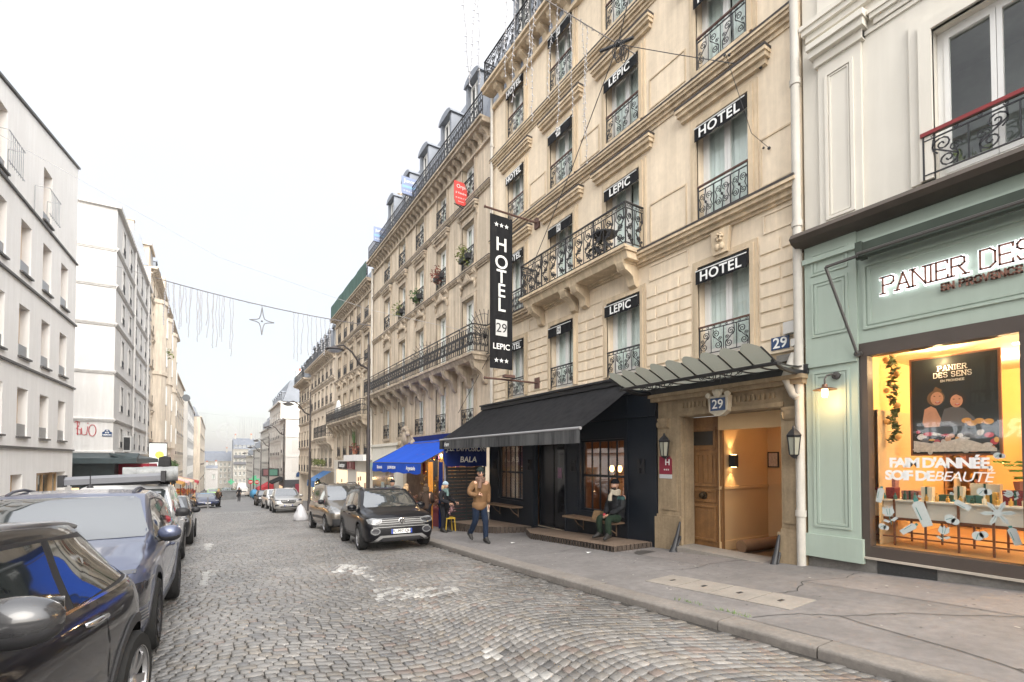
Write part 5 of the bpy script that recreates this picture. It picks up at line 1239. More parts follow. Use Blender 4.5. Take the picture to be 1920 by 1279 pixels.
# shop base of building B
sb = MB(RIGHT); sb.box(25.2, 29.7, -.3, .06, -2.5, 2.3); sb.box(14.7, 25.2, -.6, -.02, 2.0, 2.3); sb.box(14.7, 29.7, .0, .14, 2.3, 2.45); sb.box(24.9, 25.2, -.3, .08, -2.5, 2.3)
sb.build('shop_base', CREAM, B2)
ar = MB(RIGHT)   # arched pediment over the street door of building B
pts = [(22.9+1.25*math.cos(q), .02, 2.02+.75*math.sin(q)) for q in [math.pi*k/14 for k in range(15)]]
ar.prism(pts, (0,.22,0)); ar.ball((22.9,.3,2.6), .32, 10, sq=(.8,.5,1.2)); 
for k in range(7): a = math.pi*(k+.5)/7; ar.ball((22.9+.42*math.cos(a), .3, 2.72+.38*math.sin(a)), .13, 8)
for q in (-1,1): ar.ball((22.9+q*.95,.22,2.35), .16, 8)
ar.build('door_pediment', STONE_BT, B2, smooth=60)
# planters on its railings
for s, z, mm, lb in ((16.5, 9.15, LEAF2, 'bright green trailing plant on the window railing nearest the hotel banner'), (19.08, 9.25, LEAFRED, 'dry reddish plant spilling over a third floor window railing'), (24.24, 9.1, LEAF2, 'yellow green plant in a black window box on the third floor'), (21.66, 9.1, LEAF, 'dark leafy pot plant on the third floor railing of the middle bay')):
    pl_ = thing('window_plant', lb, 'plant', fr_loc if False else RIGHT((s, .2, z)))
    q = MB(RIGHT); leafclump(q, (s-.1,.28,z+.45), .34, 120, .07, droop=.35); q.build('foliage', mm, pl_)
    q = MB(RIGHT); q.box(s-.4, s+.4, .08, .26, z+.1, z+.3); q.build('planter_box', BLACKP, pl_)
# fan shaped iron spikes that part the long balcony
for s, lb in ((14.9, 'fan of iron spikes at the hotel end of the long stone balcony'), (20.4, 'fan of iron spikes dividing the long stone balcony halfway')):
    q = MB(RIGHT)
    for k in range(10):
        a = -.1 + k*math.pi*.62/9; q.tube([(s,.1,5.9),(s,.1+.95*math.sin(a)*.9,5.9+1.05*math.cos(a))], .012, 4)
    for rr_ in (.45,.8): q.tube([(s,.1+rr_*math.sin(-.1+k*math.pi*.62/9)*.9,5.9+1.1*rr_*math.cos(-.1+k*math.pi*.62/9)) for k in range(10)], .01, 4)
    tag(q.build('spike_fan', IRON), lb, 'iron guard')
# estate agent boards
def board(label, s, z0, z1, x0, x1, col, lines, band=None, round_=False):
    t = thing('estate_agent_board', label, 'sign', RIGHT((s, .5, z0)))
    q = MB(); y = s
    if round_:
        pts = [(x0,y,z0+.2),(x0+.1,y,z0),(x1,y,z0),(x1,y,z1-.3),(lerp(x0,x1,.75),y,z1),(x0,y,z1)]
    else: pts = [(x0,y,z0),(x1,y,z0),(x1,y,z1),(x0,y,z1)]
    q.prism(pts, (0,.05,0)); q.build('board_panel', mat('board_'+label.split()[0], col, .6), t)
    if band: q = MB(); q.box(x0+.02, x1-.02, y-.006, y-.001, lerp(z0,z1,.36), lerp(z0,z1,.5)); q.build('colour_band', mat('board_band', band, .6), t)
    for tx, v, sz in lines: place_text(tx, WHITEP, t, ((x0+x1)/2, y-.012, lerp(z0,z1,v)), (1,0,0), (0,0,1), sz, depth=.002)
    q = MB(); q.tube([(x0,y+.025,z0),(W,y+.025,z0-.15)], .02, 5); q.tube([(x1,y+.025,lerp(z0,z1,.6)),(W+.2,y+.025,lerp(z0,z1,.5))], .02, 5); q.build('bracket', IRON, t)
    return t
board('red sale board with a round logo fixed to a top floor window', 16.55, 11.45, 12.35, 7.70, 8.25, (.62,.06,.05), [('Orpi', .78, .2), ('à Vendre', .5, .125), ('01 42 38 17 36', .28, .075), ('Estimation', .13, .055)], round_=True)
board('slate blue sale board standing on the roof balcony above the second bay', 21.9, 14.35, 15.2, 7.42, 8.17, (.22,.27,.42), [('Junot', .76, .25), ('01 42 52 40 00', .18, .095)], band=(.22,.40,.62))
board('slate blue sale board on the roof balcony at the far corner of the block', 27.3, 14.2, 15.05, 7.6, 8.3, (.22,.27,.42), [('Junot', .76, .24), ('01 42 52 40 00', .18, .09)], band=(.22,.40,.62))
sa = MB(RIGHT); sa.lathe([(.0,0),(.15,.02),(.28,.09),(.30,.11)], (15.6,-1.0,17.6), 14, 0, 'y'); sa.tube([(15.6,-1.0,16.8),(15.6,-1.0,17.6)], .03); tag(sa.build('satellite_dish', mat('grey_dish', (.35,.36,.38), .5), smooth=50), 'grey satellite dish on the zinc roof next to the hotel', 'satellite dish')

# building C: green canvas screens along its roof balcony
bC = [31.2+2.0*k for k in range(5)]
B3 = haussmann('apartment_building', 'ornate stone apartment block with green canvas screens along its roof balcony', 29.8, 40.9, bC, 1.0, [(1.75, 3.6), (4.42, 6.6), (7.95, 9.7), (10.75, 12.25)], -2.05, 12.9, STONE_B, STONE_BT, balc=(4.36, .75, 29.95, 40.7), railkind='fig', carved=True, depth_b=12, roof=None)
q = MB(RIGHT); q.prism([(29.8,-.9,12.95),(29.8,-1.1,15.2),(29.8,-11.9,15.2),(29.8,-11.9,12.95)], (11.1,0,0)); q.build('roof', ZINC, B3)
q = MB(RIGHT)
for k in range(9):
    a = 29.95+1.2*k; q.box(a, a+1.17, .42, .44, 12.98, 14.05+.03*math.sin(k*2.3))
q.build('canvas_screen', mat('green_canvas', (.04,.085,.07), .85, .2, var=.45, vscale=1.2, streak=.4, grime=(.14,.22,.19)), B3)
chimney(B3, RIGHT, 33, -3, 15, 16.6); chimney(B3, RIGHT, 40.2, -1.6, 15, 16.2)
for s, lb in ((37.2, 'white cloth sheet draped over the balcony railing of the ornate stone block'),):
    q = MB(RIGHT); 
    for k in range(6): q.ball((s-.5+.2*k,.55,5.3+.25*math.sin(k)), .3, 8, sq=(1,.5,1.6))
    tag(q.build('draped_sheet', WHITEP, smooth=180), lb, 'cloth')
pc = thing('balcony_cactus', 'dark potted cactus on a first floor railing of the ornate stone block', 'plant', RIGHT((33.2,.3,2)))
q = MB(RIGHT)
for k in range(9): a = rnd.uniform(-.6,.6); q.tube([(33.2,.3,2.2),(33.2+a*.8,.35,2.9+rnd.uniform(0,.6))], [.06,.03], 5)
q.build('stems', LEAF, pc); q = MB(RIGHT); leafclump(q, (32.6,.4,2.3), .35, 60, .09); q.build('foliage', LEAFRED, pc)
q = MB(RIGHT); q.lathe([(.13,0),(.17,.3)], (33.2,.25,1.92), 8); q.build('pot', TERRA, pc)

B4 = haussmann('apartment_building', 'narrower stone apartment block with a roof balcony behind the second street lamp', 40.95, 52.9, [42.3+1.88*k for k in range(6)], .95, [(.9, 2.6), (3.5, 5.5), (6.4, 8.0), (8.5, 9.9)], -2.6, 10.6, STONE_C, STONE_C, balc=(3.44, .7, 41.2, 46.8), railkind='bars', far=True, corn=.6, rfh=2.8)
B5 = haussmann('apartment_building', 'stone corner building with two roof balconies just before the cross street', 52.95, 60.3, [54.2+1.9*k for k in range(4)], .95, [(.2, 1.9), (2.9, 4.6), (5.6, 7.2), (8.0, 9.4)], -3.2, 10.0, STONE_C, STONE_C, railkind='bars', far=True, corn=.7, dorm=True, rfh=2.8)
q = MB(RIGHT); 
for k in range(20): leafclump(q, (41.5+.27*k,.7,1.3), .35, 14, .1)
tag(q.build('balcony_greenery', LEAF2), 'row of pale green balcony plants on the narrower stone block', 'plants')

def plain(name, label, fr, s0, s1, base, top, bays, w, rows, m, roofm=ZINC, rh=2.6, depth_b=10, shut=False, bars=True, bands=True, dorm=False, setb=.3, gable=None, cat='building', corn=.3, curt=.6):
    B = thing(name, label, cat, fr(((s0+s1)/2, 0, base)))
    ops = [(s-w/2, s+w/2, a, c) for s in bays for a, c in rows]
    b = MB(fr); wall_grid(b, s0, s1, base-2, top, ops, .2, 0, 0, 1, .6)
    for s in (s0, s1): b.quad((s,0,base-2),(s,-depth_b,base-2),(s,-depth_b,top),(s,0,top))
    b.quad((s0,-depth_b,base-2),(s1,-depth_b,base-2),(s1,-depth_b,top),(s0,-depth_b,top)); b.quad((s0,0,top),(s1,0,top),(s1,-depth_b,top),(s0,-depth_b,top))
    b.build('wall', [m, DARKIN], B)
    t = MB(fr)
    if bands:
        for z in [r[0]-.3 for r in rows]: t.box(s0, s1, .001, .06, z-.06, z+.06)
    for s in bays:
        for a, c in rows: t.box(s-w/2-.06, s+w/2+.06, .001, .08, a-.07, a)
    t.box(s0-.05, s1+.05, -.1, corn, top-.12, top+.1); t.build('trim', m, B)
    for s in bays:
        for a, c in rows:
            window(B, fr, s, w, a, c, .18, curt=curt)
            if bars: railing(B, fr, s, w-.02, .5, a, .04, 'bars', t=.012)
            if shut:
                q = MB(fr)
                for g_ in (-1, 1): q.box(s+g_*(w/2+.24)-.22, s+g_*(w/2+.24)+.22, .002, .04, a, c)
                q.build('shutter', WFRAME, B)
    if roofm:
        r = MB(fr); r.prism([(s0,-setb,top+.1),(s0,-setb-1.0,top+rh*.85),(s0,-depth_b/2,top+rh),(s0,-depth_b+setb+1,top+rh*.85),(s0,-depth_b+setb,top+.1)], (s1-s0,0,0)); r.build('roof', roofm, B)
        if dorm:
            for s in bays: dormer(B, fr, s, -setb, top+.15, 1.1, 1.5, 1.2)
        chimney(B, fr, lerp(s0,s1,.15), -3, top+1, top+rh+1.2, .6, 1.2, 3, m)
        chimney(B, fr, lerp(s0,s1,.9), -4, top+1, top+rh+1.0, .6, 1.2, 3, m)
    return B
WH2 = mat('white_far_render', (.63,.61,.575), .9, .2, var=.12, vscale=.3, streak=.12, grime=(.45,.42,.38))
GP = Fr((0,73.6,0),(-1,0,0),(0,-1,0))       # walls that face the camera at the cross street: s = -x
B6 = plain('corner_house', 'low white corner house beyond the cross street with dark shopfront', RIGHT, 73.6, 80, -4.2, 7.4, [75.4, 78.2], 1.0, [(-.2, 1.7), (2.5, 4.3), (5.2, 6.6)], WH2, roofm=None)
q = MB(GP); 
for s in (-9.6, -10.9): 
    for a, c in ((-.2,1.7),(2.5,4.3)): q.box(s-.45, s+.45, .001, .03, a, c)
q.build('blind_windows', mat('grey_blind', (.55,.52,.48), .8), B6)
q = MB(GP); q.box(-17, -8.3, .001, .10, 7.3, 7.5); q.box(-17, -8.3, .001, .06, 1.9, 2.05); q.box(-17, -8.3, .001, .06, 4.7, 4.8); q.build('cornice', WH2, B6)
B7 = plain('tall_white_building', 'tall white building with zinc mansard behind the low corner house', RIGHT, 80.05, 97, -4.6, 10.4, [82+2.6*k for k in range(6)], 1.0, [(-.4,1.4),(2.2,4.0),(4.8,6.4),(7.4,9.0)], WH2, dorm=True, rh=4.0)
B8 = plain('white_building', 'white building with pale zinc roof farther down the right side', RIGHT, 97.1, 118, -5.4, 7.4, [99+2.7*k for k in range(7)], 1.0, [(-2,-.4),(.6,2.2),(3.2,4.6),(5.4,6.8)], WH2, dorm=True, rh=3.8)
B9 = plain('pale_house', 'pale house low down the right side with a mossy cornice', RIGHT, 118.2, 142, -6.2, 4.0, [121+3*k for k in range(7)], 1.0, [(-3.5,-2),(-1,.6),(1.6,3.0)], WH2, rh=2.6, dorm=True)
B10 = plain('white_building', 'last tall white building on the right before the street bends', RIGHT, 142.5, 175, -7.2, 2.6, [146+3*k for k in range(9)], 1.0, [(-4.5,-3),(-2,-.5),(.4,1.8)], WH2, dorm=True, rh=3.4)
# far end of the street: facades across the view
GE = Fr((0,214,0),(-1,0,0),(0,-1,0))
FARW = mat('far_pale_stone', (.38,.36,.32), .9, .2, var=.15, vscale=.15)
E1 = plain('mansard_block', 'big pale block with a blue grey mansard closing the end of the street', GE, -13.0, -5.7, -10.6, 5.6, [-12.3+1.42*k for k in range(5)], .8, [(-7.5,-6),(-4.8,-3.2),(-2.2,-.6),(.4,1.9),(2.8,4.4)], FARW, SLATE, dorm=True, rh=4.6, bars=False, depth_b=16, curt=0)
q = MB(GE)
for z in (-.1, 2.5): q.box(-12.9, -5.8, .05, .7, z-.2, z); q.box(-12.9, -5.8, .62, .68, z, z+.8)
q.build('balcony', mat('far_iron', (.12,.12,.13), .7), E1)
GE2 = Fr((0,232,0),(-1,0,0),(0,-1,0))
E2 = plain('pale_terrace', 'long pale terrace in the haze left of the mansard block', GE2, -5.6, 6, -11, .9, [-4.8+1.5*k for k in range(7)], .8, [(-8.4,-7),(-6,-4.5),(-3.6,-2.1),(-1.3,.1)], FARW, SLATE, rh=4.2, bars=False, curt=0)
GE3 = Fr((0,196,0),(-1,0,0),(0,-1,0))
E3 = plain('small_white_house', 'small white house at the bend in front of the hazy terrace', GE3, -.6, 3.0, -9.6, -1.6, [.6], .9, [(-5.2,-3.6)], WHITE_O, rh=1.2, bars=False)
# ------------------------------------------------------------------ left side. Facade coordinate s = -y
# L1: modern white render building, its plane turned by two degrees
_a = R(2.0)
L1F = Fr((-5.56, 29.0, 0), (math.sin(_a), -math.cos(_a), 0), (math.cos(_a), math.sin(_a), 0))
L1F = Fr((-5.56, 29.0, 0), (-math.sin(_a), -math.cos(_a), 0), (math.cos(_a), -math.sin(_a), 0))
# s = distance back from the far corner towards the camera
M1 = thing('modern_building', 'modern white rendered building with deep timber framed windows and dark string courses', 'building', (-5.56, 18, -1.2))
LEN = 21.5
def ys(y): return 29.0 - y
rows1 = []
ops = []; wins = []
def addw(yc, w, z0, z1): ops.append((ys(yc)-w/2, ys(yc)+w/2, z0, z1)); wins.append((ys(yc), w, z0, z1))
YC = [27.35-2.12*k for k in range(9)]
for k, y in enumerate(YC):
    addw(y, .95, 2.36, 4.02); addw(y-.0, .95, 5.12, 6.9)
    addw(y, .95, 8.05, 9.85)
    if k % 2 == 1 or k > 3: addw(y-.1, .95, 10.75, 12.75)
for yc, w in ((26.3,3.4),(22.75,1.0),(20.7,.9),(17.5,3),(13.5,3)): addw(yc, w, -.75, 1.02)
b = MB(L1F); 
wall_grid(b, 0, LEN, -3.2, 12.9, ops, .38, 0, 0, 1, .8)
b.poly([(0,0,12.9),(LEN,0,12.9),(LEN,0,11.6+0*1),(LEN,0,12.9)][:2]+[(LEN,0,12.9+.02),(9.3,0,13.25),(0,0,14.95)])
b.quad((0,0,-3.2),(0,-10,-3.2),(0,-10,14.95),(0,0,14.95)); b.quad((LEN,0,-3.2),(LEN,-10,-3.2),(LEN,-10,12.9),(LEN,0,12.9)); b.poly([(0,0,14.95),(9.3,0,13.25),(LEN,0,12.92),(LEN,-10,12.92),(9.3,-10,13.25),(0,-10,14.95)])
b.build('wall', [WHITE_R, DARKIN], M1)
t = MB(L1F)
for z in (1.96, 4.78, 7.68, 10.52): t.box(-.03, LEN, .001, .07, z-.045, z+.03)
t.prism([(-.05,.07,14.98),(9.3,.07,13.28),(9.3,.07,13.36),(-.05,.07,15.06)], (0,-.3,0)); t.prism([(9.3,.07,13.28),(LEN,.07,12.95),(LEN,.07,13.03),(9.3,.07,13.36)], (0,-.3,0))
for s, w, z0, z1 in wins:
    if z0 > 1: t.box(s-w/2-.05, s+w/2+.05, .001, .09, z0-.07, z0-.01)
t.build('metal_flashing', mat('grey_flashing', (.10,.095,.09), .5, var=.2), M1)
for s, w, z0, z1 in wins:
    f = window(M1, L1F, s, w, z0, z1, .34, leaves=2 if w > 1.5 else 1, wood=True, curt=.3)
    q = MB(L1F)
    for g_ in (-.25,.25): q.box(s+w*g_-.03, s+w*g_+.03, -.345, -.2, z0, z1)
    q.build('wood_mullion', WOODF, M1)
    if z0 > 1:
        q = MB(L1F); q.box(s-w/2+.02, s+w/2-.02, -.07, -.05, z0, z0+.42 if z0 < 10 else z0+.35); q.build('guard_panel', mat('grey_guard_glass', (.22,.22,.22), .3), M1)
rl = MB(L1F)
for s0 in (4.0, 7.6):
    for k in range(9): rl.tube([(s0+.16*k,.02 if k in (0,8) else .42,10.55),(s0+.16*k,.02 if k in (0,8) else .42,11.55)], .012, 4)
    rl.tube([(s0,.02,11.55),(s0,.42,11.55),(s0+1.28,.42,11.55),(s0+1.28,.02,11.55)], .014, 4); rl.tube([(s0,.42,10.62),(s0+1.28,.42,10.62)], .012, 4)
rl.build('guard_rail', mat('galvanised', (.33,.34,.35), .4, metal=.6), M1)

# L2: older white corner house; one face to the street, one to the side street
L2 = thing('corner_house', 'old white rendered corner house with red graffiti and thin grey string courses', 'building', (-7, 45, -2.5))
Y2 = 38.9; TOP = 17.7
rows2 = [(2.3,3.6),(4.75,6.45),(7.8,9.6),(10.75,12.1),(13.0,14.4),(15.55,17.1)]
b2 = [-(Y2+2.7+3.0*k) for k in range(6)]
ops = [(s-.45, s+.45, a, c) for s in b2 for a, c in rows2]
b = MB(LEFT); wall_grid(b, -57.0, -Y2, -5, TOP, ops, .2, 0, 0, 1, .6); 
S2 = Fr((0, Y2, 0), (-1, 0, 0), (0, -1, 0))     # s = -x
ops2 = [(9.15, 9.95, 7.9, 9.9), (9.3, 10.0, 2.2, 3.6)] + [(12.5, 13.4, a, c) for a, c in rows2]
b.fr = S2; wall_grid(b, -WL, 22, -5, TOP, ops2, .2, 0, 0, 1, .6)
b.fr = None; b.quad((WL,Y2,TOP),(WL,57,TOP),(-22,57,TOP),(-22,Y2,TOP)); b.quad((WL,57,-5),(-22,57,-5),(-22,57,TOP),(WL,57,TOP))
b.build('wall', [WHITE_O, DARKIN], L2)
t = MB(LEFT)
for z in (1.95, 4.0, 7.05, 10.1, 12.55, 14.9): 
    hood(t, -57, -Y2+.14, z, .14, .14)
t.box(-57.05, -Y2+.2, -.2, .22, TOP-.1, TOP+.14)
for s in b2:
    for a, c in rows2: surround(t, s, .9, a, c, .12, .03)
t.fr = S2
for z in (1.95, 4.0, 7.05, 10.1, 12.55, 14.9): hood(t, -WL, 22, z, .138, .138)
t.box(-WL, 22, -.2, .21, TOP-.11, TOP+.135)
t.build('string_courses', WHITE_O, L2)
r = MB(); r.prism([(WL-.1,Y2+.1,TOP+.1),(-21,Y2+.1,TOP+.1),(-20,Y2+3,TOP+1.4),(WL-2,Y2+3,TOP+1.4)], (0,15,0)); r.build('roof', ZINC, L2)
for s in b2:
    for a, c in rows2:
        window(L2, LEFT, s, .9, a, c, .18, curt=.7); railing(L2, LEFT, s, .88, .45, a, .04, 'bars', t=.014)
for o in ops2: window(L2, S2, (o[0]+o[1])/2, o[1]-o[0], o[2], o[3], .18, rail=(.33,.66), curt=0)
q = MB(S2)
for z in (16.3, 13.4, 11.0):
    for k in range(16): q.box(9.0, 9.5, .001, .03, z-.95+.12*k, z-.88+.12*k)
q.build('louvred_vent', mat('vent_grey', (.16,.16,.16), .7), L2)
q = MB(); q.tube([(WL+.12,46.2,2),(WL+.12,46.2,17.6)], .07, 6); q.tube([(WL+.12,54.5,2),(WL+.12,54.5,17.6)], .07, 6); tag(q.build('drainpipe', WHITE_O), 'white downpipes on the old white corner house', 'drainpipe', 'downpipes on the facades')
# graffiti, street plate
gf = MB(S2); GZ = 3.1
def gr(pts): gf.tube([(6.38+(s-6.7)*.49, .02, z+.1) for s, z in pts], .022, 5, caps=False)
gr([(8.75,3.72),(8.55,3.8),(8.3,3.74),(8.35,3.5),(8.6,3.35),(8.2,3.3),(8.15,3.0),(8.55,3.05)]); gr([(8.5,3.75),(8.45,2.95)]); gr([(8.1,3.4),(8.05,3.0),(7.85,2.95),(7.6,3.0),(7.5,3.5)]); gr([(7.5,3.72),(7.48,3.66)])
gr([(7.05+.35*math.cos(k*.35), 3.25+.36*math.sin(k*.35)) for k in range(19)])
gf.build('graffiti', mat('red_spray', (.45,.05,.06), .7), L2)
pq = thing('street_name_plate', 'navy arched enamel street name plate on the white corner house', 'sign', S2((6.1,.03,3)))
q = MB(S2); q.prism([(5.60,.01,3.0),(6.08,.01,3.0),(6.08,.01,3.26),(5.99,.01,3.30),(5.93,.01,3.42),(5.75,.01,3.42),(5.69,.01,3.30),(5.60,.01,3.26)], (0,.03,0)); q.build('enamel_plate', NAVY, pq)
for tx, z, sz in (('18e', 3.35, .08), ('RUE', 3.23, .11), ('VERON', 3.09, .13)): place_text(tx, WHITEP, pq, S2((5.84,.045,z)), (1,0,0), (0,0,1), sz, depth=.002, bold=.003)
ac = thing('air_conditioner', 'white air conditioner box on the white corner house above the glass canopy', 'machine', (WL+.2, 43, 2.5)); q = MB(LEFT); q.box(-44, -42.6, .01, .45, 2.1, 3.2); q.build('case', mat('ac_white', (.55,.55,.54), .6), ac); q = MB(LEFT); q.box(-42.598,-42.59,.05,.4,2.2,3.1); q.build('grille', BLACKP, ac)
# corner shop with glass canopy
cs = thing('corner_cafe', 'dark green shopfront and glass canopy wrapped round the white corner house', 'shopfront', (-6, 40, -2.2))
DG = mat('dark_green_front', (.025,.045,.05), .4, .5, var=.4, vscale=3)
q = MB(S2); q.box(-WL-.1, 11, .0, .12, -2.5, 1.35); q.fr = LEFT; q.box(-52, -Y2, .0, .12, -3.2, 1.35); q.build('panelling', DG, cs)
q = MB(S2); q.prism([(4.2,1.5,1.30),(4.2,1.5,1.62),(4.2,0,1.95),(4.2,0,1.85)], (6.5,0,0)); q.fr = LEFT; q.prism([(-Y2+1.3,1.35,1.30),(-Y2+1.3,1.35,1.62),(-Y2+1.3,0,1.95),(-Y2+1.3,0,1.85)], (-13,0,0)); q.build('canopy', mat('weathered_green_metal', (.035,.055,.06), .5, var=.5, vscale=2), cs)
for s, z0, z1, w, m_, nm in ((8.2,-1.9,-.2,2.2,emat('cafe_light',(1,.62,.3),1.2),'lit_window'),(6.4,-1.5,.5,1.2,mat('cafe_glass',(.03,.04,.04),.05),'window')):
    q = MB(S2); q.box(s-w/2, s+w/2, .121, .13, z0, z1); q.build(nm, m_, cs)
q = MB(S2); q.box(7.6, 8.9, .8, .84, .05, 1.0); tag(q.build('hanging_sign', mat('white_sign', (.72,.70,.66), .6)), 'square white hanging sign with pale B under the corner canopy', 'sign'); 
s_ = bpy.data.objects['hanging_sign']; place_text('B', mat('gold_letter', (.55,.38,.15), .5), s_, S2((8.25,.845,.52)), (1,0,0), (0,0,1), .5, depth=.003)
ra = thing('red_awning', 'red shop awning with a white flower mark at the corner canopy', 'awning', (WL+.8, 41, .2))
q = MB(); q.poly([(WL+1.7,40.2,1.25),(WL+1.7,45.5,1.25),(WL+1.9,45.5,.2),(WL+1.9,40.2,.2)]); q.poly([(WL+.1,40.2,1.25),(WL+1.7,40.2,1.25),(WL+1.9,40.2,.2),(WL+.1,40.2,.35)]); q.poly([(WL+.1,40.2,1.25),(WL+1.7,40.2,1.25),(WL+1.7,45.5,1.25),(WL+.1,45.5,1.25)]); q.build('canvas', mat('red_canvas', (.32,.012,.03), .8, var=.2), ra)
q = MB(); 
for k in range(6): a = k*math.pi/3; q.prism([(WL+1.0+.1*math.cos(a),40.18,.75+.1*math.sin(a)),(WL+1.0+.28*math.cos(a-.35),40.18,.75+.28*math.sin(a-.35)),(WL+1.0+.28*math.cos(a+.35),40.18,.75+.28*math.sin(a+.35))], (0,-.01,0))
q.build('flower_mark', WHITEP, ra)
bb = thing('billboard', 'bright backlit poster panel with a yellow lemon on the white corner house', 'billboard', (WL+.5, 55, 1)); q = MB(LEFT); q.box(-57.3,-57.2,.05,1.5,.2,3.2); q.build('backing', BLACKP, bb); q = MB(LEFT); q.box(-57.2,-57.19,.1,1.45,.3,3.1); q.build('lit_face', emat('poster_backlight', (.95,.97,.9), .8), bb); q = MB(LEFT); q.lathe([(.35,0),(.35,.01)], (-57.19,.9,2.0), 16, 0, 'x'); q.build('yellow_disc', emat('yellow_back', (.85,.8,.1), .9), bb)

# L3: tall ornate stone building with oriel bays
L3 = haussmann('ornate_building', 'tall ornate stone building with bowed bays and dormers beyond the white corner house', -91, -57.05, [-59.5-3.7*k for k in range(9)], 1.1, [(.2,2.2),(3.6,5.8),(7.2,9.4),(10.8,12.9),(14.2,16.2),(17.4,19.2)], -3.4, 20.2, STONE_C, STONE_C, fr=LEFT, far=True, railkind='bars', corn=.5, shop=True, hoods=(1,3), topbalc=False, rfh=3.0)
q = MB(LEFT)
for s in (-61.3, -68.5, -76): 
    pr = [(s-1.6,.0),(s-1.3,.7),(s-.6,1.0),(s+.6,1.0),(s+1.3,.7),(s+1.6,.0)]
    q.prism([(a, o, 3.0) for a, o in pr], (0,0,14.5)); q.prism([(a*1+(a-s)*.08, o*1.12, 17.5) for a, o in pr], (0,0,.4)); q.prism([(a+(a-s)*.08, o*1.12, 10.2) for a, o in pr], (0,0,.35)); q.prism([(s+(a-s)*.7, o*.6, 2.2) for a, o in pr], (0,0,.8))
q.build('oriel', STONE_C, L3)
for s in (-61.3, -68.5, -76):
    for z0 in (3.6, 7.2, 11.2, 14.2): window(L3, LEFT, s, .9, z0, z0+2.0, -1.03, curt=.3)
q = MB(LEFT); q.box(-60.5,-57.6,-2.5,-.2,20.2,22.4); q.box(-60.7,-57.4,-2.7,0,22.4,22.7); q.build('dormer_block', STONE_C, L3); q = MB(LEFT); q.box(-71,-69,-1.4,.2,20.2,23.2); q.build('dormer_block', STONE_C, L3)
q = MB(LEFT); leafclump(q, (-61.3,1.1,12.6), .6, 60, .15); tag(q.build('balcony_plant', LEAF2), 'yellow green plants on a bowed bay of the ornate building', 'plant')
L4 = plain('pale_building', 'pale building with grey shutters beyond the ornate one on the left', LEFT, -114, -91.05, -4.8, 15.2, [-93.5-3.2*k for k in range(7)], 1.1, [(-1,1),(2.4,4.4),(5.8,7.8),(9.2,11.2),(12.4,14)], STONE_C, rh=2.2)
LF5 = Fr((-4.9,0,0),(0,-1,0),(1,0,0)); LF6 = Fr((-3.5,0,0),(0,-1,0),(1,0,0))
L5 = plain('white_building', 'white building with closed shutters far down the left side', LF5, -146, -114.05, -5.8, 13.4, [-117-3.6*k for k in range(8)], 1.1, [(-2,.2),(2,4),(5.6,7.6),(9.2,11.2)], WH2, rh=3, shut=True)
L6 = plain('beige_building', 'beige gabled building at the far end of the left side', LF6, -205, -146.05, -7.6, 12.6, [-150-4*k for k in range(13)], 1.1, [(-4,-2),(0,2),(4,6),(8,10)], STONE_C, rh=3)
q = MB(LEFT); q.lathe([(.6,0),(.6,.25)], (-101,1.0,12.4), 16, 0, 'x'); q.tube([(-101,.0,12.4),(-101,1,12.4)], .06); tag(q.build('round_sign', MATS['grey_bollard'] if 'grey_bollard' in MATS else mat('slate_sign', (.12,.13,.14), .5)), 'dark oval hanging sign high on the pale left hand building', 'sign')
# ------------------------------------------------------------------ vehicles
CGL = mat('car_glass', (.012,.016,.016), .03, .5, coat=1.0, ior=1.75)
WSC = mat('windscreen_glass', (.03,.036,.038), .03, .5, coat=1.0, ior=2.7)
TYRE = mat('tyre_rubber', (.022,.022,.022), .85, .2, var=.2, vscale=10)
RIM = mat('alloy_rim', (.42,.42,.43), .35, .5, metal=.9); RIMD = mat('dark_alloy', (.06,.06,.065), .35, .5, metal=.6)
CLAD = mat('black_cladding', (.03,.03,.032), .6, .35)
CHROME = mat('chrome', (.62,.62,.63), .12, .5, metal=1.0); LENS = mat('headlight_lens', (.14,.145,.15), .06, .6, coat=1.0); LENSD = mat('dark_lens', (.03,.03,.035), .05, .6, coat=1.0)
SATIN = mat('satin_silver', (.27,.27,.27), .35, .5, metal=.7); GRILLE = mat('grille_black', (.010,.010,.011), .35, .5)
PLATEW = mat('plate_white', (.70,.70,.68), .4); PLATEB = mat('plate_blue', (.02,.06,.35), .4); UNDER = mat('wheel_well', (.008,.008,.008), .95, .1)
INNER = mat('lamp_led', (.85,.86,.88), .1, .6)
def paint(name, col, metal=.35, coat=1.0): return mat(name, col, .32, .5 if metal else .12, metal=metal, coat=coat)
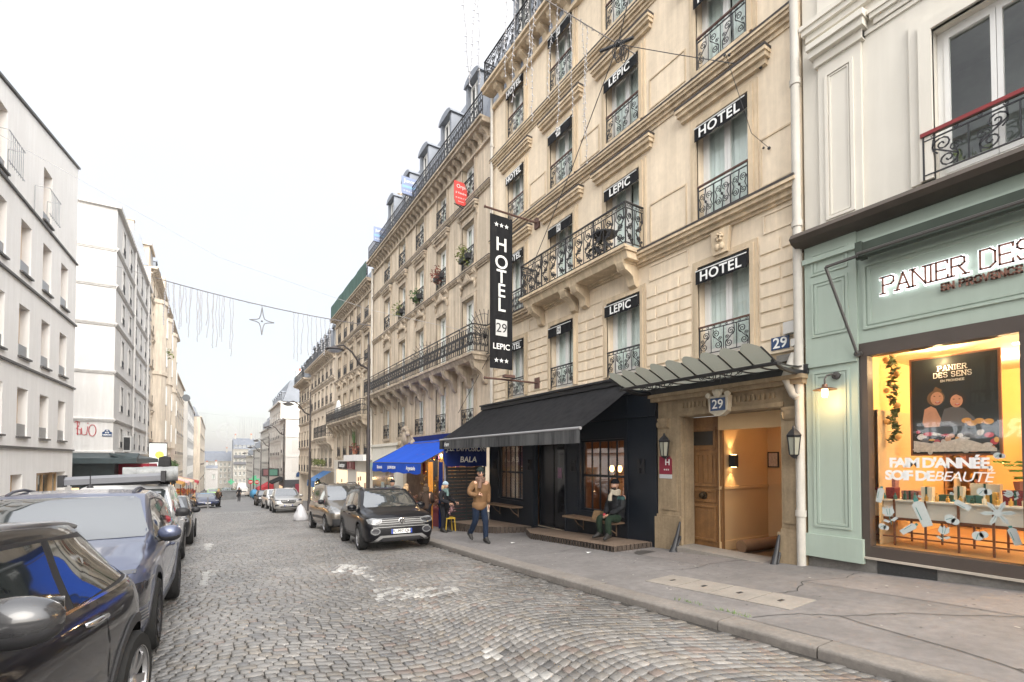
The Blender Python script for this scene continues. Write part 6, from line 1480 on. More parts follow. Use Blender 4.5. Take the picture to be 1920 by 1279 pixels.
def body_mesh(S, pnt):
    """loft of cross-sections; S: car specification"""
    L, Wd = S['L'], S['W']; xf, xr = L/2, -L/2
    top, belt, bot = S['top'], S['belt'], S['bot']
    hw = Wd/2; n = 84
    xs = []
    for i in range(n):
        u = i/(n-1); xs.append(xr + L*(u - .045*math.sin(2*math.pi*u)))   # denser at the ends
    tum = S.get('tumble', .24); V = []; NR = 15
    rr = S.get('round', .30); pw = S.get('power', 2.6)
    sm = lambda x, P: (interp(x-.05, P) + interp(x, P)*2 + interp(x+.05, P))/4
    rings = []
    for x in xs:
        zt, zb, zl = sm(x, top), sm(x, bot), sm(x, belt)
        d = min(xf - x, x - xr); R_ = rr if x > 0 else S.get('rround', rr*.7)
        k = 1.0
        if d < R_: k = 1 - (S.get('taper', .24) if x > 0 else S.get('rtaper', S.get('taper', .24)))*(1-(1-((R_-d)/R_)**pw)**(1/pw))
        mid = 1 - .035*(abs(x)/(L/2))**2
        w = hw*k*mid
        g = max(0, min(1, (zt-zl)/.10))
        wl = w*S.get('beltin', .925)
        gt_ = S.get('gt', 0)*max(0, -x-.3)**2
        def yg(z): return max(.05, wl - .02 - max(0, z-zl)*(tum+gt_) - max(0, z-zl)**2*.10)
        zs = zl if g > 0 else zt
        zz = min(zl, zt-.015)
        P = [(0, zb), (w*.80, zb), (w*.93, zb+.05), (w*.975, zb+.16), (w*.992, lerp(zb, zz, .46)), (w, lerp(zb, zz, .66)), (w*.985, lerp(zb, zz, .84)), (w*.955, zz-.035), (wl, zz)]
        zr = zt-.045
        hood_ = [(wl*.93, zt-.004+0*x), (wl*.86, zt+.004), (wl*.72, zt+.010), (wl*.5, zt+.016), (wl*.25, zt+.02), (0, zt+.022)]
        roof_ = [(yg(lerp(zl, zr, .5)), lerp(zl, zr, .5)), (yg(zr), zr), (yg(zr)*.955, zt-.008), (yg(zr)*.72, zt+.008), (yg(zr)*.35, zt+.018), (0, zt+.022)]
        P += [(lerp(a[0], c[0], g), lerp(a[1], c[1], g)) for a, c in zip(hood_, roof_)]
        # rake of the nose and tail
        fr_ = max(0, 1-(xf-x)/.5)**2; re_ = max(0, 1-(x-xr)/.5)**2; nose = S.get('nosez', .55)
        ring = []
        for (y, z) in P:
            dx = -fr_*S.get('rake', .5)*(z-nose)**2 + re_*S.get('rrake', .35)*(z-.6)**2
            ring.append((x+dx, y, z))
        rings.append(ring)
    b = MB()
    m = len(rings[0])
    for r in rings: b.v += [Vector(p) for p in r]
    off = len(b.v)
    for r in rings: b.v += [Vector((p[0], -p[1], p[2])) for p in r]
    for i in range(n-1):
        for j in range(m-1):
            b.f.append([i*m+j, i*m+j+1, (i+1)*m+j+1, (i+1)*m+j]); b.m.append(0)
            b.f.append([off+i*m+j, off+(i+1)*m+j, off+(i+1)*m+j+1, off+i*m+j+1]); b.m.append(0)
    for i in (0, n-1):
        for j in range(m-1): b.f.append([i*m+j, i*m+j+1, off+i*m+j+1, off+i*m+j]); b.m.append(0)
    me = b.mesh('body', [pnt, UNDER])
    bb = bmesh.new(); bb.from_mesh(me); bmesh.ops.remove_doubles(bb, verts=bb.verts, dist=1e-4); bmesh.ops.dissolve_degenerate(bb, edges=bb.edges, dist=1e-5); bmesh.ops.recalc_face_normals(bb, faces=bb.faces)
    bb.to_mesh(me); tree = BVHTree.FromBMesh(bb); bb.free()
    return me, tree
def cut_arches(me, S):
    o = bpy.data.objects.new('tmp_body', me); COL.objects.link(o)
    cut = []
    for x in S['wheels']:
        for sg in (-1, 1):
            q = MB(); y0, y1 = sorted((sg*(S['W']/2-.30), sg*(S['W']/2+.2)))
            r = S['wr'] + S.get('arch', .045)
            q.lathe([(r, y0), (r, y1)], (x, 0, S['wr']+.01), 36, 0, 'y'); c = bpy.data.objects.new('tmp_cut', q.mesh('c', [UNDER])); COL.objects.link(c)
            md = o.modifiers.new('b', 'BOOLEAN'); md.operation = 'DIFFERENCE'; md.object = c; md.solver = 'EXACT'; md.material_mode = 'TRANSFER'; cut.append(c)
    dg = bpy.context.evaluated_depsgraph_get(); m2 = bpy.data.meshes.new_from_object(o.evaluated_get(dg))
    for c in cut: bpy.data.objects.remove(c)
    bpy.data.objects.remove(o)
    b = bmesh.new(); b.from_mesh(m2)
    for f in b.faces: f.smooth = True
    for e in b.edges:
        if len(e.link_faces) == 2: e.smooth = e.calc_face_angle(0) < R(38)
    b.to_mesh(m2); b.free()
    return m2
def conform(tree, poly, view, off=.004, cell=.06, skirt=.015):
    """patch of a flat outline laid onto the body. view: 'l','r' outline in (x, z); 'f','b' in (y, z); 't' in (x, y)"""
    if view in 'lr': mk = lambda a, c: Vector((a, 0, c)); ax = (0, 2); sg = 1 if view == 'l' else -1; D = Vector((0, -sg, 0)); far = lambda p: Vector((p.x, 3*sg, p.z))
    elif view in 'fb': mk = lambda a, c: Vector((0, a, c)); ax = (1, 2); sg = 1 if view == 'f' else -1; D = Vector((-sg, 0, 0)); far = lambda p: Vector((4*sg, p.y, p.z))
    else: mk = lambda a, c: Vector((a, c, 0)); ax = (0, 1); D = Vector((0, 0, -1)); far = lambda p: Vector((p.x, p.y, 4))
    b = bmesh.new(); vs = [b.verts.new(mk(*p)) for p in poly]; b.faces.new(vs)
    bmesh.ops.triangulate(b, faces=b.faces)
    for k in ax:
        lo = min(p[ax.index(k)] for p in poly); hi = max(p[ax.index(k)] for p in poly); n = int((hi-lo)/cell)
        for i in range(1, n+1):
            co = Vector((0,0,0)); co[k] = lo + (hi-lo)*i/(n+1); no = Vector((0,0,0)); no[k] = 1
            bmesh.ops.bisect_plane(b, geom=b.verts[:]+b.edges[:]+b.faces[:], plane_co=co, plane_no=no, dist=1e-5)
    bad = []
    for v in b.verts:
        h = tree.ray_cast(far(v.co), D)
        if h[0] is None: bad.append(v); continue
        nn = h[1] if h[1].dot(D) < 0 else -h[1]
        v.co = h[0] + nn*off
    if bad: bmesh.ops.delete(b, geom=bad, context='VERTS')
    if skirt:
        ed = [e for e in b.edges if len(e.link_faces) == 1]
        r = bmesh.ops.extrude_edge_only(b, edges=ed)
        for v in r['geom']:
            if isinstance(v, bmesh.types.BMVert): v.co += D*skirt
    for f in b.faces: f.smooth = True
    bmesh.ops.recalc_face_normals(b, faces=b.faces)
    for e in b.edges:
        if len(e.link_faces) == 2: e.smooth = e.calc_face_angle(0) < R(35)
    me = bpy.data.meshes.new('patch'); b.to_mesh(me); b.free()
    return me
def wheel_mesh(r, w, spokes, style):
    t = MB(); t.lathe([(r*.66,-w/2),(r*.93,-w/2),(r,-w*.36),(r,w*.36),(r*.93,w/2),(r*.66,w/2)], (0,0,0), 28, 0, 'y', caps=False)
    for k in (-.2,.2): t.lathe([(r*1.001,w*k-.004),(r*1.001,w*k+.004)], (0,0,0), 28, 0, 'y', caps=False)
    q = MB(); o = w*.5
    q.lathe([(r*.66,o-.005),(r*.69,o+.004),(r*.66,o-.01),(r*.63,o-.03)], (0,0,0), 28, 0, 'y', caps=False); q.lathe([(r*.63,o-.03),(r*.60,-o*.2)], (0,0,0), 24, 1, 'y', caps=False); q.lathe([(r*.62,-o*.1),(r*.62,-o*.1+.01)], (0,0,0), 24, 1, 'y')
    q.lathe([(r*.13,o-.06),(r*.15,o-.02),(r*.09,o-.005)], (0,0,0), 14, 0, 'y')
    for k in range(spokes):
        a = 2*math.pi*k/spokes
        for da in ((-.12,.12) if style == 'twin' else (0,)):
            c, s = math.cos(a+da), math.sin(a+da); c2, s2 = math.cos(a+da*1.6), math.sin(a+da*1.6); wd_ = r*(.05 if style == 'twin' else .085)
            n1 = (-s*wd_, c*wd_)
            p = [(c*r*.1+n1[0]*.9, o-.03, s*r*.1+n1[1]*.9), (c*r*.1-n1[0]*.9, o-.03, s*r*.1-n1[1]*.9), (c2*r*.64-n1[0], o-.016, s2*r*.64-n1[1]), (c2*r*.64+n1[0], o-.016, s2*r*.64+n1[1])]
            q.prism(p, (0,-.03,0), 0)
    return t, q
def car(S, label, cat, loc, rz, name='parked_car', group='cars parked along the street', slope=True):
    T = thing(name, label, cat, loc, group, world=False)
    T.rotation_euler = (0, S.get('pitch', 0), rz)
    pnt = S['paint']; me, tree = body_mesh(S, pnt); me = cut_arches(me, S)
    body = bpy.data.objects.new('body', me); COL.objects.link(body); body.parent = T
    def part(nm, m, poly, views, off=.004, cell=.07, parent=None, skirt=.015):
        out = []
        for v in views:
            P = poly if v not in 'rb' or v in 'r' else poly
            pm = conform(tree, P, v, off, cell, skirt); pm.materials.append(m); pm.name = nm
            o = bpy.data.objects.new(nm, pm); COL.objects.link(o); o.parent = parent or T; out.append(o)
        return out
    def mir(poly): return [(-a, c) for a, c in poly]
    def bld(b, nm, mats, parent=None, smooth=None): 
        o = b.build(nm, mats, None, smooth); o.parent = parent or T; return o
    W2 = S['W']/2
    full = S.get('full', True)
    # glass
    zc_ = sum(c for a, c in S['windscreen'])/len(S['windscreen'])
    part('windscreen', WSC, [(a + math.copysign(.07 if c < zc_ else .06, a), c) for a, c in S['windscreen']], 'f', .005, .07)
    if 'rearglass' in S: part('rear_window', CGL, S['rearglass'], 'b', .005, .09)
    for w in S['side']:
        part('side_window', CGL, w, 'lr', .005, .06)
    for w in S.get('dark', []): part('pillar_trim', BLACKP, w, 'lr', .003, .07)
    # doors: seams and handles
    seam = mat('panel_gap', (.004,.004,.004), .9)
    for w in S.get('seams', []):
        for (a, c), (d, e) in zip(w, w[1:]):
            v = Vector((d-a, e-c)); n_ = Vector((-v.y, v.x)).normalized()*.006
            part('panel_gap', seam, [(a+n_.x,c+n_.y),(d+n_.x,e+n_.y),(d-n_.x,e-n_.y),(a-n_.x,c-n_.y)], 'lr', .0025, .12, body, 0)
    for hx, hz in S.get('handles', []):
        for sg, v in ((1,'l'),(-1,'r')):
            h = tree.ray_cast(Vector((hx, 3*sg, hz)), Vector((0,-sg,0)))
            if h[0]:
                y = h[0].y; q = MB(); q.tube([(hx-.11,y+sg*.008,hz),(hx-.09,y+sg*.035,hz+.002),(hx+.09,y+sg*.035,hz+.004),(hx+.11,y+sg*.008,hz)], [.012,.016,.016,.012], 8); bld(q, 'door_handle', S.get('handlem', pnt), smooth=60)
    for nm, m, poly, views, off in S.get('patches', []): part(nm, m, poly, views, off, .05)
    # mirrors
    if 'mirror' in S:
        mx, mz, mm = S['mirror']
        for sg in (-1, 1):
            h = tree.ray_cast(Vector((mx, 3*sg, mz-.04)), Vector((0,-sg,0))); y = h[0].y if h[0] else W2*.9*sg
            ml = S.get('mirl', .24)
            q = MB(); q.ball((mx+.02, y+sg*(S.get('miro', .02)+ml*.42), mz+.03), 1, 16, 0, (.085, ml*.52, .082)); 
            for k, vv in enumerate(q.v):
                if vv.x < mx-.035: q.v[k] = Vector((mx-.035, vv.y, vv.z))
            mo = bld(q, 'wing_mirror', mm, smooth=50)
            q = MB(); q.tube([(mx+.01,y-sg*.03,mz-.05),(mx+.01,y+sg*.12,mz-.015)], [.035,.028], 8); bld(q, 'mirror_foot', BLACKP, mo)
            q = MB(); q.ball((mx+.015, y+sg*(S.get('miro', .02)+ml*.42), mz-.005), 1, 14, 0, (.078, ml*.50, .066)); bld(q, 'mirror_base', BLACKP, mo, 60)
            q = MB(); q.box(mx-.040, mx-.036, y+sg*(S.get('miro', .02)+ml*.42)-ml*.42, y+sg*(S.get('miro', .02)+ml*.42)+ml*.42, mz-.03, mz+.09); bld(q, 'mirror_glass', CHROME, mo)
    # wheels
    t, q = wheel_mesh(S['wr'], S.get('ww', .215), S.get('spokes', 5), S.get('rimstyle', 'twin'))
    tm, qm = t.mesh('tyre', [TYRE], 40), q.mesh('rim', [S.get('rim', RIM), UNDER], 35)
    for x in S['wheels']:
        for sg in (-1, 1):
            o = bpy.data.objects.new('wheel', tm); COL.objects.link(o); o.parent = T; o.location = (x, sg*(W2-S.get('ww',.215)/2+.008), S['wr']); o.rotation_euler = (0, rnd.uniform(0,6), 0 if sg > 0 else math.pi)
            r_ = bpy.data.objects.new('rim', qm); COL.objects.link(r_); r_.parent = o
    # arch trims
    if S.get('cladding'):
        for x in S['wheels']:
            r0 = S['wr']+S.get('arch', .045); r1 = r0+S['cladding']
            a0, a1 = R(-12), R(192)
            for v in 'lr':
                n_ = 18; P = [(x+r1*math.cos(lerp(a0,a1,k/n_)), S['wr']+.01+r1*math.sin(lerp(a0,a1,k/n_))) for k in range(n_+1)] + [(x+(r0+.001)*math.cos(lerp(a1,a0,k/n_)), S['wr']+.01+(r0+.001)*math.sin(lerp(a1,a0,k/n_))) for k in range(n_+1)]
                b_ = MB(); tr = S.get('cladm', CLAD); vs = []
                sg = 1 if v == 'l' else -1
                for (px_, pz_) in P:
                    h = tree.ray_cast(Vector((px_, 3*sg, pz_)), Vector((0,-sg,0))); vs.append((px_, (h[0].y if h[0] else sg*W2*.97)+sg*.012, pz_))
                m_ = n_+1
                b_.add(vs + [(a, c-sg*.05, d) for a, c, d in vs], [(k, k+1, 2*m_-2-k, 2*m_-1-k) for k in range(n_)] + [(k, k+1, 2*m_+k+1, 2*m_+k) for k in range(n_)])
                bld(b_, 'arch_trim', tr, smooth=50)
    # number plate
    if 'plate' in S:
        tx, pz = S['plate']
        h = tree.ray_cast(Vector((4, 0, pz)), Vector((-1,0,0))); x = h[0].x + .012
        q = MB(); q.box(x, x+.01, -.26, .26, pz-.055, pz+.055); pl_ = bld(q, 'number_plate', PLATEW)
        q = MB(); q.box(x+.0101, x+.012, -.26, -.215, pz-.055, pz+.055); q.box(x+.0101, x+.012, .215, .26, pz-.055, pz+.055); bld(q, 'plate_band', PLATEB, pl_)
        if tx:
            mt = text_mesh('plate_text', tx, .105, .001, .002, spacing=.95); mt.materials.clear(); mt.materials.append(BLACKP)
            mt.transform(Matrix.Translation((x+.012, 0, pz)) @ Matrix(((0,0,1),(1,0,0),(0,1,0))).to_4x4()); o = bpy.data.objects.new('plate_text', mt); COL.objects.link(o); o.parent = pl_
    for fn in S.get('extra', []): fn(T, tree, bld, part)
    # a dark floor to the cabin is the body itself; underside shadow comes from the car
    return T
def pitch_at(y): return -math.atan((interp(y-1.3, PROF)-interp(y+1.3, PROF))/2.6)     # nose uphill, towards the camera
def rails(z, x0, x1, y, m=SATIN, r=.018, hgt=.05):
    def fn(T, tree, bld, part):
        for sg in (-1, 1):
            P = []
            for k in range(9):
                x = lerp(x0, x1, k/8); h = tree.ray_cast(Vector((x, sg*y, 4)), Vector((0,0,-1))); P.append((x, sg*y, h[0].z + (hgt if 0 < k < 8 else .005)))
            q = MB(); q.tube(P, r, 8); bld(q, 'roof_rail', m, smooth=60)
    return fn
FACE = -math.pi/2     # nose towards the camera
def ring_x(y0, z0, ry, rz, n=20): return [(y0+ry*math.cos(2*math.pi*k/n), z0+rz*math.sin(2*math.pi*k/n)) for k in range(n)]
def rect(a, c, b, d): return [(a,b),(c,b),(c,d),(a,d)]
def logo(kind, z, r=.06, m=CHROME):
    def fn(T, tree, bld, part):
        h = tree.ray_cast(Vector((4, 0, z)), Vector((-1,0,0))); x = h[0].x + .02
        q = MB(); q.lathe([(r,-.02),(r,.012),(r*.86,.014),(r*.84,.006)], (x,0,z), 20, 0, 'x', caps=False); b_ = bld(q, 'badge', m, smooth=40)
        q = MB(); q.lathe([(r*.85,.0),(r*.85,.006)], (x,0,z), 20, 0, 'x'); bld(q, 'badge_disc', GRILLE, b_)
        q = MB()
        if kind == 'vw':
            for P in ([(-.45,.72),(0,-.02),(.45,.72)], [(-.78,.3),(-.38,-.75),(0,.0)], [(0,0),(.38,-.75),(.78,.3)]): q.tube([(x+.012, a*r, z+c*r) for a, c in P], r*.09, 4)
        else: q.tube([(x+.012,-r*.5,z-r*.3),(x+.012,-r*.2,z+r*.4),(x+.012,0,z),(x+.012,r*.2,z+r*.4),(x+.012,r*.5,z-r*.3)], r*.1, 4)
        bld(q, 'badge_sign', m, b_)
    return fn
def bars(zs, y, m=SATIN, t=.005, off=.012):
    def fn(T, tree, bld, part):
        for z in zs: part('grille_bar', m, rect(-y, y, z-t, z+t), 'f', off, .08)
    return fn
# compact SUV, black (the one with the readable plate)
SUVB = dict(L=4.12, W=1.82, wr=.335, wheels=(1.245,-1.31), paint=paint('black_paint', (.006,.006,.008), 0, .35),
    top=[(-2.06,.80),(-2.0,.92),(-1.9,1.12),(-1.55,1.50),(-1.2,1.545),(-.3,1.565),(.15,1.53),(.45,1.40),(.98,1.055),(1.2,1.01),(1.7,.945),(1.95,.87),(2.06,.76)],
    belt=[(-2.06,1.0),(-1.0,1.01),(.5,.98),(1.0,.97),(2.06,.85)], bot=[(-2.06,.34),(-1.7,.22),(1.6,.20),(1.9,.22),(2.06,.27)], taper=.17, round=.42, power=2.2, rake=.35, nosez=.5,
    windscreen=[(-.60,1.06),(.60,1.06),(.63,1.12),(.50,1.47),(.42,1.50),(-.42,1.50),(-.50,1.47),(-.63,1.12)], rearglass=[(-.55,1.05),(.55,1.05),(.45,1.42),(-.45,1.42)],
    side=[[(.72,1.03),(.30,1.36),(.12,1.43),(-.22,1.46),(-.22,1.03)], [(-.30,1.03),(-.30,1.46),(-.75,1.455),(-1.10,1.42),(-1.16,1.06)], [(-1.22,1.10),(-1.16,1.40),(-1.40,1.36),(-1.52,1.20)]],
    seams=[[(.86,.45),(.86,.98)],[(-.26,.40),(-.26,1.0)],[(.86,.42),(-.9,.38)],[(-1.05,.62),(-1.0,.98)]], handles=[(-.05,.88),(-.98,.90)], mirror=(.62,1.04,paint('black_paint',(0,0,0))), cladding=.055, spokes=5, rim=RIM,
    plate=('FL-997-QH', .485),
    patches=[('lower_intake', GRILLE, [(-.62,.30),(.62,.30),(.55,.40),(-.55,.40)], 'f', .006), ('skid_trim', SATIN, [(-.74,.245),(-.62,.245),(-.46,.345),(.46,.345),(.62,.245),(.74,.245),(.52,.395),(-.52,.395)], 'f', .016),
        ('lower_grille', BLACKP, [(-.52,.265),(.52,.265),(.42,.335),(-.42,.335)], 'f', .02),
        ('upper_grille', GRILLE, [(-.62,.62),(.62,.62),(.56,.80),(-.56,.80)], 'f', .006)] +
        [('headlight', LENS, [(s*.50,.70),(s*.64,.66),(s*.80,.70),(s*.83,.80),(s*.70,.825),(s*.48,.79)], 'f', .012) for s in (-1,1)] +
        [('headlight_core', LENSD, [(s*.52,.72),(s*.64,.685),(s*.76,.72),(s*.78,.78),(s*.5,.775)], 'f', .017) for s in (-1,1)] +
        [('daytime_lamp', LENS, ring_x(s*.64,.505,.115,.085), 'f', .016) for s in (-1,1)] + [('fog_lamp', LENSD, ring_x(s*.64,.505,.09,.062), 'f', .02) for s in (-1,1)] +
        [('sill_cladding', CLAD, [(.9,.22),(.9,.36),(-.95,.36),(-.95,.22)], 'lr', .01)],
    extra=[logo('vw',.735,.075), bars((.665,.715,.765,.80),.56), rails(1.6,-1.35,.15,.53), lambda T,tree,bld,part: [part('bonnet_line', SATIN, rect(-.7,.7,.592,.602), 'f', .014, .08)]])
car(SUVB, 'black compact SUV with roof rails and plate FL-997-QH parked by the right kerb', 'car', (4.09, 13.6, rz_(4.0,13.6)), FACE-R(3.5))
bpy.data.objects['parked_car'].rotation_euler[1] = pitch_at(13.4)
# taupe leisure van
VAN = dict(L=4.4, W=1.81, wr=.325, wheels=(1.30,-1.43), paint=paint('taupe_paint', (.13,.115,.095), .5),
    top=[(-2.2,1.0),(-2.15,1.5),(-2.0,1.72),(-1.6,1.79),(-.3,1.80),(.35,1.74),(.75,1.52),(1.22,1.16),(1.5,1.08),(1.95,.92),(2.15,.80),(2.2,.72)],
    belt=[(-2.2,1.04),(.6,1.02),(1.2,1.0),(2.2,.85)], bot=[(-2.2,.34),(-1.8,.22),(1.7,.2),(2.2,.28)], taper=.20, round=.45, tumble=.14, rake=.3,
    windscreen=[(-.64,1.16),(.64,1.16),(.67,1.22),(.58,1.66),(.50,1.71),(-.50,1.71),(-.58,1.66),(-.67,1.22)],
    side=[[(.98,1.08),(.55,1.48),(.30,1.62),(-.15,1.64),(-.15,1.08)],[(-.23,1.08),(-.23,1.64),(-1.15,1.64),(-1.15,1.10)],[(-1.23,1.12),(-1.23,1.63),(-1.95,1.56),(-1.98,1.16)]],
    seams=[[(1.0,.45),(1.0,1.05)],[(-.19,.35),(-.19,1.05)],[(-1.19,.6),(-1.19,1.05)],[(1.0,.36),(-.95,.36)]], handles=[(.0,.90),(-.36,.92)], mirror=(.86,1.10,BLACKP), mirl=.22, handlem=CLAD, spokes=7, rimstyle='one', rim=RIM,
    patches=[('bumper', CLAD, [(-.78,.28),(.78,.28),(.80,.52),(-.80,.52)], 'f', .012), ('side_strip', CLAD, [(.98,.50),(.98,.60),(-1.0,.60),(-1.0,.50)], 'lr', .012), ('grille', GRILLE, [(-.5,.60),(.5,.60),(.55,.74),(-.55,.74)], 'f', .01)] +
        [('headlight', LENS, [(s*.50,.78),(s*.62,.70),(s*.86,.74),(s*.88,.90),(s*.84,1.0),(s*.62,.90)], 'f', .012) for s in (-1,1)] + [('headlight_side', LENS, [(1.62,.80),(2.05,.74),(2.05,.86),(1.70,.99)], 'lr', .006)],
    plate=('', .42), extra=[rails(1.8,-1.8,.1,.60,BLACKP), logo('x',.66,.06)])
car(VAN, 'taupe leisure van parked behind the black compact SUV', 'van', (4.28, 19.75, rz_(4.2,19.7)), FACE+R(1), 'parked_van').rotation_euler[1] = pitch_at(19)
SUVS = dict(L=4.55, W=1.86, wr=.345, wheels=(1.38,-1.34), paint=paint('silver_paint', (.42,.41,.39), .6),
    top=[(-2.28,.86),(-2.2,1.0),(-1.75,1.48),(-1.3,1.60),(-.4,1.66),(.2,1.60),(.5,1.46),(1.1,1.10),(1.4,1.05),(1.95,.97),(2.2,.86),(2.28,.76)],
    belt=[(-2.28,1.06),(.6,1.02),(2.28,.86)], bot=[(-2.28,.36),(-1.9,.24),(1.8,.22),(2.28,.28)], taper=.2, round=.5, rake=.35,
    windscreen=[(-.66,1.11),(.66,1.11),(.68,1.16),(.56,1.55),(.48,1.59),(-.48,1.59),(-.56,1.55),(-.68,1.16)],
    side=[[(.85,1.07),(.38,1.42),(.15,1.50),(-.2,1.53),(-.2,1.07)],[(-.28,1.07),(-.28,1.53),(-1.1,1.50),(-1.45,1.30),(-1.5,1.12)]],
    handles=[(.0,.92),(-1.0,.94)], mirror=(.72,1.10,paint('silver_paint',(0,0,0))), cladding=.05, seams=[[(.95,.45),(.95,1.0)],[(-.24,.40),(-.24,1.0)]], plate=('GM 865 YJ', .50), rim=RIM,
    patches=[('grille', GRILLE, [(-.50,.86),(.50,.86),(.46,.70),(.32,.62),(-.32,.62),(-.46,.70)], 'f', .008), ('intake', GRILLE, rect(-.5,.5,.36,.44), 'f', .008), ('chin_trim', SATIN, rect(-.6,.6,.31,.34), 'f', .012)] +
        [('headlight', LENSD, [(s*.52,.78),(s*.84,.80),(s*.86,.90),(s*.70,.90),(s*.54,.84)], 'f', .008) for s in (-1,1)] + [('fog_lamp', LENSD, [(s*.56,.50),(s*.82,.46),(s*.84,.56),(s*.68,.60)], 'f', .01) for s in (-1,1)] + [('fog_trim', SATIN, [(s*.54,.47),(s*.84,.43),(s*.86,.46),(s*.56,.495)], 'f', .013) for s in (-1,1)],
    extra=[logo('x',.75,.08), rails(1.65,-1.4,.1,.56)])
car(SUVS, 'silver SUV with a honeycomb grille parked on the right beyond the taupe van', 'car', (4.28, 37.6, rz_(4.3,37.6)), FACE-R(1.5)).rotation_euler[1] = pitch_at(37)
def variant(S, **k): d = dict(S); d.update(k); return d
SM = dict(handles=[], seams=[], extra=[])
car(variant(SUVB, paint=paint('white_paint',(.62,.62,.62),.1), mirror=(.62,1.04,BLACKP), plate=('', .485), **SM), 'white compact car parked behind the silver SUV', 'car', (4.35, 44.8, rz_(4.3,44.8)), FACE+R(3)).rotation_euler[1] = pitch_at(44)
HATCH = variant(SUVB, top=[(a, c*.93 if c > 1 else c) for a, c in SUVB['top']], belt=[(a, c*.95) for a, c in SUVB['belt']], windscreen=[(a, c*.93) for a, c in SUVB['windscreen']], side=[[(a, c*.935+.01) for a, c in w] for w in SUVB['side']], rearglass=[(a, c*.93) for a, c in SUVB['rearglass']], mirror=(.62,.98,BLACKP), plate=('', .485), cladding=None, **SM)
car(variant(HATCH, paint=paint('black_paint',(0,0,0))), 'small black car parked farthest down the right side', 'car', (4.2, 52.6, rz_(4.2,52.6)), FACE).rotation_euler[1] = pitch_at(52)

# ---------------- left side
# near hatchback: black with pale roof and bonnet trim
MINI = dict(L=3.84, W=1.73, wr=.315, wheels=(1.24,-1.255), paint=paint('glossy_black', (.008,.008,.010), 0, .9), tumble=.24,
    top=[(-1.92,.80),(-1.86,.92),(-1.76,.95),(-1.64,1.03),(-1.40,1.27),(-1.30,1.335),(-1.0,1.365),(-.2,1.385),(.35,1.35),(.52,1.25),(.90,.965),(1.05,.94),(1.6,.86),(1.85,.74),(1.92,.62)],
    belt=[(-1.92,.93),(-1.3,.935),(.8,.905),(1.92,.80)], bot=[(-1.92,.30),(-1.5,.2),(1.5,.19),(1.92,.24)], taper=.24, round=.5, rround=.95, rtaper=.56, gt=.40,
    windscreen=[(-.62,.97),(.62,.97),(.64,1.02),(.54,1.31),(.46,1.34),(-.46,1.34),(-.54,1.31),(-.64,1.02)], rearglass=[(-.52,1.0),(.52,1.0),(.48,1.28),(-.48,1.28)],
    side=[[(.78,.955),(.52,1.20),(.38,1.29),(-.42,1.30),(-.42,.955)],[(-.50,.955),(-.50,1.30),(-1.08,1.275),(-1.24,1.22),(-1.46,.99)]], dark=[[(.82,.94),(.40,1.325),(-1.12,1.305),(-1.29,1.24),(-1.54,.95)]],
    seams=[[(.80,.42),(.84,.88)],[(-.80,.50),(-.76,.93)],[(.8,.36),(-.74,.38)]], handles=[(-.60,.86)], handlem=CHROME, mirror=(.42,1.07,mat('grey_mirror_cap', (.03,.03,.032), .25, coat=1)), mirl=.27, miro=.09,
    cladding=.06, spokes=8, rim=RIM, rimstyle='one', plate=('', .45), patches=[('belt_trim', CHROME, [(.84,.925),(.84,.94),(-1.62,.965),(-1.62,.95)], 'lr', .008), ('pale_roof', mat('pale_roof_paint', (.16,.16,.165), .3, metal=.3, coat=1), [(.30,-.52),(.34,.0),(.30,.52),(-1.25,.42),(-1.35,0),(-1.25,-.42)], 't', .006), ('headlight', LENS, ring_x(.56,.70,.13,.14), 'f', .01), ('headlight', LENS, ring_x(-.56,.70,.13,.14), 'f', .01), ('grille', GRILLE, [(-.36,.5),(.36,.5),(.36,.72),(-.36,.72)], 'f', .008)])
def roof_edge(T, tree, bld, part):
    P = [(-1.60,.47,1.36),(-1.55,-.47,1.36)]
    for sg in (-1, 1):
        Q = []
        for k in range(12):
            x = lerp(.42, -1.22, k/11); h = tree.ray_cast(Vector((x, sg*(.575-.06*max(0,-x-.3)), 4)), Vector((0,0,-1)))
            if h[0]: Q.append(h[0]+Vector((0,0,.006)))
        q = MB(); q.tube(Q, .016, 6); bld(q, 'roof_gutter', mat('grey_roof_edge', (.20,.20,.21), .3), smooth=60)
    q = MB(); q.box(-1.46,-1.24,-.36,.36,1.325,1.35); bld(q, 'roof_spoiler', BLACKP)
MINI['extra'] = [roof_edge]
MN = car(MINI, 'glossy black hatchback with chrome door handle and big wing mirror, nearest parked car', 'car', (-1.475, 2.845, rz_(-1.5,2.8)), FACE-R(9)); MN.rotation_euler[1] = pitch_at(3.7)
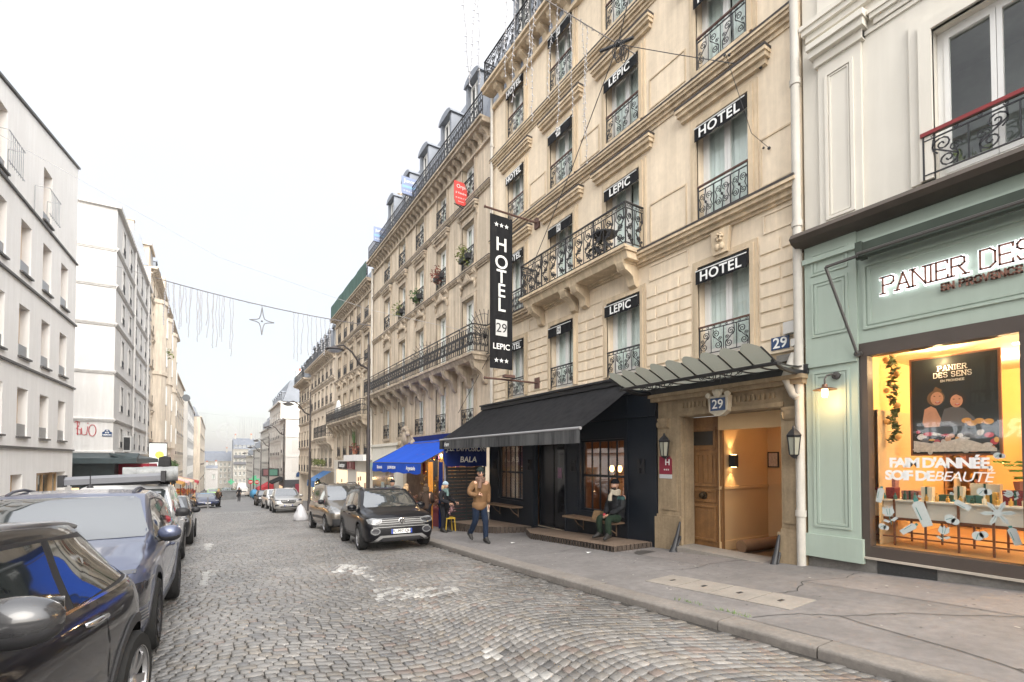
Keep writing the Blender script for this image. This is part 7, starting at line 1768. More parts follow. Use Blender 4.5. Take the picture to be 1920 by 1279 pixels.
# purple-grey crossover
XOV = dict(L=4.35, W=1.83, wr=.345, wheels=(1.33,-1.33), paint=paint('slate_violet_paint', (.075,.09,.15), .4),
    top=[(-2.17,.90),(-2.1,1.05),(-1.8,1.38),(-1.45,1.52),(-.4,1.59),(.15,1.54),(.42,1.43),(1.0,1.08),(1.25,1.04),(1.75,.96),(2.05,.86),(2.17,.74)],
    belt=[(-2.17,1.10),(-1.2,1.07),(.6,.99),(2.17,.88)], bot=[(-2.17,.34),(-1.8,.22),(1.7,.2),(2.17,.27)], taper=.22, round=.55, rake=.5, nosez=.62,
    windscreen=[(-.68,1.085),(.68,1.085),(.70,1.13),(.57,1.47),(.50,1.51),(-.50,1.51),(-.57,1.47),(-.70,1.13)],
    side=[[(.76,1.04),(.32,1.38),(.10,1.455),(-.28,1.47),(-.28,1.06)],[(-.35,1.06),(-.35,1.47),(-1.0,1.43),(-1.42,1.28),(-1.34,1.12)]], dark=[[(.80,1.03),(.34,1.395),(.12,1.475),(-.4,1.49),(-1.05,1.45),(-1.48,1.28),(-1.40,1.10),(-.3,1.045)]],
    seams=[[(.86,.42),(.90,.98)],[(-.31,.40),(-.31,1.04)],[(.86,.38),(-.8,.38)],[(-1.1,.75),(-1.02,1.05)]], handles=[(-.10,.90),(-.98,.94)], mirror=(.66,1.06,paint('slate_violet_paint',(0,0,0))), mirl=.22, cladding=.07, cladm=mat('slate_cladding',(.06,.062,.075),.5,.4), spokes=5, rim=RIMD, plate=('', .42), handlem=paint('slate_violet_paint',(0,0,0)),
    patches=[('light_bar', LENSD, [(-.80,.835),(.80,.835),(.80,.865),(-.80,.865)], 'f', .008), ('intake', GRILLE, [(-.6,.32),(.6,.32),(.5,.52),(-.5,.52)], 'f', .008), ('sill_cladding', MATS['slate_cladding'], [(.95,.22),(.95,.40),(-.95,.40),(-.95,.22)], 'lr', .01), ('body_crease', SATIN, [(.4,.64),(-.9,.80),(-.9,.792),(.4,.632)], 'lr', .004)] +
        [('headlight', LENSD, [(s*.60,.55),(s*.86,.57),(s*.89,.76),(s*.62,.74)], 'f', .012) for s in (-1,1)] + [('headlight_side', LENSD, [(1.80,.56),(2.09,.54),(2.09,.74),(1.86,.75)], 'lr', .010)] + [('lamp_fin', SATIN, rect(s*.62,s*.87,.50-.03*k,.514-.03*k), 'f', .016) for s in (-1,1) for k in range(4)] + [('headlight_lens', LENS, rect(s*.66,s*.74,.60,.70), 'f', .02) for s in (-1,1)],
    extra=[rails(1.6,-1.3,.10,.54,MATS['slate_cladding'],.016,.03)])
car(XOV, 'violet grey crossover with split headlights parked behind the glossy black hatchback', 'car', (-1.37, 7.24, rz_(-1.4,7.2)), FACE-R(.5)).rotation_euler[1] = pitch_at(7.4)
# white 4x4 with a roof tent box
FBX = dict(L=4.5, W=1.83, wr=.37, wheels=(1.36,-1.34), paint=paint('white_paint',(.62,.62,.62),.1), tumble=.16,
    top=[(-2.25,1.1),(-2.2,1.5),(-2.05,1.70),(-1.5,1.75),(-.2,1.75),(.30,1.68),(.50,1.58),(.95,1.20),(1.15,1.15),(1.8,1.08),(2.15,.98),(2.25,.86)],
    belt=[(-2.25,1.12),(.7,1.10),(2.25,.98)], bot=[(-2.25,.40),(-1.9,.30),(1.8,.28),(2.25,.34)], taper=.18, round=.4,
    windscreen=[(-.68,1.20),(.68,1.20),(.70,1.25),(.60,1.60),(.54,1.64),(-.54,1.64),(-.60,1.60),(-.70,1.25)],
    side=[[(.74,1.14),(.42,1.50),(.25,1.60),(-.2,1.62),(-.2,1.14)],[(-.28,1.14),(-.28,1.62),(-1.15,1.62),(-1.15,1.15)],[(-1.23,1.16),(-1.23,1.61),(-1.9,1.57),(-1.95,1.20)]],
    seams=[[(.9,.5),(.9,1.08)],[(-.24,.42),(-.24,1.1)],[(-1.1,.75),(-1.05,1.1)]], handles=[(-.05,.98),(-.98,1.0)], mirror=(.68,1.14,BLACKP), mirl=.24, cladding=.06, rim=RIM, plate=('', .5), patches=[('headlight', LENS, [(s*.55,.80),(s*.84,.82),(s*.86,.96),(s*.56,.94)], 'f', .01) for s in (-1,1)] + [('grille', GRILLE, [(-.5,.74),(.5,.74),(.5,.96),(-.5,.96)], 'f', .008), ('sill_cladding', CLAD, [(.95,.30),(.95,.46),(-.95,.46),(-.95,.30)], 'lr', .01)])
WH4 = car(FBX, 'white four wheel drive carrying a grey awning tube on its roof', 'car', (-1.52, 12.3, rz_(-1.5,12.3)), FACE); WH4.rotation_euler[1] = pitch_at(12.5)
z0 = rz_(-1.6,12.5)
rt = thing('roof_awning_tube', 'long grey awning tube lying across the roof of the white four wheel drive', 'roof load', (-1.9, 12.4, z0+1.80))
q = MB(); q.prism([(-2.3,11.45,z0+1.80),(-2.3,11.62,z0+1.80),(-2.3,11.65,z0+1.90),(-2.3,11.53,z0+1.95),(-2.3,11.43,z0+1.90)], (1.4,.35,.05)); q.build('tube', mat('grey_tube', (.16,.165,.18), .5), rt)
q = MB(); q.box(-2.38,-2.3,11.40,11.68,z0+1.77,z0+1.98); q.box(-.93,-.86,11.75,12.05,z0+1.82,z0+2.04); q.build('end_cap', BLACKP, rt)
q = MB(); 
for y in (11.9, 12.9): q.tube([(-2.3,y,z0+1.79),(-.95,y,z0+1.79)], .025, 6)
q.build('roof_bars', BLACKP, rt)
rb = thing('roof_bags', 'rolled grey bags and gear strapped to the roof rack of the white four wheel drive', 'luggage', (-1.2, 12.6, z0+1.8))
q = MB(); 
for k, (x, y, r_) in enumerate(((-1.05,12.2,.14),(-1.3,12.35,.15),(-1.0,12.6,.16))): q.tube([(x-.3,y,z0+1.96),(x+.3,y+.05,z0+1.96)], r_, 10)
q.build('rolls', mat('grey_bag', (.30,.31,.31), .8, var=.5, vscale=9), rb, smooth=50)
q = MB(); q.lathe([(.30,-.1),(.33,0),(.30,.1)], (-.95,12.9,z0+2.02), 16, 0, 'x'); q.build('spare_wheel', TYRE, rb)
an = MB(); an.lathe([(.05,0),(.04,.03),(.012,.06)], (-1.9,11.2,z0+1.76), 10); an.tube([(-1.9,11.2,z0+1.8),(-1.9,11.2,z0+2.05)], .008, 5); tag(an.build('radio_aerial', BLACKP), 'short black radio aerial on the white roof behind the awning tube', 'aerial')
car(variant(HATCH, paint=paint('dark_grey_paint',(.02,.022,.024)), spokes=7), 'dark grey car parked behind the white four wheel drive', 'car', (-1.47, 18.6, rz_(-1.5,18.3)), FACE).rotation_euler[1] = pitch_at(18)
SPORT = variant(HATCH, L=4.5, W=1.85, wheels=(1.25,-1.25), paint=paint('deep_blue_paint',(.018,.026,.065)), top=[(-2.25,.80),(-2.1,.9),(-1.3,1.16),(-.6,1.30),(0,1.31),(.4,1.22),(1.05,.92),(1.4,.88),(1.9,.74),(2.15,.62),(2.25,.54)], belt=[(-2.25,.92),(.5,.88),(2.25,.7)],
    windscreen=[(-.62,.95),(.62,.95),(.5,1.22),(-.5,1.22)], side=[[(.7,.92),(.2,1.18),(-.2,1.22),(-.2,.92)],[(-.27,.92),(-.27,1.22),(-.8,1.18),(-1.2,.98)]], rearglass=[(-.4,1.0),(.4,1.0),(.35,1.15),(-.35,1.15)], mirror=(.7,.94,BLACKP), plate=('', .42),
    patches=[('intake', GRILLE, [(-.6,.25),(.6,.25),(.5,.38),(-.5,.38)], 'f', .008), ('sunstrip', mat('blue_strip', (.25,.5,.7), .5), [(-.36,1.235),(.36,1.235),(.34,1.26),(-.34,1.26)], 'f', .01)] + [('headlight', LENS, [(s*.5,.56),(s*.78,.6),(s*.80,.68),(s*.6,.64)], 'f', .01) for s in (-1,1)])
car(SPORT, 'low deep blue car with a pale blue sunstrip parked far down on the left', 'car', (-.85, 52.2, rz_(-.9,52)), FACE+R(8)).rotation_euler[1] = pitch_at(52)
# far vehicles
FVAN = variant(VAN, L=5.3, W=2.0, wheels=(1.7,-1.7), paint=paint('dirty_white_paint',(.55,.52,.47),.1), top=[(-2.65,1.9),(-2.6,2.45),(.6,2.5),(1.0,2.35),(1.7,1.35),(2.5,1.15),(2.65,.8)], belt=[(-2.65,1.3),(2.65,1.1)], windscreen=[(-.72,1.42),(.72,1.42),(.66,2.2),(-.66,2.2)], side=[[(1.45,1.4),(1.0,2.1),(.4,2.15),(.4,1.4)]], mirror=(1.4,1.5,BLACKP), patches=[('headlight', LENS, [(s*.6,.85),(s*.9,.85),(s*.9,1.1),(s*.66,1.05)], 'f', .012) for s in (-1,1)] + [('grille', GRILLE, rect(-.5,.5,.8,1.0), 'f', .01)], plate=('', .5), **SM)
car(FVAN, 'dirty white delivery van in the middle of the street at the bottom of the hill', 'van', (3.9, 97, rz_(3,97)), FACE+R(4), 'delivery_van', None).rotation_euler[1] = pitch_at(97)
car(variant(HATCH, paint=paint('pale_green_paint',(.25,.5,.10),.1)), 'small car with a bright yellow green roof beyond the grey planter', 'car', (-.4, 96, rz_(0,96)), FACE).rotation_euler[1] = pitch_at(95)
car(variant(HATCH, paint=paint('grey_blue_paint',(.22,.28,.33),.3)), 'grey blue car just visible beyond the yellow green one', 'car', (1.9, 112, rz_(2,112)), FACE).rotation_euler[1] = pitch_at(110)
# ------------------------------------------------------------------ people
SKIN = mat('skin', (.50,.29,.20), .55, .4, var=.15, vscale=20)
def skin_body(name, joints, edges, mats, parent=None, levels=2, matf=None, loc=(0,0,0)):
    """one continuous surface grown along a skeleton: joints {name: (pos, (rx, ry))}; root first"""
    ns = list(joints); me = bpy.data.meshes.new(name)
    me.from_pydata([joints[n][0] for n in ns], [(ns.index(a), ns.index(b)) for a, b in edges], [])
    o = bpy.data.objects.new('tmp', me); COL.objects.link(o)
    sk = o.modifiers.new('s', 'SKIN'); 
    bm = bmesh.new(); bm.from_mesh(me); lay = bm.verts.layers.skin.verify(); bm.verts.ensure_lookup_table()
    for i, n in enumerate(ns):
        r = joints[n][1]; bm.verts[i][lay].radius = (r, r) if not isinstance(r, tuple) else r
    bm.verts[0][lay].use_root = True; bm.to_mesh(me); bm.free()
    sk.branch_smoothing = .6; sk.use_smooth_shade = True
    sb = o.modifiers.new('b', 'SUBSURF'); sb.levels = levels; sb.render_levels = levels
    dg = bpy.context.evaluated_depsgraph_get(); m2 = bpy.data.meshes.new_from_object(o.evaluated_get(dg)); bpy.data.objects.remove(o)
    m2.materials.clear()
    for m in mats: m2.materials.append(m)
    for p in m2.polygons:
        p.use_smooth = True
        if matf: p.material_index = matf(p.center)
    r = bpy.data.objects.new(name, m2); COL.objects.link(r)
    if parent is not None: r.parent = parent
    return r
def wrinkle(o, amp=.012, sc=14):
    from mathutils import noise
    for v in o.data.vertices:
        n = noise.noise(v.co*sc*Vector((1,1,.55))) + .5*noise.noise(v.co*sc*2.2); v.co += v.normal*n*amp
def boot(parent, p, q):
    d = (q-p); u = Vector((0,0,1)); f = Vector((d.x,d.y,d.z*.4)).normalized(); s = f.cross(u).normalized(); n = s.cross(f)
    b = MB()
    for k, (t, w, h0, h1) in enumerate(((-.085,.036,-.055,.05),(-.06,.046,-.06,.15),(.0,.05,-.06,.16),(.05,.05,-.06,.10),(.11,.05,-.06,.035),(.17,.046,-.06,.012),(.215,.025,-.055,-.01))):
        for j in range(10):
            a = 2*math.pi*j/10; b.v.append(p + f*t + s*w*math.cos(a) + n*(lerp(h0, h1, .5+.5*math.sin(a))))
    for k in range(6):
        for j in range(10): b.f.append([k*10+j, k*10+(j+1) % 10, (k+1)*10+(j+1) % 10, (k+1)*10+j]); b.m.append(0)
    b.f.append(list(range(10))); b.m.append(0); b.f.append(list(range(60, 70))); b.m.append(0)
    o = b.build('boot', BOOT, None, 180); o.parent = parent; return o
def hand(parent, wrist, d, n, thumb, m=None, curl=.5, s=1.0):
    """palm and five fingers: d towards the finger tips, n out of the back of the hand"""
    d = Vector(d).normalized(); n = Vector(n).normalized(); sd = d.cross(n).normalized()*thumb; n = n.normalized(); w = Vector(wrist)
    J = {'w': (w, .024*s), 'p': (w+d*.05*s, (.040*s, .016*s)), 'k': (w+d*.085*s, (.036*s, .014*s))}; E = [('w','p'),('p','k')]
    for i, (off, ln) in enumerate(((.030,.068),(.011,.078),(-.010,.072),(-.029,.056))):
        b = w+d*.088*s+sd*off*s; a = curl
        p1 = b + (d*math.cos(a*.6)-n*math.sin(a*.6))*ln*.45*s; p2 = p1 + (d*math.cos(a*1.5)-n*math.sin(a*1.5))*ln*.32*s; p3 = p2 + (d*math.cos(a*2.3)-n*math.sin(a*2.3))*ln*.25*s
        for q, (pp, r) in enumerate(((b,.0095),(p1,.009),(p2,.008),(p3,.006))): J['f%d%d' % (i, q)] = (pp, r*s)
        E += [('k','f%d0' % i)] + [('f%d%d' % (i, q), 'f%d%d' % (i, q+1)) for q in range(3)]
    t0 = w+d*.03*s+sd*.034*s; t1 = t0+(d*.6+sd*.7-n*.2)*.035*s; t2 = t1+(d*.9+sd*.25-n*.4)*.03*s
    for q, (pp, r) in enumerate(((t0,.012),(t1,.010),(t2,.007))): J['t%d' % q] = (pp, r*s)
    E += [('p','t0'),('t0','t1'),('t1','t2')]
    return skin_body('hand', J, E, [m or SKIN], parent, 1)
def head(parent, c, face, m=None, tilt=0, hat=None, hair=None, scarf=None, beard=None, glasses=False, s=1.0):
    """c: centre of the skull; face: horizontal direction the face looks"""
    f = Vector((face[0], face[1], tilt)).normalized(); u = (Vector((0,0,1))-f*f.z).normalized(); r = f.cross(u).normalized(); c = Vector(c)
    b = MB(); b.fr = lambda p: c + (f*p[0] + r*p[1] + u*p[2])*s
    nu, nv = 20, 16; vs = []
    for i in range(nv+1):
        v = -math.pi/2 + math.pi*i/nv
        for j in range(nu):
            a = 2*math.pi*j/nu; x, y, z = math.cos(v)*math.cos(a), math.cos(v)*math.sin(a), math.sin(v)
            X_, Y_, Z_ = x*.098, y*.076, z*.118
            if z < -.1: Y_ *= 1-.30*(-z-.1); X_ = X_*(1-.12*(-z)) + .012*max(0, x)
            fr_ = max(0, x)
            if fr_ > .6 and abs(y) < .5:
                X_ += .020*math.exp(-(y/.16)**2)*math.exp(-((z+.12)/.17)**2)       # nose
                X_ += .007*math.exp(-(y/.3)**2)*math.exp(-((z+.48)/.10)**2)        # mouth
                X_ += .010*math.exp(-(y/.3)**2)*math.exp(-((z+.80)/.14)**2)        # chin
                X_ -= .010*math.exp(-((abs(y)-.33)/.14)**2)*math.exp(-((z-.06)/.11)**2)   # eye sockets
                X_ += .006*math.exp(-((z-.24)/.08)**2)
            vs.append((X_, Y_, Z_))
    b.add(vs, [(i*nu+j, i*nu+(j+1) % nu, (i+1)*nu+(j+1) % nu, (i+1)*nu+j) for i in range(nv) for j in range(nu)], 0)
    for sg in (-1, 1): b.ball((-.005, sg*.076, -.005), .026, 8, 0, (.6,.4,1.2))
    o = b.build('head', [m or SKIN], None, 180); o.parent = parent
    e = MB(); e.fr = b.fr
    for sg in (-1, 1): e.ball((.083, sg*.030, .008), .011, 8); 
    q = e.build('eyes', mat('eye_white', (.55,.53,.50), .2), None, 180); q.parent = o
    e = MB(); e.fr = b.fr
    for sg in (-1, 1): e.ball((.0925, sg*.030, .008), .0052, 6); e.box(.088,.096, sg*.030-.016, sg*.030+.016, .028,.034)
    q = e.build('pupils_and_brows', mat('dark_hair', (.03,.02,.015), .7), None); q.parent = o
    e = MB(); e.fr = b.fr; e.ball((.093, 0, -.056), .02, 8, 0, (.35,1,.32)); q = e.build('lips', mat('lips', (.36,.14,.12), .5), None, 180); q.parent = o
    def shell(nm, mt, z0, rx, ry, rz, dz=0, dx=0):
        e = MB(); e.fr = b.fr; V = []; n1, n2 = 18, 9
        for i in range(n2+1):
            v = lerp(z0, math.pi/2, i/n2)
            for j in range(n1):
                a = 2*math.pi*j/n1; V.append((dx+rx*math.cos(v)*math.cos(a), ry*math.cos(v)*math.sin(a), dz+rz*math.sin(v)))
        e.add(V, [(i*n1+j, i*n1+(j+1) % n1, (i+1)*n1+(j+1) % n1, (i+1)*n1+j) for i in range(n2) for j in range(n1)])
        q = e.build(nm, mt, None, 180); q.parent = o; return q
    if hat: shell('woolly_hat', hat, R(2), .116, .096, .122, .030, -.006); e = MB(); e.fr = b.fr; e.lathe([(.098,.03),(.106,.045),(.106,.075),(.098,.085)], (-.004,0,0), 16, caps=False); q = e.build('hat_brim', hat, None, 180); q.parent = o
    if hair:
        shell('hair', hair[0], R(15), .108, .088, .116, .016, -.012)
        e = MB(); e.fr = b.fr; e.ball((-.03,0,-.02), .1, 12, 0, (.82,.92,1.0)); 
        if hair[1] > 0: 
            for sg in (-1,0,1): e.tube([(-.05,sg*.05,.0),(-.075,sg*.065,-.1),(-.07,sg*.06,-.1-hair[1])], [.06,.055,.03], 8)
        q = e.build('hair_back', hair[0], None, 180); q.parent = o
    if beard:
        e = MB(); e.fr = b.fr; e.ball((.045,0,-.075), .062, 12, 0, (.85,.98,.75)); q = e.build('beard', beard, None, 180); q.parent = o
    if scarf:
        e = MB(); e.fr = b.fr
        for k in range(3): e.tube([(-.01+.098*math.cos(a_)*(1-.04*k), .098*math.sin(a_)*(1-.04*k), -.135-.038*k+.012*math.sin(a_*3+k)) for a_ in [2*math.pi*t/14 for t in range(15)]], .031, 8)
        e.tube([(.09,.01,-.15),(.125,.04,-.25),(.125,.05,-.36)], [.03,.045,.05], 8)
        q = e.build('scarf', scarf, None, 60); q.parent = o
    if glasses:
        e = MB(); e.fr = b.fr
        for sg in (-1,1): e.lathe([(.024,0),(.026,.003)], (.098, sg*.031, .006), 12, 0, 'x'); e.tube([(.098,sg*.055,.01),(0,sg*.082,.012)], .003, 4)
        q = e.build('sunglasses', BLACKP, None); q.parent = o
    return o
def clothed(label, loc, J, parts, group=None):
    """J joint positions (world offsets from loc); parts: what to build"""
    return thing('person', label, 'person', loc, group, world=False)

JACKET = mat('tan_jacket', (.215,.122,.06), .85, .2, var=.3, vscale=6, var2=.2, bump=.15); JEANS = mat('blue_jeans', (.011,.020,.042), .9, .2, var=.4, vscale=7); BOOT = mat('dark_boots', (.03,.028,.026), .6, .3, var=.3); HATG = mat('dark_green_wool', (.02,.028,.026), .95, .1, var=.3, vscale=30); SCARFP = mat('pinkish_scarf', (.20,.125,.095), .95, .1, var=.4, vscale=22)
# man walking towards the camera in a tan jacket
mx_, my_ = 5.86, 11.0; mz_ = sw(mx_, my_)
MAN = thing('person', 'man in a tan jacket, jeans and dark woolly hat walking up the pavement', 'person', (mx_, my_, mz_), None, world=False)
H = 1.10
def V3(x, y, z): return (x*H, y*H, z*H)
hip, chest, neck = V3(0,0,.93), V3(.0,-.03,1.30), V3(.0,-.05,1.50)
# x to the right (screen), -y towards the camera; left leg of the picture trails
body = {'pel': (hip,(.16,.11)), 'wa': (V3(0,-.01,1.06),(.15,.11)), 'ch': (chest,(.18,.125)), 'nk': (neck,(.07,.07)), 'hd': (V3(0,-.06,1.58),.06),
 'sl': (V3(-.18,-.03,1.43),.075), 'el': (V3(-.30,-.02,1.17),.055), 'wl': (V3(-.16,-.20,1.14),.035), 'sr': (V3(.18,-.03,1.43),.075), 'er': (V3(.245,.03,1.15),.055), 'wr': (V3(.235,-.02,.92),.035),
 'hl': (V3(-.09,.0,.88),.095), 'kl': (V3(-.10,.02,.50),.065), 'al': (V3(-.14,.24,.17),.042), 'tl': (V3(-.15,.14,.09),.03), 'hr': (V3(.09,0,.88),.095), 'kr': (V3(.075,-.16,.50),.065), 'ar': (V3(.06,-.20,.085),.042), 'tr': (V3(.06,-.31,.07),.03)}
BE = [('pel','wa'),('wa','ch'),('ch','nk'),('nk','hd'),('ch','sl'),('sl','el'),('el','wl'),('ch','sr'),('sr','er'),('er','wr'),('pel','hl'),('hl','kl'),('kl','al'),('al','tl'),('pel','hr'),('hr','kr'),('kr','ar'),('ar','tr')]
skin_body('body', body, BE, [SKIN], MAN)
def grow(J, names, k, add=0): return {n: (J[n][0], tuple(r*k+add for r in J[n][1]) if isinstance(J[n][1], tuple) else J[n][1]*k+add) for n in names}
jk = grow(body, ['wa','pel','ch','sl','el','wl','sr','er','wr'], 1.12, .018); jk['hem'] = (V3(0,-.01,.74),(.225,.175)); jk['col'] = (V3(0,-.04,1.49),(.10,.10)); jk['pel'] = (jk['pel'][0],(.225,.175)); jk['wa'] = (jk['wa'][0],(.225,.175)); jk['ch'] = (jk['ch'][0],(.225,.17))
jo = skin_body('jacket', jk, [('wa','pel'),('pel','hem'),('wa','ch'),('ch','col'),('ch','sl'),('sl','el'),('el','wl'),('ch','sr'),('sr','er'),('er','wr')], [JACKET], MAN, 3); wrinkle(jo, .013, 11)
tr = grow(body, ['pel','hl','kl','al','hr','kr','ar'], 1.1, .012); tr['pel'] = (hip,(.125,.10)); tr['al'] = (tr['al'][0], .068); tr['ar'] = (tr['ar'][0], .068)
to = skin_body('jeans', tr, [('pel','hl'),('hl','kl'),('kl','al'),('pel','hr'),('hr','kr'),('kr','ar')], [JEANS], MAN, 3); wrinkle(to, .008, 16)
for a, t, y in (('al','tl',1),('ar','tr',-1)):
    p, q_ = Vector(body[a][0]), Vector(body[t][0]); d_ = (q_-p); 
    boot(MAN, p, q_)
head(MAN, V3(-.015,-.075,1.655), (-.25,-1), hat=HATG, scarf=SCARFP, glasses=True, tilt=-.05, s=1.06)
hand(MAN, V3(-.15,-.21,1.14), (1,-.25,.1), (0,-1,.2), -1, curl=.7); hand(MAN, V3(.235,-.02,.90), (0,-.1,-1), (1,0,0), 1, curl=.4)
q = MB(); q.box(-.20,.20,-.175,-.165,1.0,1.002); 

# man sitting on the bench under the restaurant window
sx_, sy_ = 7.98, 8.12; szz = -.30
SIT = thing('person', 'man in a black coat, cream scarf and woolly hat sitting on the bench', 'person', (sx_, sy_, szz), None, world=False)
BLK = mat('black_coat', (.014,.015,.018), .7, .3, var=.4, vscale=8); TROU = mat('dark_green_trousers', (.02,.035,.022), .85, .2, var=.4, vscale=9); CREAMS = mat('cream_scarf', (.48,.43,.34), .95, .1, var=.3, vscale=24); TEAL = mat('teal_panel', (.012,.06,.06), .7)
# faces the street: -x is forward
sb = {'pel': ((0,0,.46),(.12,.16)), 'wa': ((.0,0,.62),(.12,.15)), 'ch': ((-.03,0,.86),(.125,.18)), 'nk': ((-.06,0,1.06),.065), 'hd': ((-.08,0,1.13),.06),
 'sl': ((-.03,.18,.98),.07), 'el': ((-.10,.24,.72),.052), 'wl': ((-.30,.10,.58),.034), 'sr': ((-.03,-.18,.98),.07), 'er': ((-.10,-.24,.72),.052), 'wr': ((-.31,-.04,.58),.034),
 'hl': ((-.10,.10,.47),.09), 'kl': ((-.46,.15,.50),.066), 'al': ((-.40,.16,.10),.045), 'tl': ((-.50,.18,.08),.03), 'hr': ((-.10,-.10,.47),.09), 'kr': ((-.46,-.15,.49),.066), 'ar': ((-.42,-.13,.10),.045), 'tr': ((-.52,-.16,.08),.03)}
sb['pel'] = ((0,0,.47),.10); sb['wa'] = ((0,0,.62),.11); skin_body('body', sb, BE, [SKIN], SIT)
jk = grow(sb, ['wa','ch','sl','el','wl','sr','er','wr'], 1.1, .022); jk['pel'] = ((-.02,0,.46),.215); jk['wa'] = ((0,0,.64),.20); jk['ch'] = ((-.03,0,.88),(.165,.205)); jk['col'] = ((-.05,0,1.05),.095)
o_ = skin_body('coat', jk, [('wa','pel'),('wa','ch'),('ch','col'),('ch','sl'),('sl','el'),('el','wl'),('ch','sr'),('sr','er'),('er','wr')], [BLK, TEAL], SIT, 3, matf=lambda c: 1 if (abs(c.z-.95) < .03 and abs(c.y) > .10) else 0); wrinkle(o_, .012, 12)
tr = grow(sb, ['pel','hl','kl','al','hr','kr','ar'], 1.12, .014); tr['pel'] = ((-.03,0,.52),.085); tr['al'] = (tr['al'][0], .07); tr['ar'] = (tr['ar'][0], .07)
o_ = skin_body('trousers', tr, [('pel','hl'),('hl','kl'),('kl','al'),('pel','hr'),('hr','kr'),('kr','ar')], [TROU], SIT, 3); wrinkle(o_, .010, 14)
for a, t in (('al','tl'),('ar','tr')):
    p, q_ = Vector(sb[a][0]), Vector(sb[t][0]); boot(SIT, p, q_)
head(SIT, (-.09,0,1.245), (-1,-.12), hat=mat('black_wool', (.012,.012,.014), .95, .1), scarf=CREAMS, beard=mat('dark_beard', (.035,.025,.02), .9))
hand(SIT, (-.31,.09,.575), (-.7,-.5,-.25), (-.1,0,1), 1, curl=.9); hand(SIT, (-.32,-.03,.575), (-.7,.5,-.25), (-.1,0,1), -1, curl=.9)
q = MB(); q.ball((-.40,.03,.57), .04, 8, sq=(1.1,.8,.9)); o_ = q.build('red_cup', mat('red_cup', (.35,.03,.04), .4), None, 180); o_.parent = SIT
bg = thing('paper_bag', 'crumpled brown paper bag on the bench beside the sitting man', 'bag', (W-.32, 8.72, .066)); q = MB()
q.prism([(W-.47,8.58,.066),(W-.16,8.58,.066),(W-.16,8.88,.066),(W-.47,8.88,.066)], (0,0,.02)); q.add([(W-.47,8.58,.08),(W-.16,8.58,.08),(W-.16,8.88,.08),(W-.47,8.88,.08),(W-.40,8.62,.30),(W-.22,8.6,.27),(W-.2,8.86,.24),(W-.42,8.84,.29)], [(0,1,5,4),(1,2,6,5),(2,3,7,6),(3,0,4,7),(4,5,6,7)]); q.build('bag_body', mat('brown_paper', (.30,.19,.10), .85, .2, var=.4, vscale=14), bg)

# simpler standing figures
def stander(label, x, y, z, rz, coat, trou, hairm=None, hatm=None, scarfm=None, h=1.7, stride=0.0, arm=0.3, hairlen=.12, group=None, lev=2, bag=None, full=True):
    T = thing('person', label, 'person', (x, y, z), group, world=False, rz=rz); k = h/1.74
    def P(a, b, c): return (a*k, b*k, c*k)
    # faces +x
    J = {'pel': (P(0,0,.93),(.105,.15)), 'wa': (P(0,0,1.06),(.10,.14)), 'ch': (P(.01,0,1.30),(.12,.175)), 'nk': (P(.02,0,1.49),.06), 'hd': (P(.03,0,1.56),.055),
     'sl': (P(.0,.19,1.42),.07), 'el': (P(.02,.25,1.15),.05), 'wl': (P(.10+arm*.5,.20,1.0+arm*.1),.033), 'sr': (P(0,-.19,1.42),.07), 'er': (P(.02,-.25,1.15),.05), 'wr': (P(.10+arm*.5,-.20,1.0+arm*.1),.033),
     'hl': (P(0,.09,.88),.09), 'kl': (P(.03+stride*.5,.10,.5),.06), 'al': (P(stride,.10,.08),.043), 'tl': (P(.11+stride,.12,.06),.03), 'hr': (P(0,-.09,.88),.09), 'kr': (P(.03-stride*.4,-.10,.5),.06), 'ar': (P(-stride,-.10,.08),.043), 'tr': (P(.11-stride,-.12,.06),.03)}
    skin_body('body', J, BE, [SKIN], T, 1)
    jk = grow(J, ['ch','sl','el','wl','sr','er','wr'], 1.12, .02); jk['wa'] = (P(0,0,1.08),(.15,.185)); jk['pel'] = (P(0,0,.92),(.155,.19)); jk['hem'] = (P(0,0,.78),(.16,.195)); jk['col'] = (P(.015,0,1.48),.09)
    o = skin_body('coat', jk, [('wa','pel'),('pel','hem'),('wa','ch'),('ch','col'),('ch','sl'),('sl','el'),('el','wl'),('ch','sr'),('sr','er'),('er','wr')], [coat], T, lev); wrinkle(o, .010, 12)
    tr = grow(J, ['pel','hl','kl','al','hr','kr','ar'], 1.1, .012); skin_body('trousers', tr, [('pel','hl'),('hl','kl'),('kl','al'),('pel','hr'),('hr','kr'),('kr','ar')], [trou], T, lev)
    for a, t in (('al','tl'),('ar','tr')): boot(T, Vector(J[a][0]), Vector(J[t][0]))
    head(T, P(.045,0,1.635), (1,0), hat=hatm, hair=(hairm, hairlen) if hairm else None, scarf=scarfm, s=k)
    for sg, wn_ in ((1,'wl'),(-1,'wr')): hand(T, J[wn_][0], (1,0,-.3), (0,sg,.3), -sg, curl=.6)
    if bag: bag(T)
    return T
DRK = mat('dark_coat', (.018,.018,.022), .8, .2, var=.4, vscale=7); BRN = mat('brown_coat', (.055,.035,.025), .85, .2, var=.4, vscale=7); FUR = mat('hood_fur', (.10,.07,.05), .95, .1, var=.6, vscale=30); BLOND = mat('blond_hair', (.42,.28,.15), .7); DHAIR = MATS['dark_hair']; GREY = mat('grey_green_scarf', (.16,.23,.22), .95, .1, var=.3, vscale=20); PALEB = mat('pale_blue_hat', (.33,.42,.48), .95, .1)
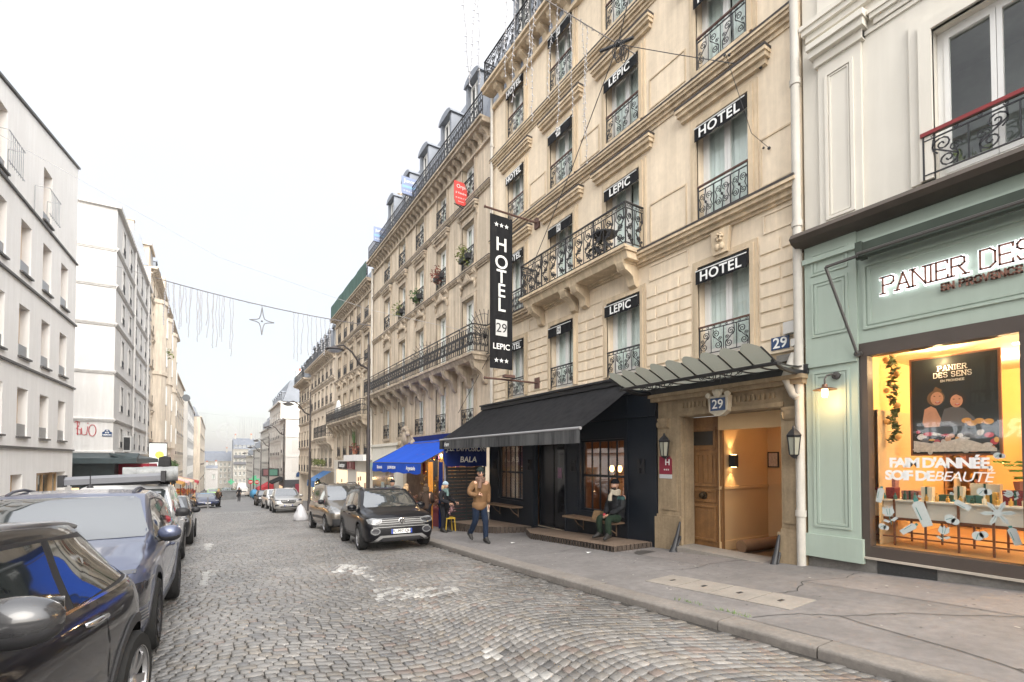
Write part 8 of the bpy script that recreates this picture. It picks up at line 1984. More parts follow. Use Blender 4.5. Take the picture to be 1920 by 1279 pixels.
# ------------------------------------------------------------------ stall beside the restaurant (blue awning)
gz_ = lambda x, y: sw(x, y)
stander('woman in a pale blue hat, green scarf and black coat at the stall', 6.35, 14.35, gz_(6.3,14.4), R(-60), DRK, DRK, hairm=BLOND, hatm=PALEB, scarfm=GREY, h=1.62, arm=.5)
stander('customer in a brown coat with a fur hood bending over the stall goods', 6.05, 15.2, gz_(6,15.2), R(60), BRN, DRK, hairm=FUR, h=1.58, hairlen=.2)
stander('fair haired woman in a pink scarf standing at the stall', 6.05, 17.2, gz_(6,17.2), R(40), BRN, DRK, hairm=BLOND, scarfm=SCARFP, h=1.62, hairlen=.16)
stander('man in a dark hooded coat at the far side of the stall customers', 5.95, 18.6, gz_(6,18.6), R(-70), DRK, DRK, hatm=DRK, h=1.8)
BA = thing('blue_awning', 'bright blue canvas shop awning with white lettering on its valance', 'awning', (W-1, 19.5, 1.2))
BLUE = mat('blue_canvas', (.010,.075,.48), .8, .2, var=.15, vscale=1.5)
NAVC = mat('navy_canvas', (.008,.022,.14), .85, .2, var=.3, vscale=3)
q = MB(); n = 12; ya, yb = 16.3, 22.5
for k in range(n):
    for j in range(4):
        def P(u, v): return (lerp(8.15, 6.3, v), lerp(ya, yb, u), lerp(2.42, 1.40, v) - .03*math.sin(math.pi*v) + .01*math.sin(u*50)*v)
        q.quad(P(k/n,j/4), P((k+1)/n,j/4), P((k+1)/n,(j+1)/4), P(k/n,(j+1)/4))
q.build('canvas', BLUE, BA, smooth=180)
q = MB()
for k in range(30):
    y0, y1 = lerp(ya,yb,k/30), lerp(ya,yb,(k+1)/30); q.quad((6.29,y0,1.40),(6.29,y1,1.40),(6.27+.012*math.sin(k*1.4+1.4),y1,1.0-.02*math.sin(k)),(6.27+.012*math.sin(k*1.4),y0,1.0-.02*math.sin(k-1)))
vb = q.build('valance', BLUE, BA)
for tx, y, sz in (('Bijouterie', 21.3, .2), ('J.B.DIFFUSION', 19.6, .17), ('Argenterie', 17.3, .22)): place_text(tx, WHITEP, vb, (6.25, y, 1.2), (0,-1,0), (0,0,1), sz, depth=.002, bold=.004)
q = MB(); q.box(6.255, 6.262, 18.7, 19.9, 1.08, 1.32) if False else q.box(8.1, 8.22, 16.2, 22.6, 2.40, 2.62); q.build('hood', NAVC, BA)
q = MB(); q.tube([(6.3,ya,1.4),(8.2,ya,2.38)], .02, 5); q.tube([(6.3,yb,1.4),(8.2,yb,2.38)], .02, 5); q.tube([(6.3,ya,1.4),(6.3,yb,1.4)], .02, 5); q.build('frame', IRON, BA)
JS = thing('stall_side_sheet', 'navy canvas side sheet lettered J.B. DIFFUSION BALA between the two awnings', 'sign', (7.3, 14.9, 1.3))
q = MB(); 
for k in range(16):
    x0, x1 = lerp(6.50,8.16,k/16), lerp(6.50,8.16,(k+1)/16); f_ = lambda x: 14.78+.015*math.sin(x*14); zb = lambda x: 1.30 + (.18 if x < 6.6 else 0) + .02*math.sin(x*9)
    q.quad((x0,f_(x0),zb(x0)),(x1,f_(x1),zb(x1)),(x1,f_(x1),2.30),(x0,f_(x0),2.12+(x0-6.5)*.1))
q.build('canvas', NAVC, JS, smooth=180)
place_text('J.B. DIFFUSION', WHITEP, JS, (7.35, 14.76, 1.90), (1,0,0), (0,0,1), .23, depth=.002, bold=.004, shear=.12); place_text('BALA', WHITEP, JS, (7.42, 14.76, 1.53), (1,0,0), (0,0,1), .27, depth=.002, bold=.005, shear=.12)
st = thing('jewellery_stall', 'shop stall crowded with hanging scarves, beads and gold trinkets under the blue awning', 'market stall', (7.6, 18, -1))
q = MB(); q.box(7.9, 8.2, 15.2, 22.4, -1.4, 2.3); q.build('back_board', mat('stall_board', (.20,.12,.07), .8, var=.6, vscale=4), st)
q = MB(); q.box(6.9, 7.9, 15.4, 19.5, -.35, -.25); q.box(6.95, 7.85, 15.5, 19.4, -1.2, -.35); q.build('counter', mat('stall_cloth', (.20,.03,.04), .9, var=.4), st)
sc_c = [(.50,.03,.025),(.55,.25,.04),(.50,.33,.12),(.45,.06,.03),(.20,.05,.22),(.60,.45,.20),(.55,.10,.12),(.05,.05,.06)]
for k in range(20):
    y = 15.35+.2*k; x = 6.95+.5*rnd.random(); c_ = sc_c[rnd.randrange(8)]; L_ = rnd.uniform(.45,.85); q = MB(); w_ = rnd.uniform(.07,.15)
    for j in range(6): a, d_ = lerp(-w_, w_, j/6), lerp(-w_, w_, (j+1)/6); q.quad((x+.03*(j % 2), y+a, 1.75-.0*k),(x+.03*((j+1) % 2), y+d_, 1.75),(x+.04*((j+1) % 2), y+d_*.8, 1.75-L_),(x+.04*(j % 2), y+a*.8, 1.75-L_))
    if k % 2:
        x = 6.42+.05*k; q = MB()
        for j in range(6): a, d_ = lerp(-w_*.7, w_*.7, j/6), lerp(-w_*.7, w_*.7, (j+1)/6); q.quad((x+a,15.75+.03*(j % 2),1.52),(x+d_,15.75+.03*((j+1) % 2),1.52),(x+d_*.8,15.75+.04*((j+1) % 2),1.5-L_),(x+a*.8,15.75+.04*(j % 2),1.5-L_))
    o = q.build('hanging_scarf', mat('scarf_%d' % (c_[0]*100+c_[1]*10), c_, .8, var=.5, vscale=18), None); tag(o, 'coloured scarf hanging under the blue awning of the jewellery stall', 'scarf', 'scarves hanging in the stall')
gold = mat('gold_trinkets', (.60,.36,.08), .25, .5, metal=.8, var=.4, vscale=30)
q = MB()
for k in range(260): q.ball((7.0+rnd.random()*.75, 15.3+rnd.random()*3.4, .15+rnd.random()*1.5), rnd.uniform(.012,.035), 5, 0, (1,1,rnd.uniform(1,3)))
o = q.build('gold_trinkets', gold, st); o['kind'] = 'stuff'
q = MB()
for k in range(160): q.ball((6.9+rnd.random()*.8, 15.3+rnd.random()*3.8, -.24+rnd.random()*.28), rnd.uniform(.03,.07), 6)
o = q.build('small_goods', mat('mixed_goods', (.45,.25,.18), .5, var=.9, vscale=12), st); o['kind'] = 'stuff'
lamp('stall_light', (6.75, 15.1, 1.6), 9, (1.0,.66,.32), .06)
for y in (15.6, 16.8, 18.2, 20): lamp('stall_light', (7.3, y, 1.62), 13, (1.0,.66,.32), .06)
q = MB()
for y in (15.6, 16.8, 18.2, 20): q.ball((7.3, y, 1.70), .045, 8)
q.build('stall_bulbs', emat('stall_bulb_glow', (1.0,.75,.4), 18), st)
for x0, x1, y, m_, nm, lb in ((6.40,6.55,14.95,NAVC,'hanging_cloth','blue cloth strip hanging at the corner of the jewellery stall'),(6.14,6.32,15.25,mat('amber_cloth',(.62,.27,.04),.8,var=.25,vscale=5),'hanging_cloth','amber cloth hanging beside the blue strip at the stall corner'),(6.58,6.72,14.93,mat('pale_print_cloth',(.35,.33,.38),.8,var=.7,vscale=25),'hanging_cloth','pale printed cloth hanging against the black slat screen')):
    q = MB(); zb = gz_(x0,y)+.06
    for j in range(6): a, d_ = lerp(x0,x1,j/6), lerp(x0,x1,(j+1)/6); q.quad((a,y+.03*(j % 2),1.45),(d_,y+.03*((j+1) % 2),1.45),(d_,y+.05*((j+1) % 2),zb),(a,y+.05*(j % 2),zb))
    tag(q.build(nm, m_), lb, 'cloth')
stl = thing('yellow_stool', 'small yellow stool under the pink flowers at the stall corner', 'stool', (6.55, 14.45, gz_(6.5,14.4))); z_ = gz_(6.5,14.4)
q = MB(); q.box(6.40,6.72,14.3,14.6,z_+.42,z_+.46); q.build('seat', mat('yellow_paint', (.55,.36,.04), .5), stl)
for a, c_ in ((6.42,14.32),(6.70,14.32),(6.42,14.58),(6.70,14.58)): q = MB(); q.tube([(a+(a-6.56)*.25,c_,z_),(a,c_,z_+.42)], .018, 5); q.build('leg', MATS['yellow_paint'], stl)
fl = thing('flower_bunch', 'bunch of pink and white flowers on the yellow stool', 'flowers', (6.55,14.45,z_+.46)); q = MB(); leafclump(q, (6.55,14.42,z_+.72), .2, 110, .05); q.build('blossoms', mat('pink_blossom', (.55,.32,.33), .8, var=.5, vscale=25), fl)
# shops beyond, in building B and C
gs = thing('jeweller_shop', 'small glass fronted shop with posters beyond the bright blue awning', 'shopfront', (W-.1, 27, -1.6))
q = MB(RIGHT); q.box(25.4, 29.4, .061, .09, -1.6, .9); q.build('glazing', mat('shop_dark_glass', (.10,.12,.12), .08, .5, var=.7, vscale=2.5), gs)
q = MB(RIGHT); 
for s, z, w_, h_ in ((26.2,-.6,.35,.7),(27.3,-.2,.3,.45),(28.4,-.7,.35,.6)): q.box(s-w_, s+w_, .091, .10, z-h_, z+h_)
q.build('posters', mat('pale_poster', (.50,.55,.52), .6, var=.8, vscale=6), gs)
q = MB(RIGHT); q.box(25.3, 29.5, .07, .35, 1.0, 1.35); q.build('fascia', mat('glass_green_fascia', (.25,.38,.36), .3), gs)
cshop = thing('shopfront', 'row of shopfronts with black and dark red fascia signs under the ornate stone block', 'shopfront', (W-.1, 35, -2.2))
q = MB(RIGHT); q.box(29.9, 40.8, .0, .06, -3.2, 1.5); q.build('facing', CREAM, cshop)
q = MB(RIGHT); q.box(30.6, 33.4, .061, .07, -2.2, .7); q.box(36.1, 39.8, .061, .07, -2.3, .75); q.build('lit_windows', emat('shop_window_glow', (1.0,.72,.45), .85), cshop)
q = MB(RIGHT)
for k in range(26): s = rnd.choice([rnd.uniform(30.7,33.6), rnd.uniform(36.2,39.6)]); z = rnd.uniform(-1.6,.2); q.box(s-.12, s+.12, .071, .10, z, z+rnd.uniform(.1,.4))
q.build('window_goods', mat('goods_brown', (.28,.13,.09), .7, var=.7, vscale=4), cshop)
for s0, s1, m_, tx in ((36.2,38.9,BLACKP,'Nicolas'),(33.9,35.9,mat('dark_red_sign',(.20,.015,.03),.4),'cafés')):
    sg = thing('shop_fascia_sign', '%s fascia sign over the lit shop windows of the ornate block' % ('black' if tx == 'Nicolas' else 'dark red'), 'sign', RIGHT((s0,.1,.8))); q = MB(RIGHT); q.box(s0, s1, .08, .16, .85, 1.40); q.build('panel', m_, sg); 
    if tx == 'Nicolas': place_text('boutique', WHITEP, sg, RIGHT(((s0+s1)/2,.165,1.12)), (0,-1,0), (0,0,1), .5, depth=.003, bold=.008)
    else: q = MB(RIGHT); q.lathe([(.22,0),(.22,.01)], ((s0+s1)/2,.161,1.15), 12, 0, 'y'); q.box((s0+s1)/2-.5, (s0+s1)/2+.5, .162, .17, .88,.93); q.build('emblem', mat('pale_pink_mark', (.55,.35,.35), .5), sg)
q = MB(RIGHT); q.box(29.9, 35.2, .0, .55, 1.45, 1.85); q.build('white_canopy', WHITE_R, cshop)
# small blue awning farther down with a lit tree
ba2 = thing('blue_awning', 'small faded blue awning over a green decorated shop farther down', 'awning', (W-.8, 43, -1)); q = MB(); 
q.quad((8.2,41.6,.55),(8.2,45.2,.55),(6.9,45.2,-.25),(6.9,41.6,-.25)); q.quad((6.9,41.6,-.25),(6.9,45.2,-.25),(6.85,45.2,-.75),(6.85,41.6,-.75)); q.build('canvas', mat('faded_blue_canvas', (.05,.16,.38), .8, var=.3), ba2)
tr_ = thing('fir_tree', 'small decorated fir tree with warm lights beneath the faded blue awning', 'tree', (7.2, 42.0, -2.4)); q = MB()
for k in range(9): leafclump(q, (7.2,42,-2.1+.24*k), .62-.06*k, 40, .13)
q.build('crown', mat('fir_green', (.03,.06,.025), .8, var=.5, vscale=6), tr_); q = MB(); q.tube([(7.2,42,-2.6),(7.2,42,-.2)], [.06,.02], 6); q.build('trunk', MATS['goods_brown'], tr_)
q = MB()
for k in range(40): a = rnd.uniform(0,6.3); h_ = rnd.random(); q.ball((7.2+math.cos(a)*(.62-.5*h_), 42+math.sin(a)*(.62-.5*h_), -2.1+2.0*h_), .03, 5)
q.build('fairy_lights', emat('fairy_glow', (1.0,.7,.3), 6), tr_)
# shops past the cross street
cf = thing('corner_shop', 'dark corner shop with a black awning under the low white corner house', 'shopfront', (9.5, 73.3, -4)); q = MB(GP); q.box(-13.5, -8.2, .0, .12, -4.5, -1.3); q.fr = RIGHT; q.box(73.6, 80, .0, .12, -5, -1.3); q.build('facing', mat('charcoal_front', (.05,.05,.055), .5, var=.4, vscale=1), cf)
q = MB(GP); q.box(-11.0, -9.6, .13, .2, -3.1, -1.9); q.build('dark_red_panel', MATS['dark_red_sign'], cf); q = MB(RIGHT); q.prism([(74,.1,-1.0),(74,1.6,-1.7),(74,1.6,-1.9),(74,.1,-1.25)], (6,0,0)); q.build('awning', BLACKC, cf)
q = MB(RIGHT); q.box(74.5,79.5,.13,.15,-4,-2.3); q.build('lit_window', emat('corner_shop_glow', (1.0,.6,.35), .7), cf)
sp = MB(GP); sp.prism([(-10.5,.12,-.9),(-9.7,.12,-.9),(-9.7,.12,-.45),(-9.95,.12,-.2),(-10.25,.12,-.2),(-10.5,.12,-.45)], (0,.04,0)); tag(sp.build('street_name_plate', NAVY), 'tiny navy street name plate on the low white corner house', 'sign')
gsn = thing('shop_light_box', 'dark light box with red and green panel over the shops past the cross street', 'sign', (W-1, 80.6, -.4)); q = MB(); q.box(5.9, 8.2, 80.6, 80.8, -1.0, .2); q.build('box', BLACKP, gsn); q = MB(); q.box(6.9,8.0,80.58,80.597,-.85,.05); q.build('green_panel', emat('green_glow', (.15,.45,.3), .25), gsn); q = MB(); q.box(6.1,6.85,80.58,80.597,-.85,.05); q.build('red_panel', emat('red_glow', (.6,.2,.2), .2), gsn)
rw = thing('red_awning', 'bright red shop awning hanging far down the right side', 'awning', (W-1.5, 90, -4)); q = MB(); q.quad((8.2,88,-2.2),(8.2,95,-2.2),(6.0,95,-3.4),(6.0,88,-3.4)); q.quad((6.0,88,-3.4),(6.0,95,-3.4),(5.9,95,-4.3),(5.9,88,-4.3)); q.quad((8.2,88,-2.2),(6,88,-3.4),(5.9,88,-4.3),(8.2,88,-4.2)); q.build('canvas', mat('bright_red_canvas', (.42,.02,.03), .8), rw)
for x, y, z, r_, lb in ((6.6,108,-2.6,.95,'larger glowing green pharmacy cross far down the right side'),(3.6,150,-4.5,.7,'smaller glowing green cross at the bottom of the street')):
    q = MB(); q.box(x-r_, x+r_, y, y+.2, z-r_*.36, z+r_*.36); q.box(x-r_*.36, x+r_*.36, y-.01, y+.21, z-r_, z+r_); tag(q.build('pharmacy_cross', emat('pharmacy_green', (.10,.60,.28), .55)), lb, 'sign')
for x, y, lb in ((4.6,84,'no entry sign nearest the red awning'),(5.6,86,'no entry sign beside the right kerb under the green cross')):
    t = thing('no_entry_sign', lb, 'sign', (x,y,rz_(x,y))); z = rz_(x,y)+2.5; q = MB(); q.tube([(x,y,z-2.5),(x,y,z)], .04, 6); q.build('post', IRON, t); q = MB(); q.lathe([(.33,0),(.33,.03)], (x,y-.06,z), 16, 0, 'y'); q.build('disc', mat('sign_red', (.50,.02,.03), .5), t); q = MB(); q.box(x-.24,x+.24,y-.075,y-.061,z-.06,z+.06); q.build('bar', WHITEP, t)
# street lamps
def street_lamp(x, y, label, double=True):
    z = sw(x, y); t = thing('street_lamp', label, 'street lamp', (x, y, z), 'street lamps along the right kerb')
    q = MB(); q.lathe([(.13,0),(.13,.7),(.10,.8),(.085,1.2),(.08,4.0),(.06,4.1),(.055,7.6),(.03,7.7),(.03,8.2)], (x,y,z), 12); q.build('pole', mat('brown_black_pole', (.035,.028,.026), .5, .4), t, smooth=40)
    q = MB(); q.tube([(x,y,z+6.6),(x-.35,y,z+6.75),(x-.7,y,z+7.25),(x-1.05,y,z+7.5),(x-1.35,y,z+7.42)], [.05,.045,.04,.035,.03], 8); q.tube([(x-.05,y,z+7.15),(x-.45,y,z+6.95),(x-.6,y,z+7.05)], .015, 5); q.build('arm', MATS['brown_black_pole'], t, smooth=60)
    q = MB(); q.lathe([(.05,.16),(.12,.10),(.36,.02),(.38,-.02),(.30,-.04)], (x-1.4,y,z+7.28), 16); q.build('lamp_head', MATS['brown_black_pole'], t, smooth=50)
    q = MB(); q.lathe([(.29,0),(.22,-.05),(.05,-.09)], (x-1.4,y,z+7.235), 14); q.build('lamp_glass', mat('lamp_glass', (.45,.47,.48), .2), t, smooth=60)
for k, (y, lb) in enumerate(((20.4,'tall curved street lamp behind the black compact SUV, nearest of the row'),(35.2,'second curved street lamp, beside the taupe van'),(50,'third curved street lamp in front of the black corner awning'),(65,'fourth curved street lamp before the cross street'),(77,'fifth curved street lamp beside the red awning'),(92,'sixth and farthest curved street lamp of the row'))): street_lamp(5.5, y, lb)
# overhead garlands of lights
def garland(name, label, y0, x0, z0, x1, y1, z1, sag, drops, star_x=None, ring=None, wire=.020, mcol=None):
    t = thing(name, label, 'light garland', ((x0+x1)/2, (y0+y1)/2, z0-2)); m_ = mcol or mat('garland_cable', (.16,.15,.15), .7)
    def C(u): return Vector((lerp(x0,x1,u), lerp(y0,y1,u), lerp(z0,z1,u) - sag*4*u*(1-u)))
    q = MB(); lo_ = min(u for u, L_ in drops)-.03; q.tube([C(k/40) for k in range(41)], [wire*.3 if k/40 < lo_ else wire for k in range(41)], 5)
    for k in range(60): p = C(rnd.uniform(lo_, 1)); q.tube([p, p+Vector((rnd.uniform(-.06,.06),0,rnd.uniform(-.08,.06)))], wire*.7, 3)
    q.build('cable', m_, t)
    q = MB(); lb_ = MB()
    for u, L_ in drops:
        p = C(u); pts = [p]
        n = max(4, int(L_/.13))
        for k in range(n): p = p + Vector((rnd.uniform(-.025,.025), 0, -L_/n)); pts.append(p); lb_.ball(p, wire*1.2, 4, 0, (1,1,1.6)); lb_.tube([p, p+Vector((rnd.choice([-.045,.045]),0,-.03))], wire*.5, 3)
        q.tube(pts, wire*.55, 4)
    q.build('icicle_strand', mat('icicle_wire', (.22,.21,.21), .6), t); o = lb_.build('icicle_lamps', mat('unlit_bulb', (.42,.42,.44), .3), t); o['kind'] = 'stuff'
    if star_x is not None:
        p = C(star_x) - Vector((0,0,.9)); q = MB(); r_ = .62
        q.tube([C(star_x), p+Vector((0,0,.75))], .012, 4)
        for a in range(4):
            d_ = Vector((math.cos(a*math.pi/2), 0, math.sin(a*math.pi/2))); e_ = Vector((-d_.z, 0, d_.x)); L_ = r_*(1.25 if a % 2 else 1)
            q.tube([p+d_*.13+e_*.13, p+d_*L_*.45+e_*.06, p+d_*L_], .03, 5); q.tube([p+d_*.13-e_*.13, p+d_*L_*.45-e_*.06, p+d_*L_], .03, 5)
        q.ball(p, .06, 8); q.build('star', mat('star_grey', (.17,.17,.18), .5), t)
    if ring is not None:
        p = C(ring) - Vector((0,0,2.4)); q = MB()
        for r_ in (1.3,1.05): q.tube([p+Vector((r_*math.cos(a),0,r_*math.sin(a))) for a in [k*math.pi/12 for k in range(25)]], .035, 4)
        q.tube([p+Vector((-2,0,0)), p+Vector((2,0,0))], .03, 4); q.tube([p+Vector((0,0,-2.4)), p+Vector((0,0,2.4))], .03, 4); q.build('ring', m_, t)
    return t
garland('light_garland', 'garland of icicle lights with a hanging star across the middle of the street', 30, -5.5, 11.3, 8.2, 30, 10.0, .35, [(.235+.018*k+.004*(k % 3), 2.25+.6*math.sin(k*1.7)*.5+.05*k) for k in range(13)]+[(.242+.018*k, 1.6+.3*math.sin(k*2.3)+.04*k) for k in range(11)] + [(.675+.018*k, 2.7-.10*k+.2*math.sin(k*2)) for k in range(9)], star_x=.555, wire=.028)
garland('light_garland', 'faint second garland with a ring far down the street', 82, -5.5, 8.9, 8.2, 82, 8.0, .4, [(.05+.02*k, 2.8+1.2*math.sin(k)) for k in range(14)] + [(.62+.022*k, 2.6+math.sin(k)) for k in range(15)], ring=.5, wire=.022, mcol=mat('far_cable', (.45,.45,.48), .7))
garland('light_garland', 'icicle lights strung close overhead in front of the hotel cornice', 7.5, -5.5, 11.3, 8.3, 7.7, 11.0, .25, [(.668,2.3),(.683,2.5),(.69,2.4)]+[(.735+.0125*k+.003*(k % 2), 2.0+.4*math.sin(k*1.9)+.06*k) for k in (0,1,3,4,6,7,9,11,12)], wire=.0115)
# cable with a coil over the hotel
cb = thing('overhead_cable', 'thin black overhead cable with a tangled coil strung across the hotel front', 'cable', (7.5, 9, 5)); q = MB()
q.tube([(W-.1,17.2,3.4),(W-.35,12.5,6.35),(W-.7,9.3,8.95),(W-1.0,7.35,10.55)], .011, 5); q.tube([(W-1.0,7.35,10.55),(W-1.6,6.0,11.6),(4.5,3.0,12.4)], .011, 5); q.tube([(W-1.0,7.35,10.55),(W-.5,6.2,9.7),(W-.03,4.75,8.6)], .008, 4); q.tube([(W-.35,5.25,9.1),(W-.2,4.85,7.4),(W-.03,4.62,7.05)], .006, 4)
for k in range(7):
    a = rnd.uniform(.10,.24); q.tube([(W-1.0+.05*k-.1, 7.3+a*.6*math.cos(t_), 10.38+a*math.sin(t_)-.1*a) for t_ in [j*math.pi/8 for j in range(17)]], .008, 4)
q.ball((W-1.0,7.35,10.55), .06, 8); q.tube([(W-1.15,7.75,10.62),(W-1.0,7.35,10.55),(W-.9,7.0,10.48)], .035, 6); q.build('cable', IRON, cb)
q = MB(); 
for p in ((W-.05,4.75,8.6),(W-.05,4.62,7.05),(W-.3,5.2,9.05)): q.ball(p, .03, 6); q.ball((p[0],p[1]+.1,p[2]+.06), .022, 6)
q.build('insulator', IRON, cb)
wl = MB(); wl.tube([(-5.5,14.5,9.2),(0,14.7,6.9),(4.0,14.8,6.2),(8.2,14.9,6.0)], .006, 4); tag(wl.build('overhead_wire', mat('grey_wire', (.35,.35,.36), .6)), 'barely visible grey wire spanning the street to the long stone balcony', 'wire')
# access covers in the pavement, drain cover
def cover(k, u0, u1):
    A, B_, D_ = Vector((5.43,4.98)), Vector((6.06,5.06)), Vector((5.42,2.95)); b_ = MB()
    e1 = Vector((.63,.02)); e2 = Vector((.02,-2.1))
    P = lambda a, c: (A.x+e1.x*a+e2.x*c, A.y+e1.y*a+e2.y*c)
    pts = [P(.0,u0),P(1,u0),P(1,u1),P(0,u1)]; b_.prism([(x,y,sw(x,y)-.03) for x, y in pts], (0,0,.038))
    o = b_.build('access_cover', CONC); m_ = P(.5,(u0+u1)/2); h_ = MB(); h_.box(m_[0]-.05,m_[0]+.05,m_[1]-.02,m_[1]+.02, sw(*m_)+.009, sw(*m_)+.012); h_.build('lifting_slot', BLACKP, o)
    tag(o, 'pale concrete access cover slab set in the pavement by the kerb', 'access cover', 'concrete access covers in the pavement')
for k in range(4): cover(k, .25*k+.004, .25*k+.246)
q = MB(); q.lathe([(.26,0),(.26,.006)], (7.45,6.75,sw(7.45,6.75)), 20); tag(q.build('drain_cover', mat('worn_iron', (.07,.065,.06), .6, var=.4, vscale=20)), 'round dark iron cover in the pavement by the end of the long deck', 'drain cover')
q = MB(); 
for k in range(60): y = rnd.choice([rnd.uniform(3.0,3.4), rnd.uniform(3.6,4.0)]); x = kx(y)+.32+rnd.uniform(0,.06); h_ = rnd.uniform(.02,.05); z_ = sw(x,y); q.poly([(x-.006,y,z_),(x+.006,y,z_),(x+rnd.uniform(-.03,.03),y+rnd.uniform(-.03,.03),z_+h_)])
o = q.build('grass_tufts', mat('kerb_grass', (.10,.17,.04), .7)); o['kind'] = 'stuff'; o['label'] = 'small tufts of green grass in the joint behind the kerb'
for x, y, lb in ((6.35,10.2,'scrap of white paper on the pavement beside the walking man'),(6.6,7.6,'scrap of white paper on the pavement below the long deck')):
    q = MB(); z_ = sw(x,y)+.006; q.poly([(x,y,z_),(x+.13,y+.02,z_+.01),(x+.12,y+.08,z_),(x+.01,y+.07,z_+.012)]); tag(q.build('paper_scrap', WHITEP), lb, 'litter')
# white rubbish bag
rb2 = thing('rubbish_bag', 'white bag slumped behind the taupe van at the right kerb', 'bag', (3.75, 26.6, rz_(3.8,26.6))); z_ = rz_(3.8,26.6)
q = MB(); 
for i in range(10):
    for j in range(16): pass
q.lathe([(.34,0),(.38,.10),(.33,.30),(.24,.52),(.16,.70),(.08,.80),(.05,.85)], (3.75,26.6,z_), 18); o = q.build('sack', mat('white_plastic', (.48,.48,.50), .35), rb2, smooth=180)
for v in o.data.vertices: n_ = .07*math.sin(v.co.x*21+v.co.z*9)+.05*math.sin(v.co.y*27-v.co.z*13); v.co.x += n_*.5; v.co.y += n_*.4
# left market stalls and passers-by
def stall(label, y, x0, x1, ln, zc, aw, goods_c, lit=(1.0,.62,.28), stripes=None):
    z = swl(-4.5, y); t = thing('market_stall', label, 'market stall', (x0, y, z))
    q = MB(); n = 8
    for k in range(n):
        a, c_ = y+ln*k/n, y+ln*(k+1)/n; q.cm = (k % 2) if stripes else 0; q.quad((x0,a,z+zc+.9),(x0,c_,z+zc+.9),(x1,c_,z+zc),(x1,a,z+zc)); q.quad((x1,a,z+zc),(x1,c_,z+zc),(x1+.02,c_,z+zc-.35),(x1+.02,a,z+zc-.35))
    q.build('awning', [aw, stripes or aw], t)
    q = MB(); 
    for yy in (y+.05, y+ln-.05): q.tube([(x1-.1,yy,z),(x1-.1,yy,z+zc)], .03, 5); q.tube([(x0+.1,yy,z),(x0+.1,yy,z+zc+.85)], .03, 5)
    q.build('frame', IRON, t)
    q = MB(); q.box(x0+.2, x1-.3, y+.1, y+ln-.1, z+.75, z+.85); q.build('counter', MATS['goods_brown'], t)
    q = MB()
    for k in range(110): q.ball((rnd.uniform(x0+.2,x1-.25), rnd.uniform(y+.1,y+ln-.1), z+.9+rnd.random()*.35), rnd.uniform(.06,.11), 5)
    o = q.build('produce', goods_c, t); o['kind'] = 'stuff'
    q = MB(); q.box(x0+.05, x0+.1, y, y+ln, z+.9, z+zc+.7); q.build('lit_back', emat('stall_back_glow', (1.0,.58,.22), .9), t)
    lamp('stall_light', ((x0+x1)/2, y+ln/2, z+zc-.1), 40, lit, .1)
OR = mat('produce_orange', (.60,.26,.05), .6, var=.5, vscale=8); YL = mat('produce_yellow', (.60,.42,.08), .6, var=.5, vscale=8); RD = mat('produce_red', (.45,.07,.04), .6, var=.6, vscale=8)
stall('market stall with a dark awning below the backlit lemon poster', 44.5, -5.4, -2.9, 5.5, 2.2, BLACKC, OR)
stall('market stall with an orange yellow awning beyond the dark one', 52.5, -5.4, -2.6, 6, 2.0, mat('orange_canvas', (.50,.24,.03), .8, var=.3), YL)
stall('market stall with a red and white striped awning', 60, -5.4, -2.5, 6, 2.2, mat('stripe_red', (.50,.06,.06), .8), RD, stripes=WHITEP)
stall('market stall with a cream awning farther down the left side', 68, -5.4, -2.4, 8, 2.3, mat('cream_canvas', (.55,.45,.30), .8), OR)
stall('market stall with a red awning at the far end of the left row', 80, -5.4, -2.2, 9, 2.3, MATS['bright_red_canvas'], RD)
gw = MB(LEFT); 
for k in range(16): leafclump(gw, (-62-.7*k, 1.2, .9), .55, 22, .16)
tag(gw.build('hanging_greenery', LEAF), 'greenery hanging above the left market stalls', 'plants')
stander('person in dark clothes with an orange box at the left market stalls', -2.6, 36, swl(-2.8,36), R(-80), DRK, DRK, hairm=DHAIR, h=1.72)
ob = thing('delivery_bag', 'bright orange delivery bag carried beside the left parked cars', 'bag', (-2.1, 33.5, rz_(-2,33.5)+.9)); q = MB(); q.box(-2.35,-1.85,33.3,33.75,rz_(-2,33.5)+.85,rz_(-2,33.5)+1.4); q.build('bag_body', mat('amber_plastic', (.65,.36,.06), .6), ob); q = MB(); q.tube([(-2.35,33.3,rz_(-2,33.5)+1.2),(-2.4,33.1,rz_(-2,33.5)+1.1),(-2.35,33.3,rz_(-2,33.5)+.95)], .015, 5); q.build('strap', BLACKP, ob)
stander('courier in dark clothes carrying the orange delivery bag', -2.1, 34.1, rz_(-2,34), R(-90), DRK, DRK, hatm=DRK, h=1.74)
stander('pedestrian in black crossing the middle of the street far off', 2.5, 68, rz_(2.5,68), R(-100), DRK, DRK, hairm=DHAIR, h=1.75, stride=.14)
stander('woman with fair hair and brown coat beside the low deep blue car', .25, 51, rz_(.2,51), R(60), BRN, DRK, hairm=BLOND, h=1.66)
for k, (x, y, lb) in enumerate(((5.9,34,'shopper in pale jacket beside the second street lamp'),(6.3,35.5,'shopper in dark coat beside the lit shop windows'),(6.6,37,'shopper walking away under the white canopy'))): stander(lb, x, y, sw(x,y), R(70+30*k), [WHITEP, DRK, BRN][k], DRK, hairm=DHAIR, h=1.68)
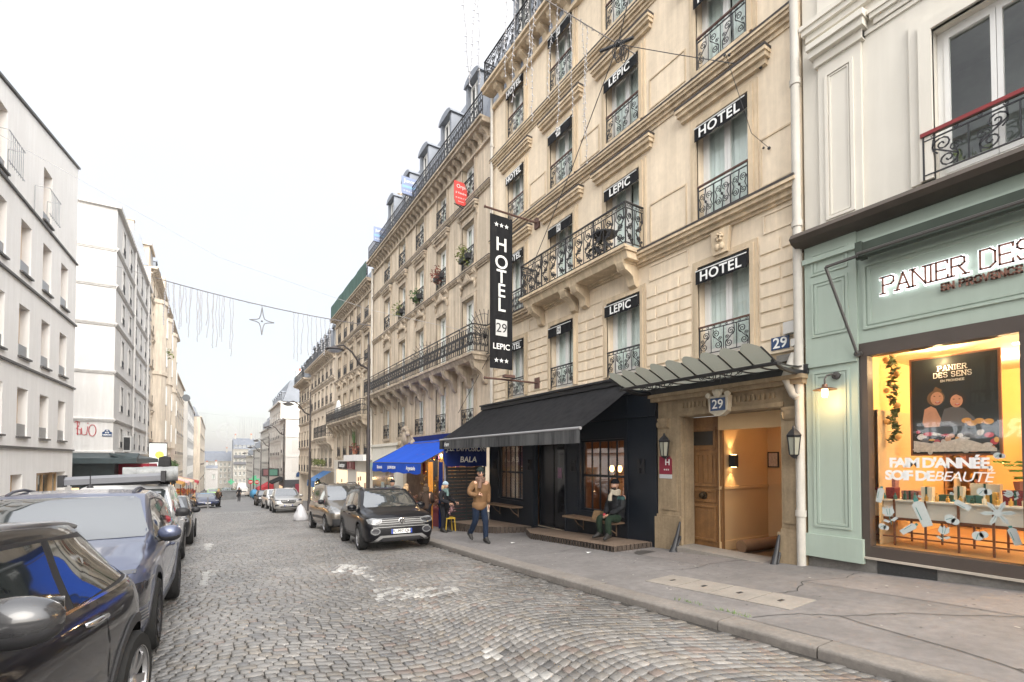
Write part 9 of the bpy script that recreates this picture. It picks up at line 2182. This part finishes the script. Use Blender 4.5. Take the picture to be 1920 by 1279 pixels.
# kerb furniture
bo = thing('bollard', 'slim grey bollard standing in front of the low deep blue car', 'bollard', (-.55,49.2,rz_(-.5,49.2))); q = MB(); z_ = rz_(-.5,49.2); q.lathe([(.06,0),(.05,.1),(.045,.9),(.06,.95),(.03,1.0)], (-.55,49.2,z_), 10); q.build('post', mat('grey_bollard', (.18,.18,.19), .5), bo); q = MB(); q.lathe([(.12,0),(.12,.05)], (-.55,49.2,z_), 10); q.build('foot', MATS['grey_bollard'], bo)
pn = thing('street_planter', 'grey box planter standing in the road at the crossing', 'planter', (1.3,80,rz_(1,80))); z_ = rz_(1,80); q = MB(); q.box(.1,2.6,79.5,80.6,z_,z_+1.25); q.box(.0,2.7,79.4,80.7,z_+1.15,z_+1.27); q.build('box', mat('grey_planter', (.16,.17,.18), .7, var=.3), pn); q = MB(); 
for k in range(8): leafclump(q, (.3+.28*k,80,z_+1.45), .25, 12, .1)
q.build('plants', LEAF, pn)
mt = thing('covered_motorbike', 'motorbike under a blue cover parked by the right kerb far down', 'motorbike', (4.5,74,rz_(4.5,74))); z_ = rz_(4.5,74); q = MB(); q.ball((4.5,74,z_+.8), .6, 12, sq=(.9,1.6,1.1)); q.build('cover', mat('blue_cover', (.05,.22,.40), .6, var=.3), mt, smooth=180); q = MB()
for yy in (73.3,74.7): q.lathe([(.3,-.06),(.3,.06)], (4.5,yy,z_+.3), 14, 0, 'x')
q.build('wheel', TYRE, mt)
vb_ = thing('velo_red', 'red bicycle', 'bicycle', (0,0,0)) if False else None
# pharmacy across the street, seen mirrored in the shop window
PH = plain('pharmacy_building', 'white building with a lit PHARMACIE sign, mirrored in the shop window across the street', LEFT, -7.3, 14, -.2, 8.2, [-5,-2,1,4,7,10], 1.1, [(3.4,5.2),(6.2,7.6)], WHITE_O, rh=2)
q = MB(LEFT); q.box(-7.2,13.8,.0,.1,-.6,2.0); q.build('dark_front', MATS['charcoal_front'], PH)
place_text('PHARMACIE', emat('pharmacy_letters', (.9,.95,1.0), 7), PH, (WL+.2, 4.8, 2.55), (0,1,0), (0,0,1), .8, depth=.02, bold=.02)
# air: pale haze that only shows in the distance
hz = MB(); hz.box(-60, 60, -45, 330, -16, 34)
hm = bpy.data.materials.new('haze'); hm.use_nodes = True; hn = hm.node_tree; hn.nodes.clear(); ho = hn.nodes.new('ShaderNodeOutputMaterial'); hv = hn.nodes.new('ShaderNodeVolumePrincipled')
hv.inputs['Color'].default_value = (.93,.95,.98,1); hv.inputs['Density'].default_value = HAZE; hv.inputs['Anisotropy'].default_value = .2; hn.links.new(hv.outputs[0], ho.inputs['Volume'])
if HAZE > 0: o = hz.build('haze', hm); o['kind'] = 'stuff'
for o in bpy.data.objects:
    if '_o' in o: del o['_o']
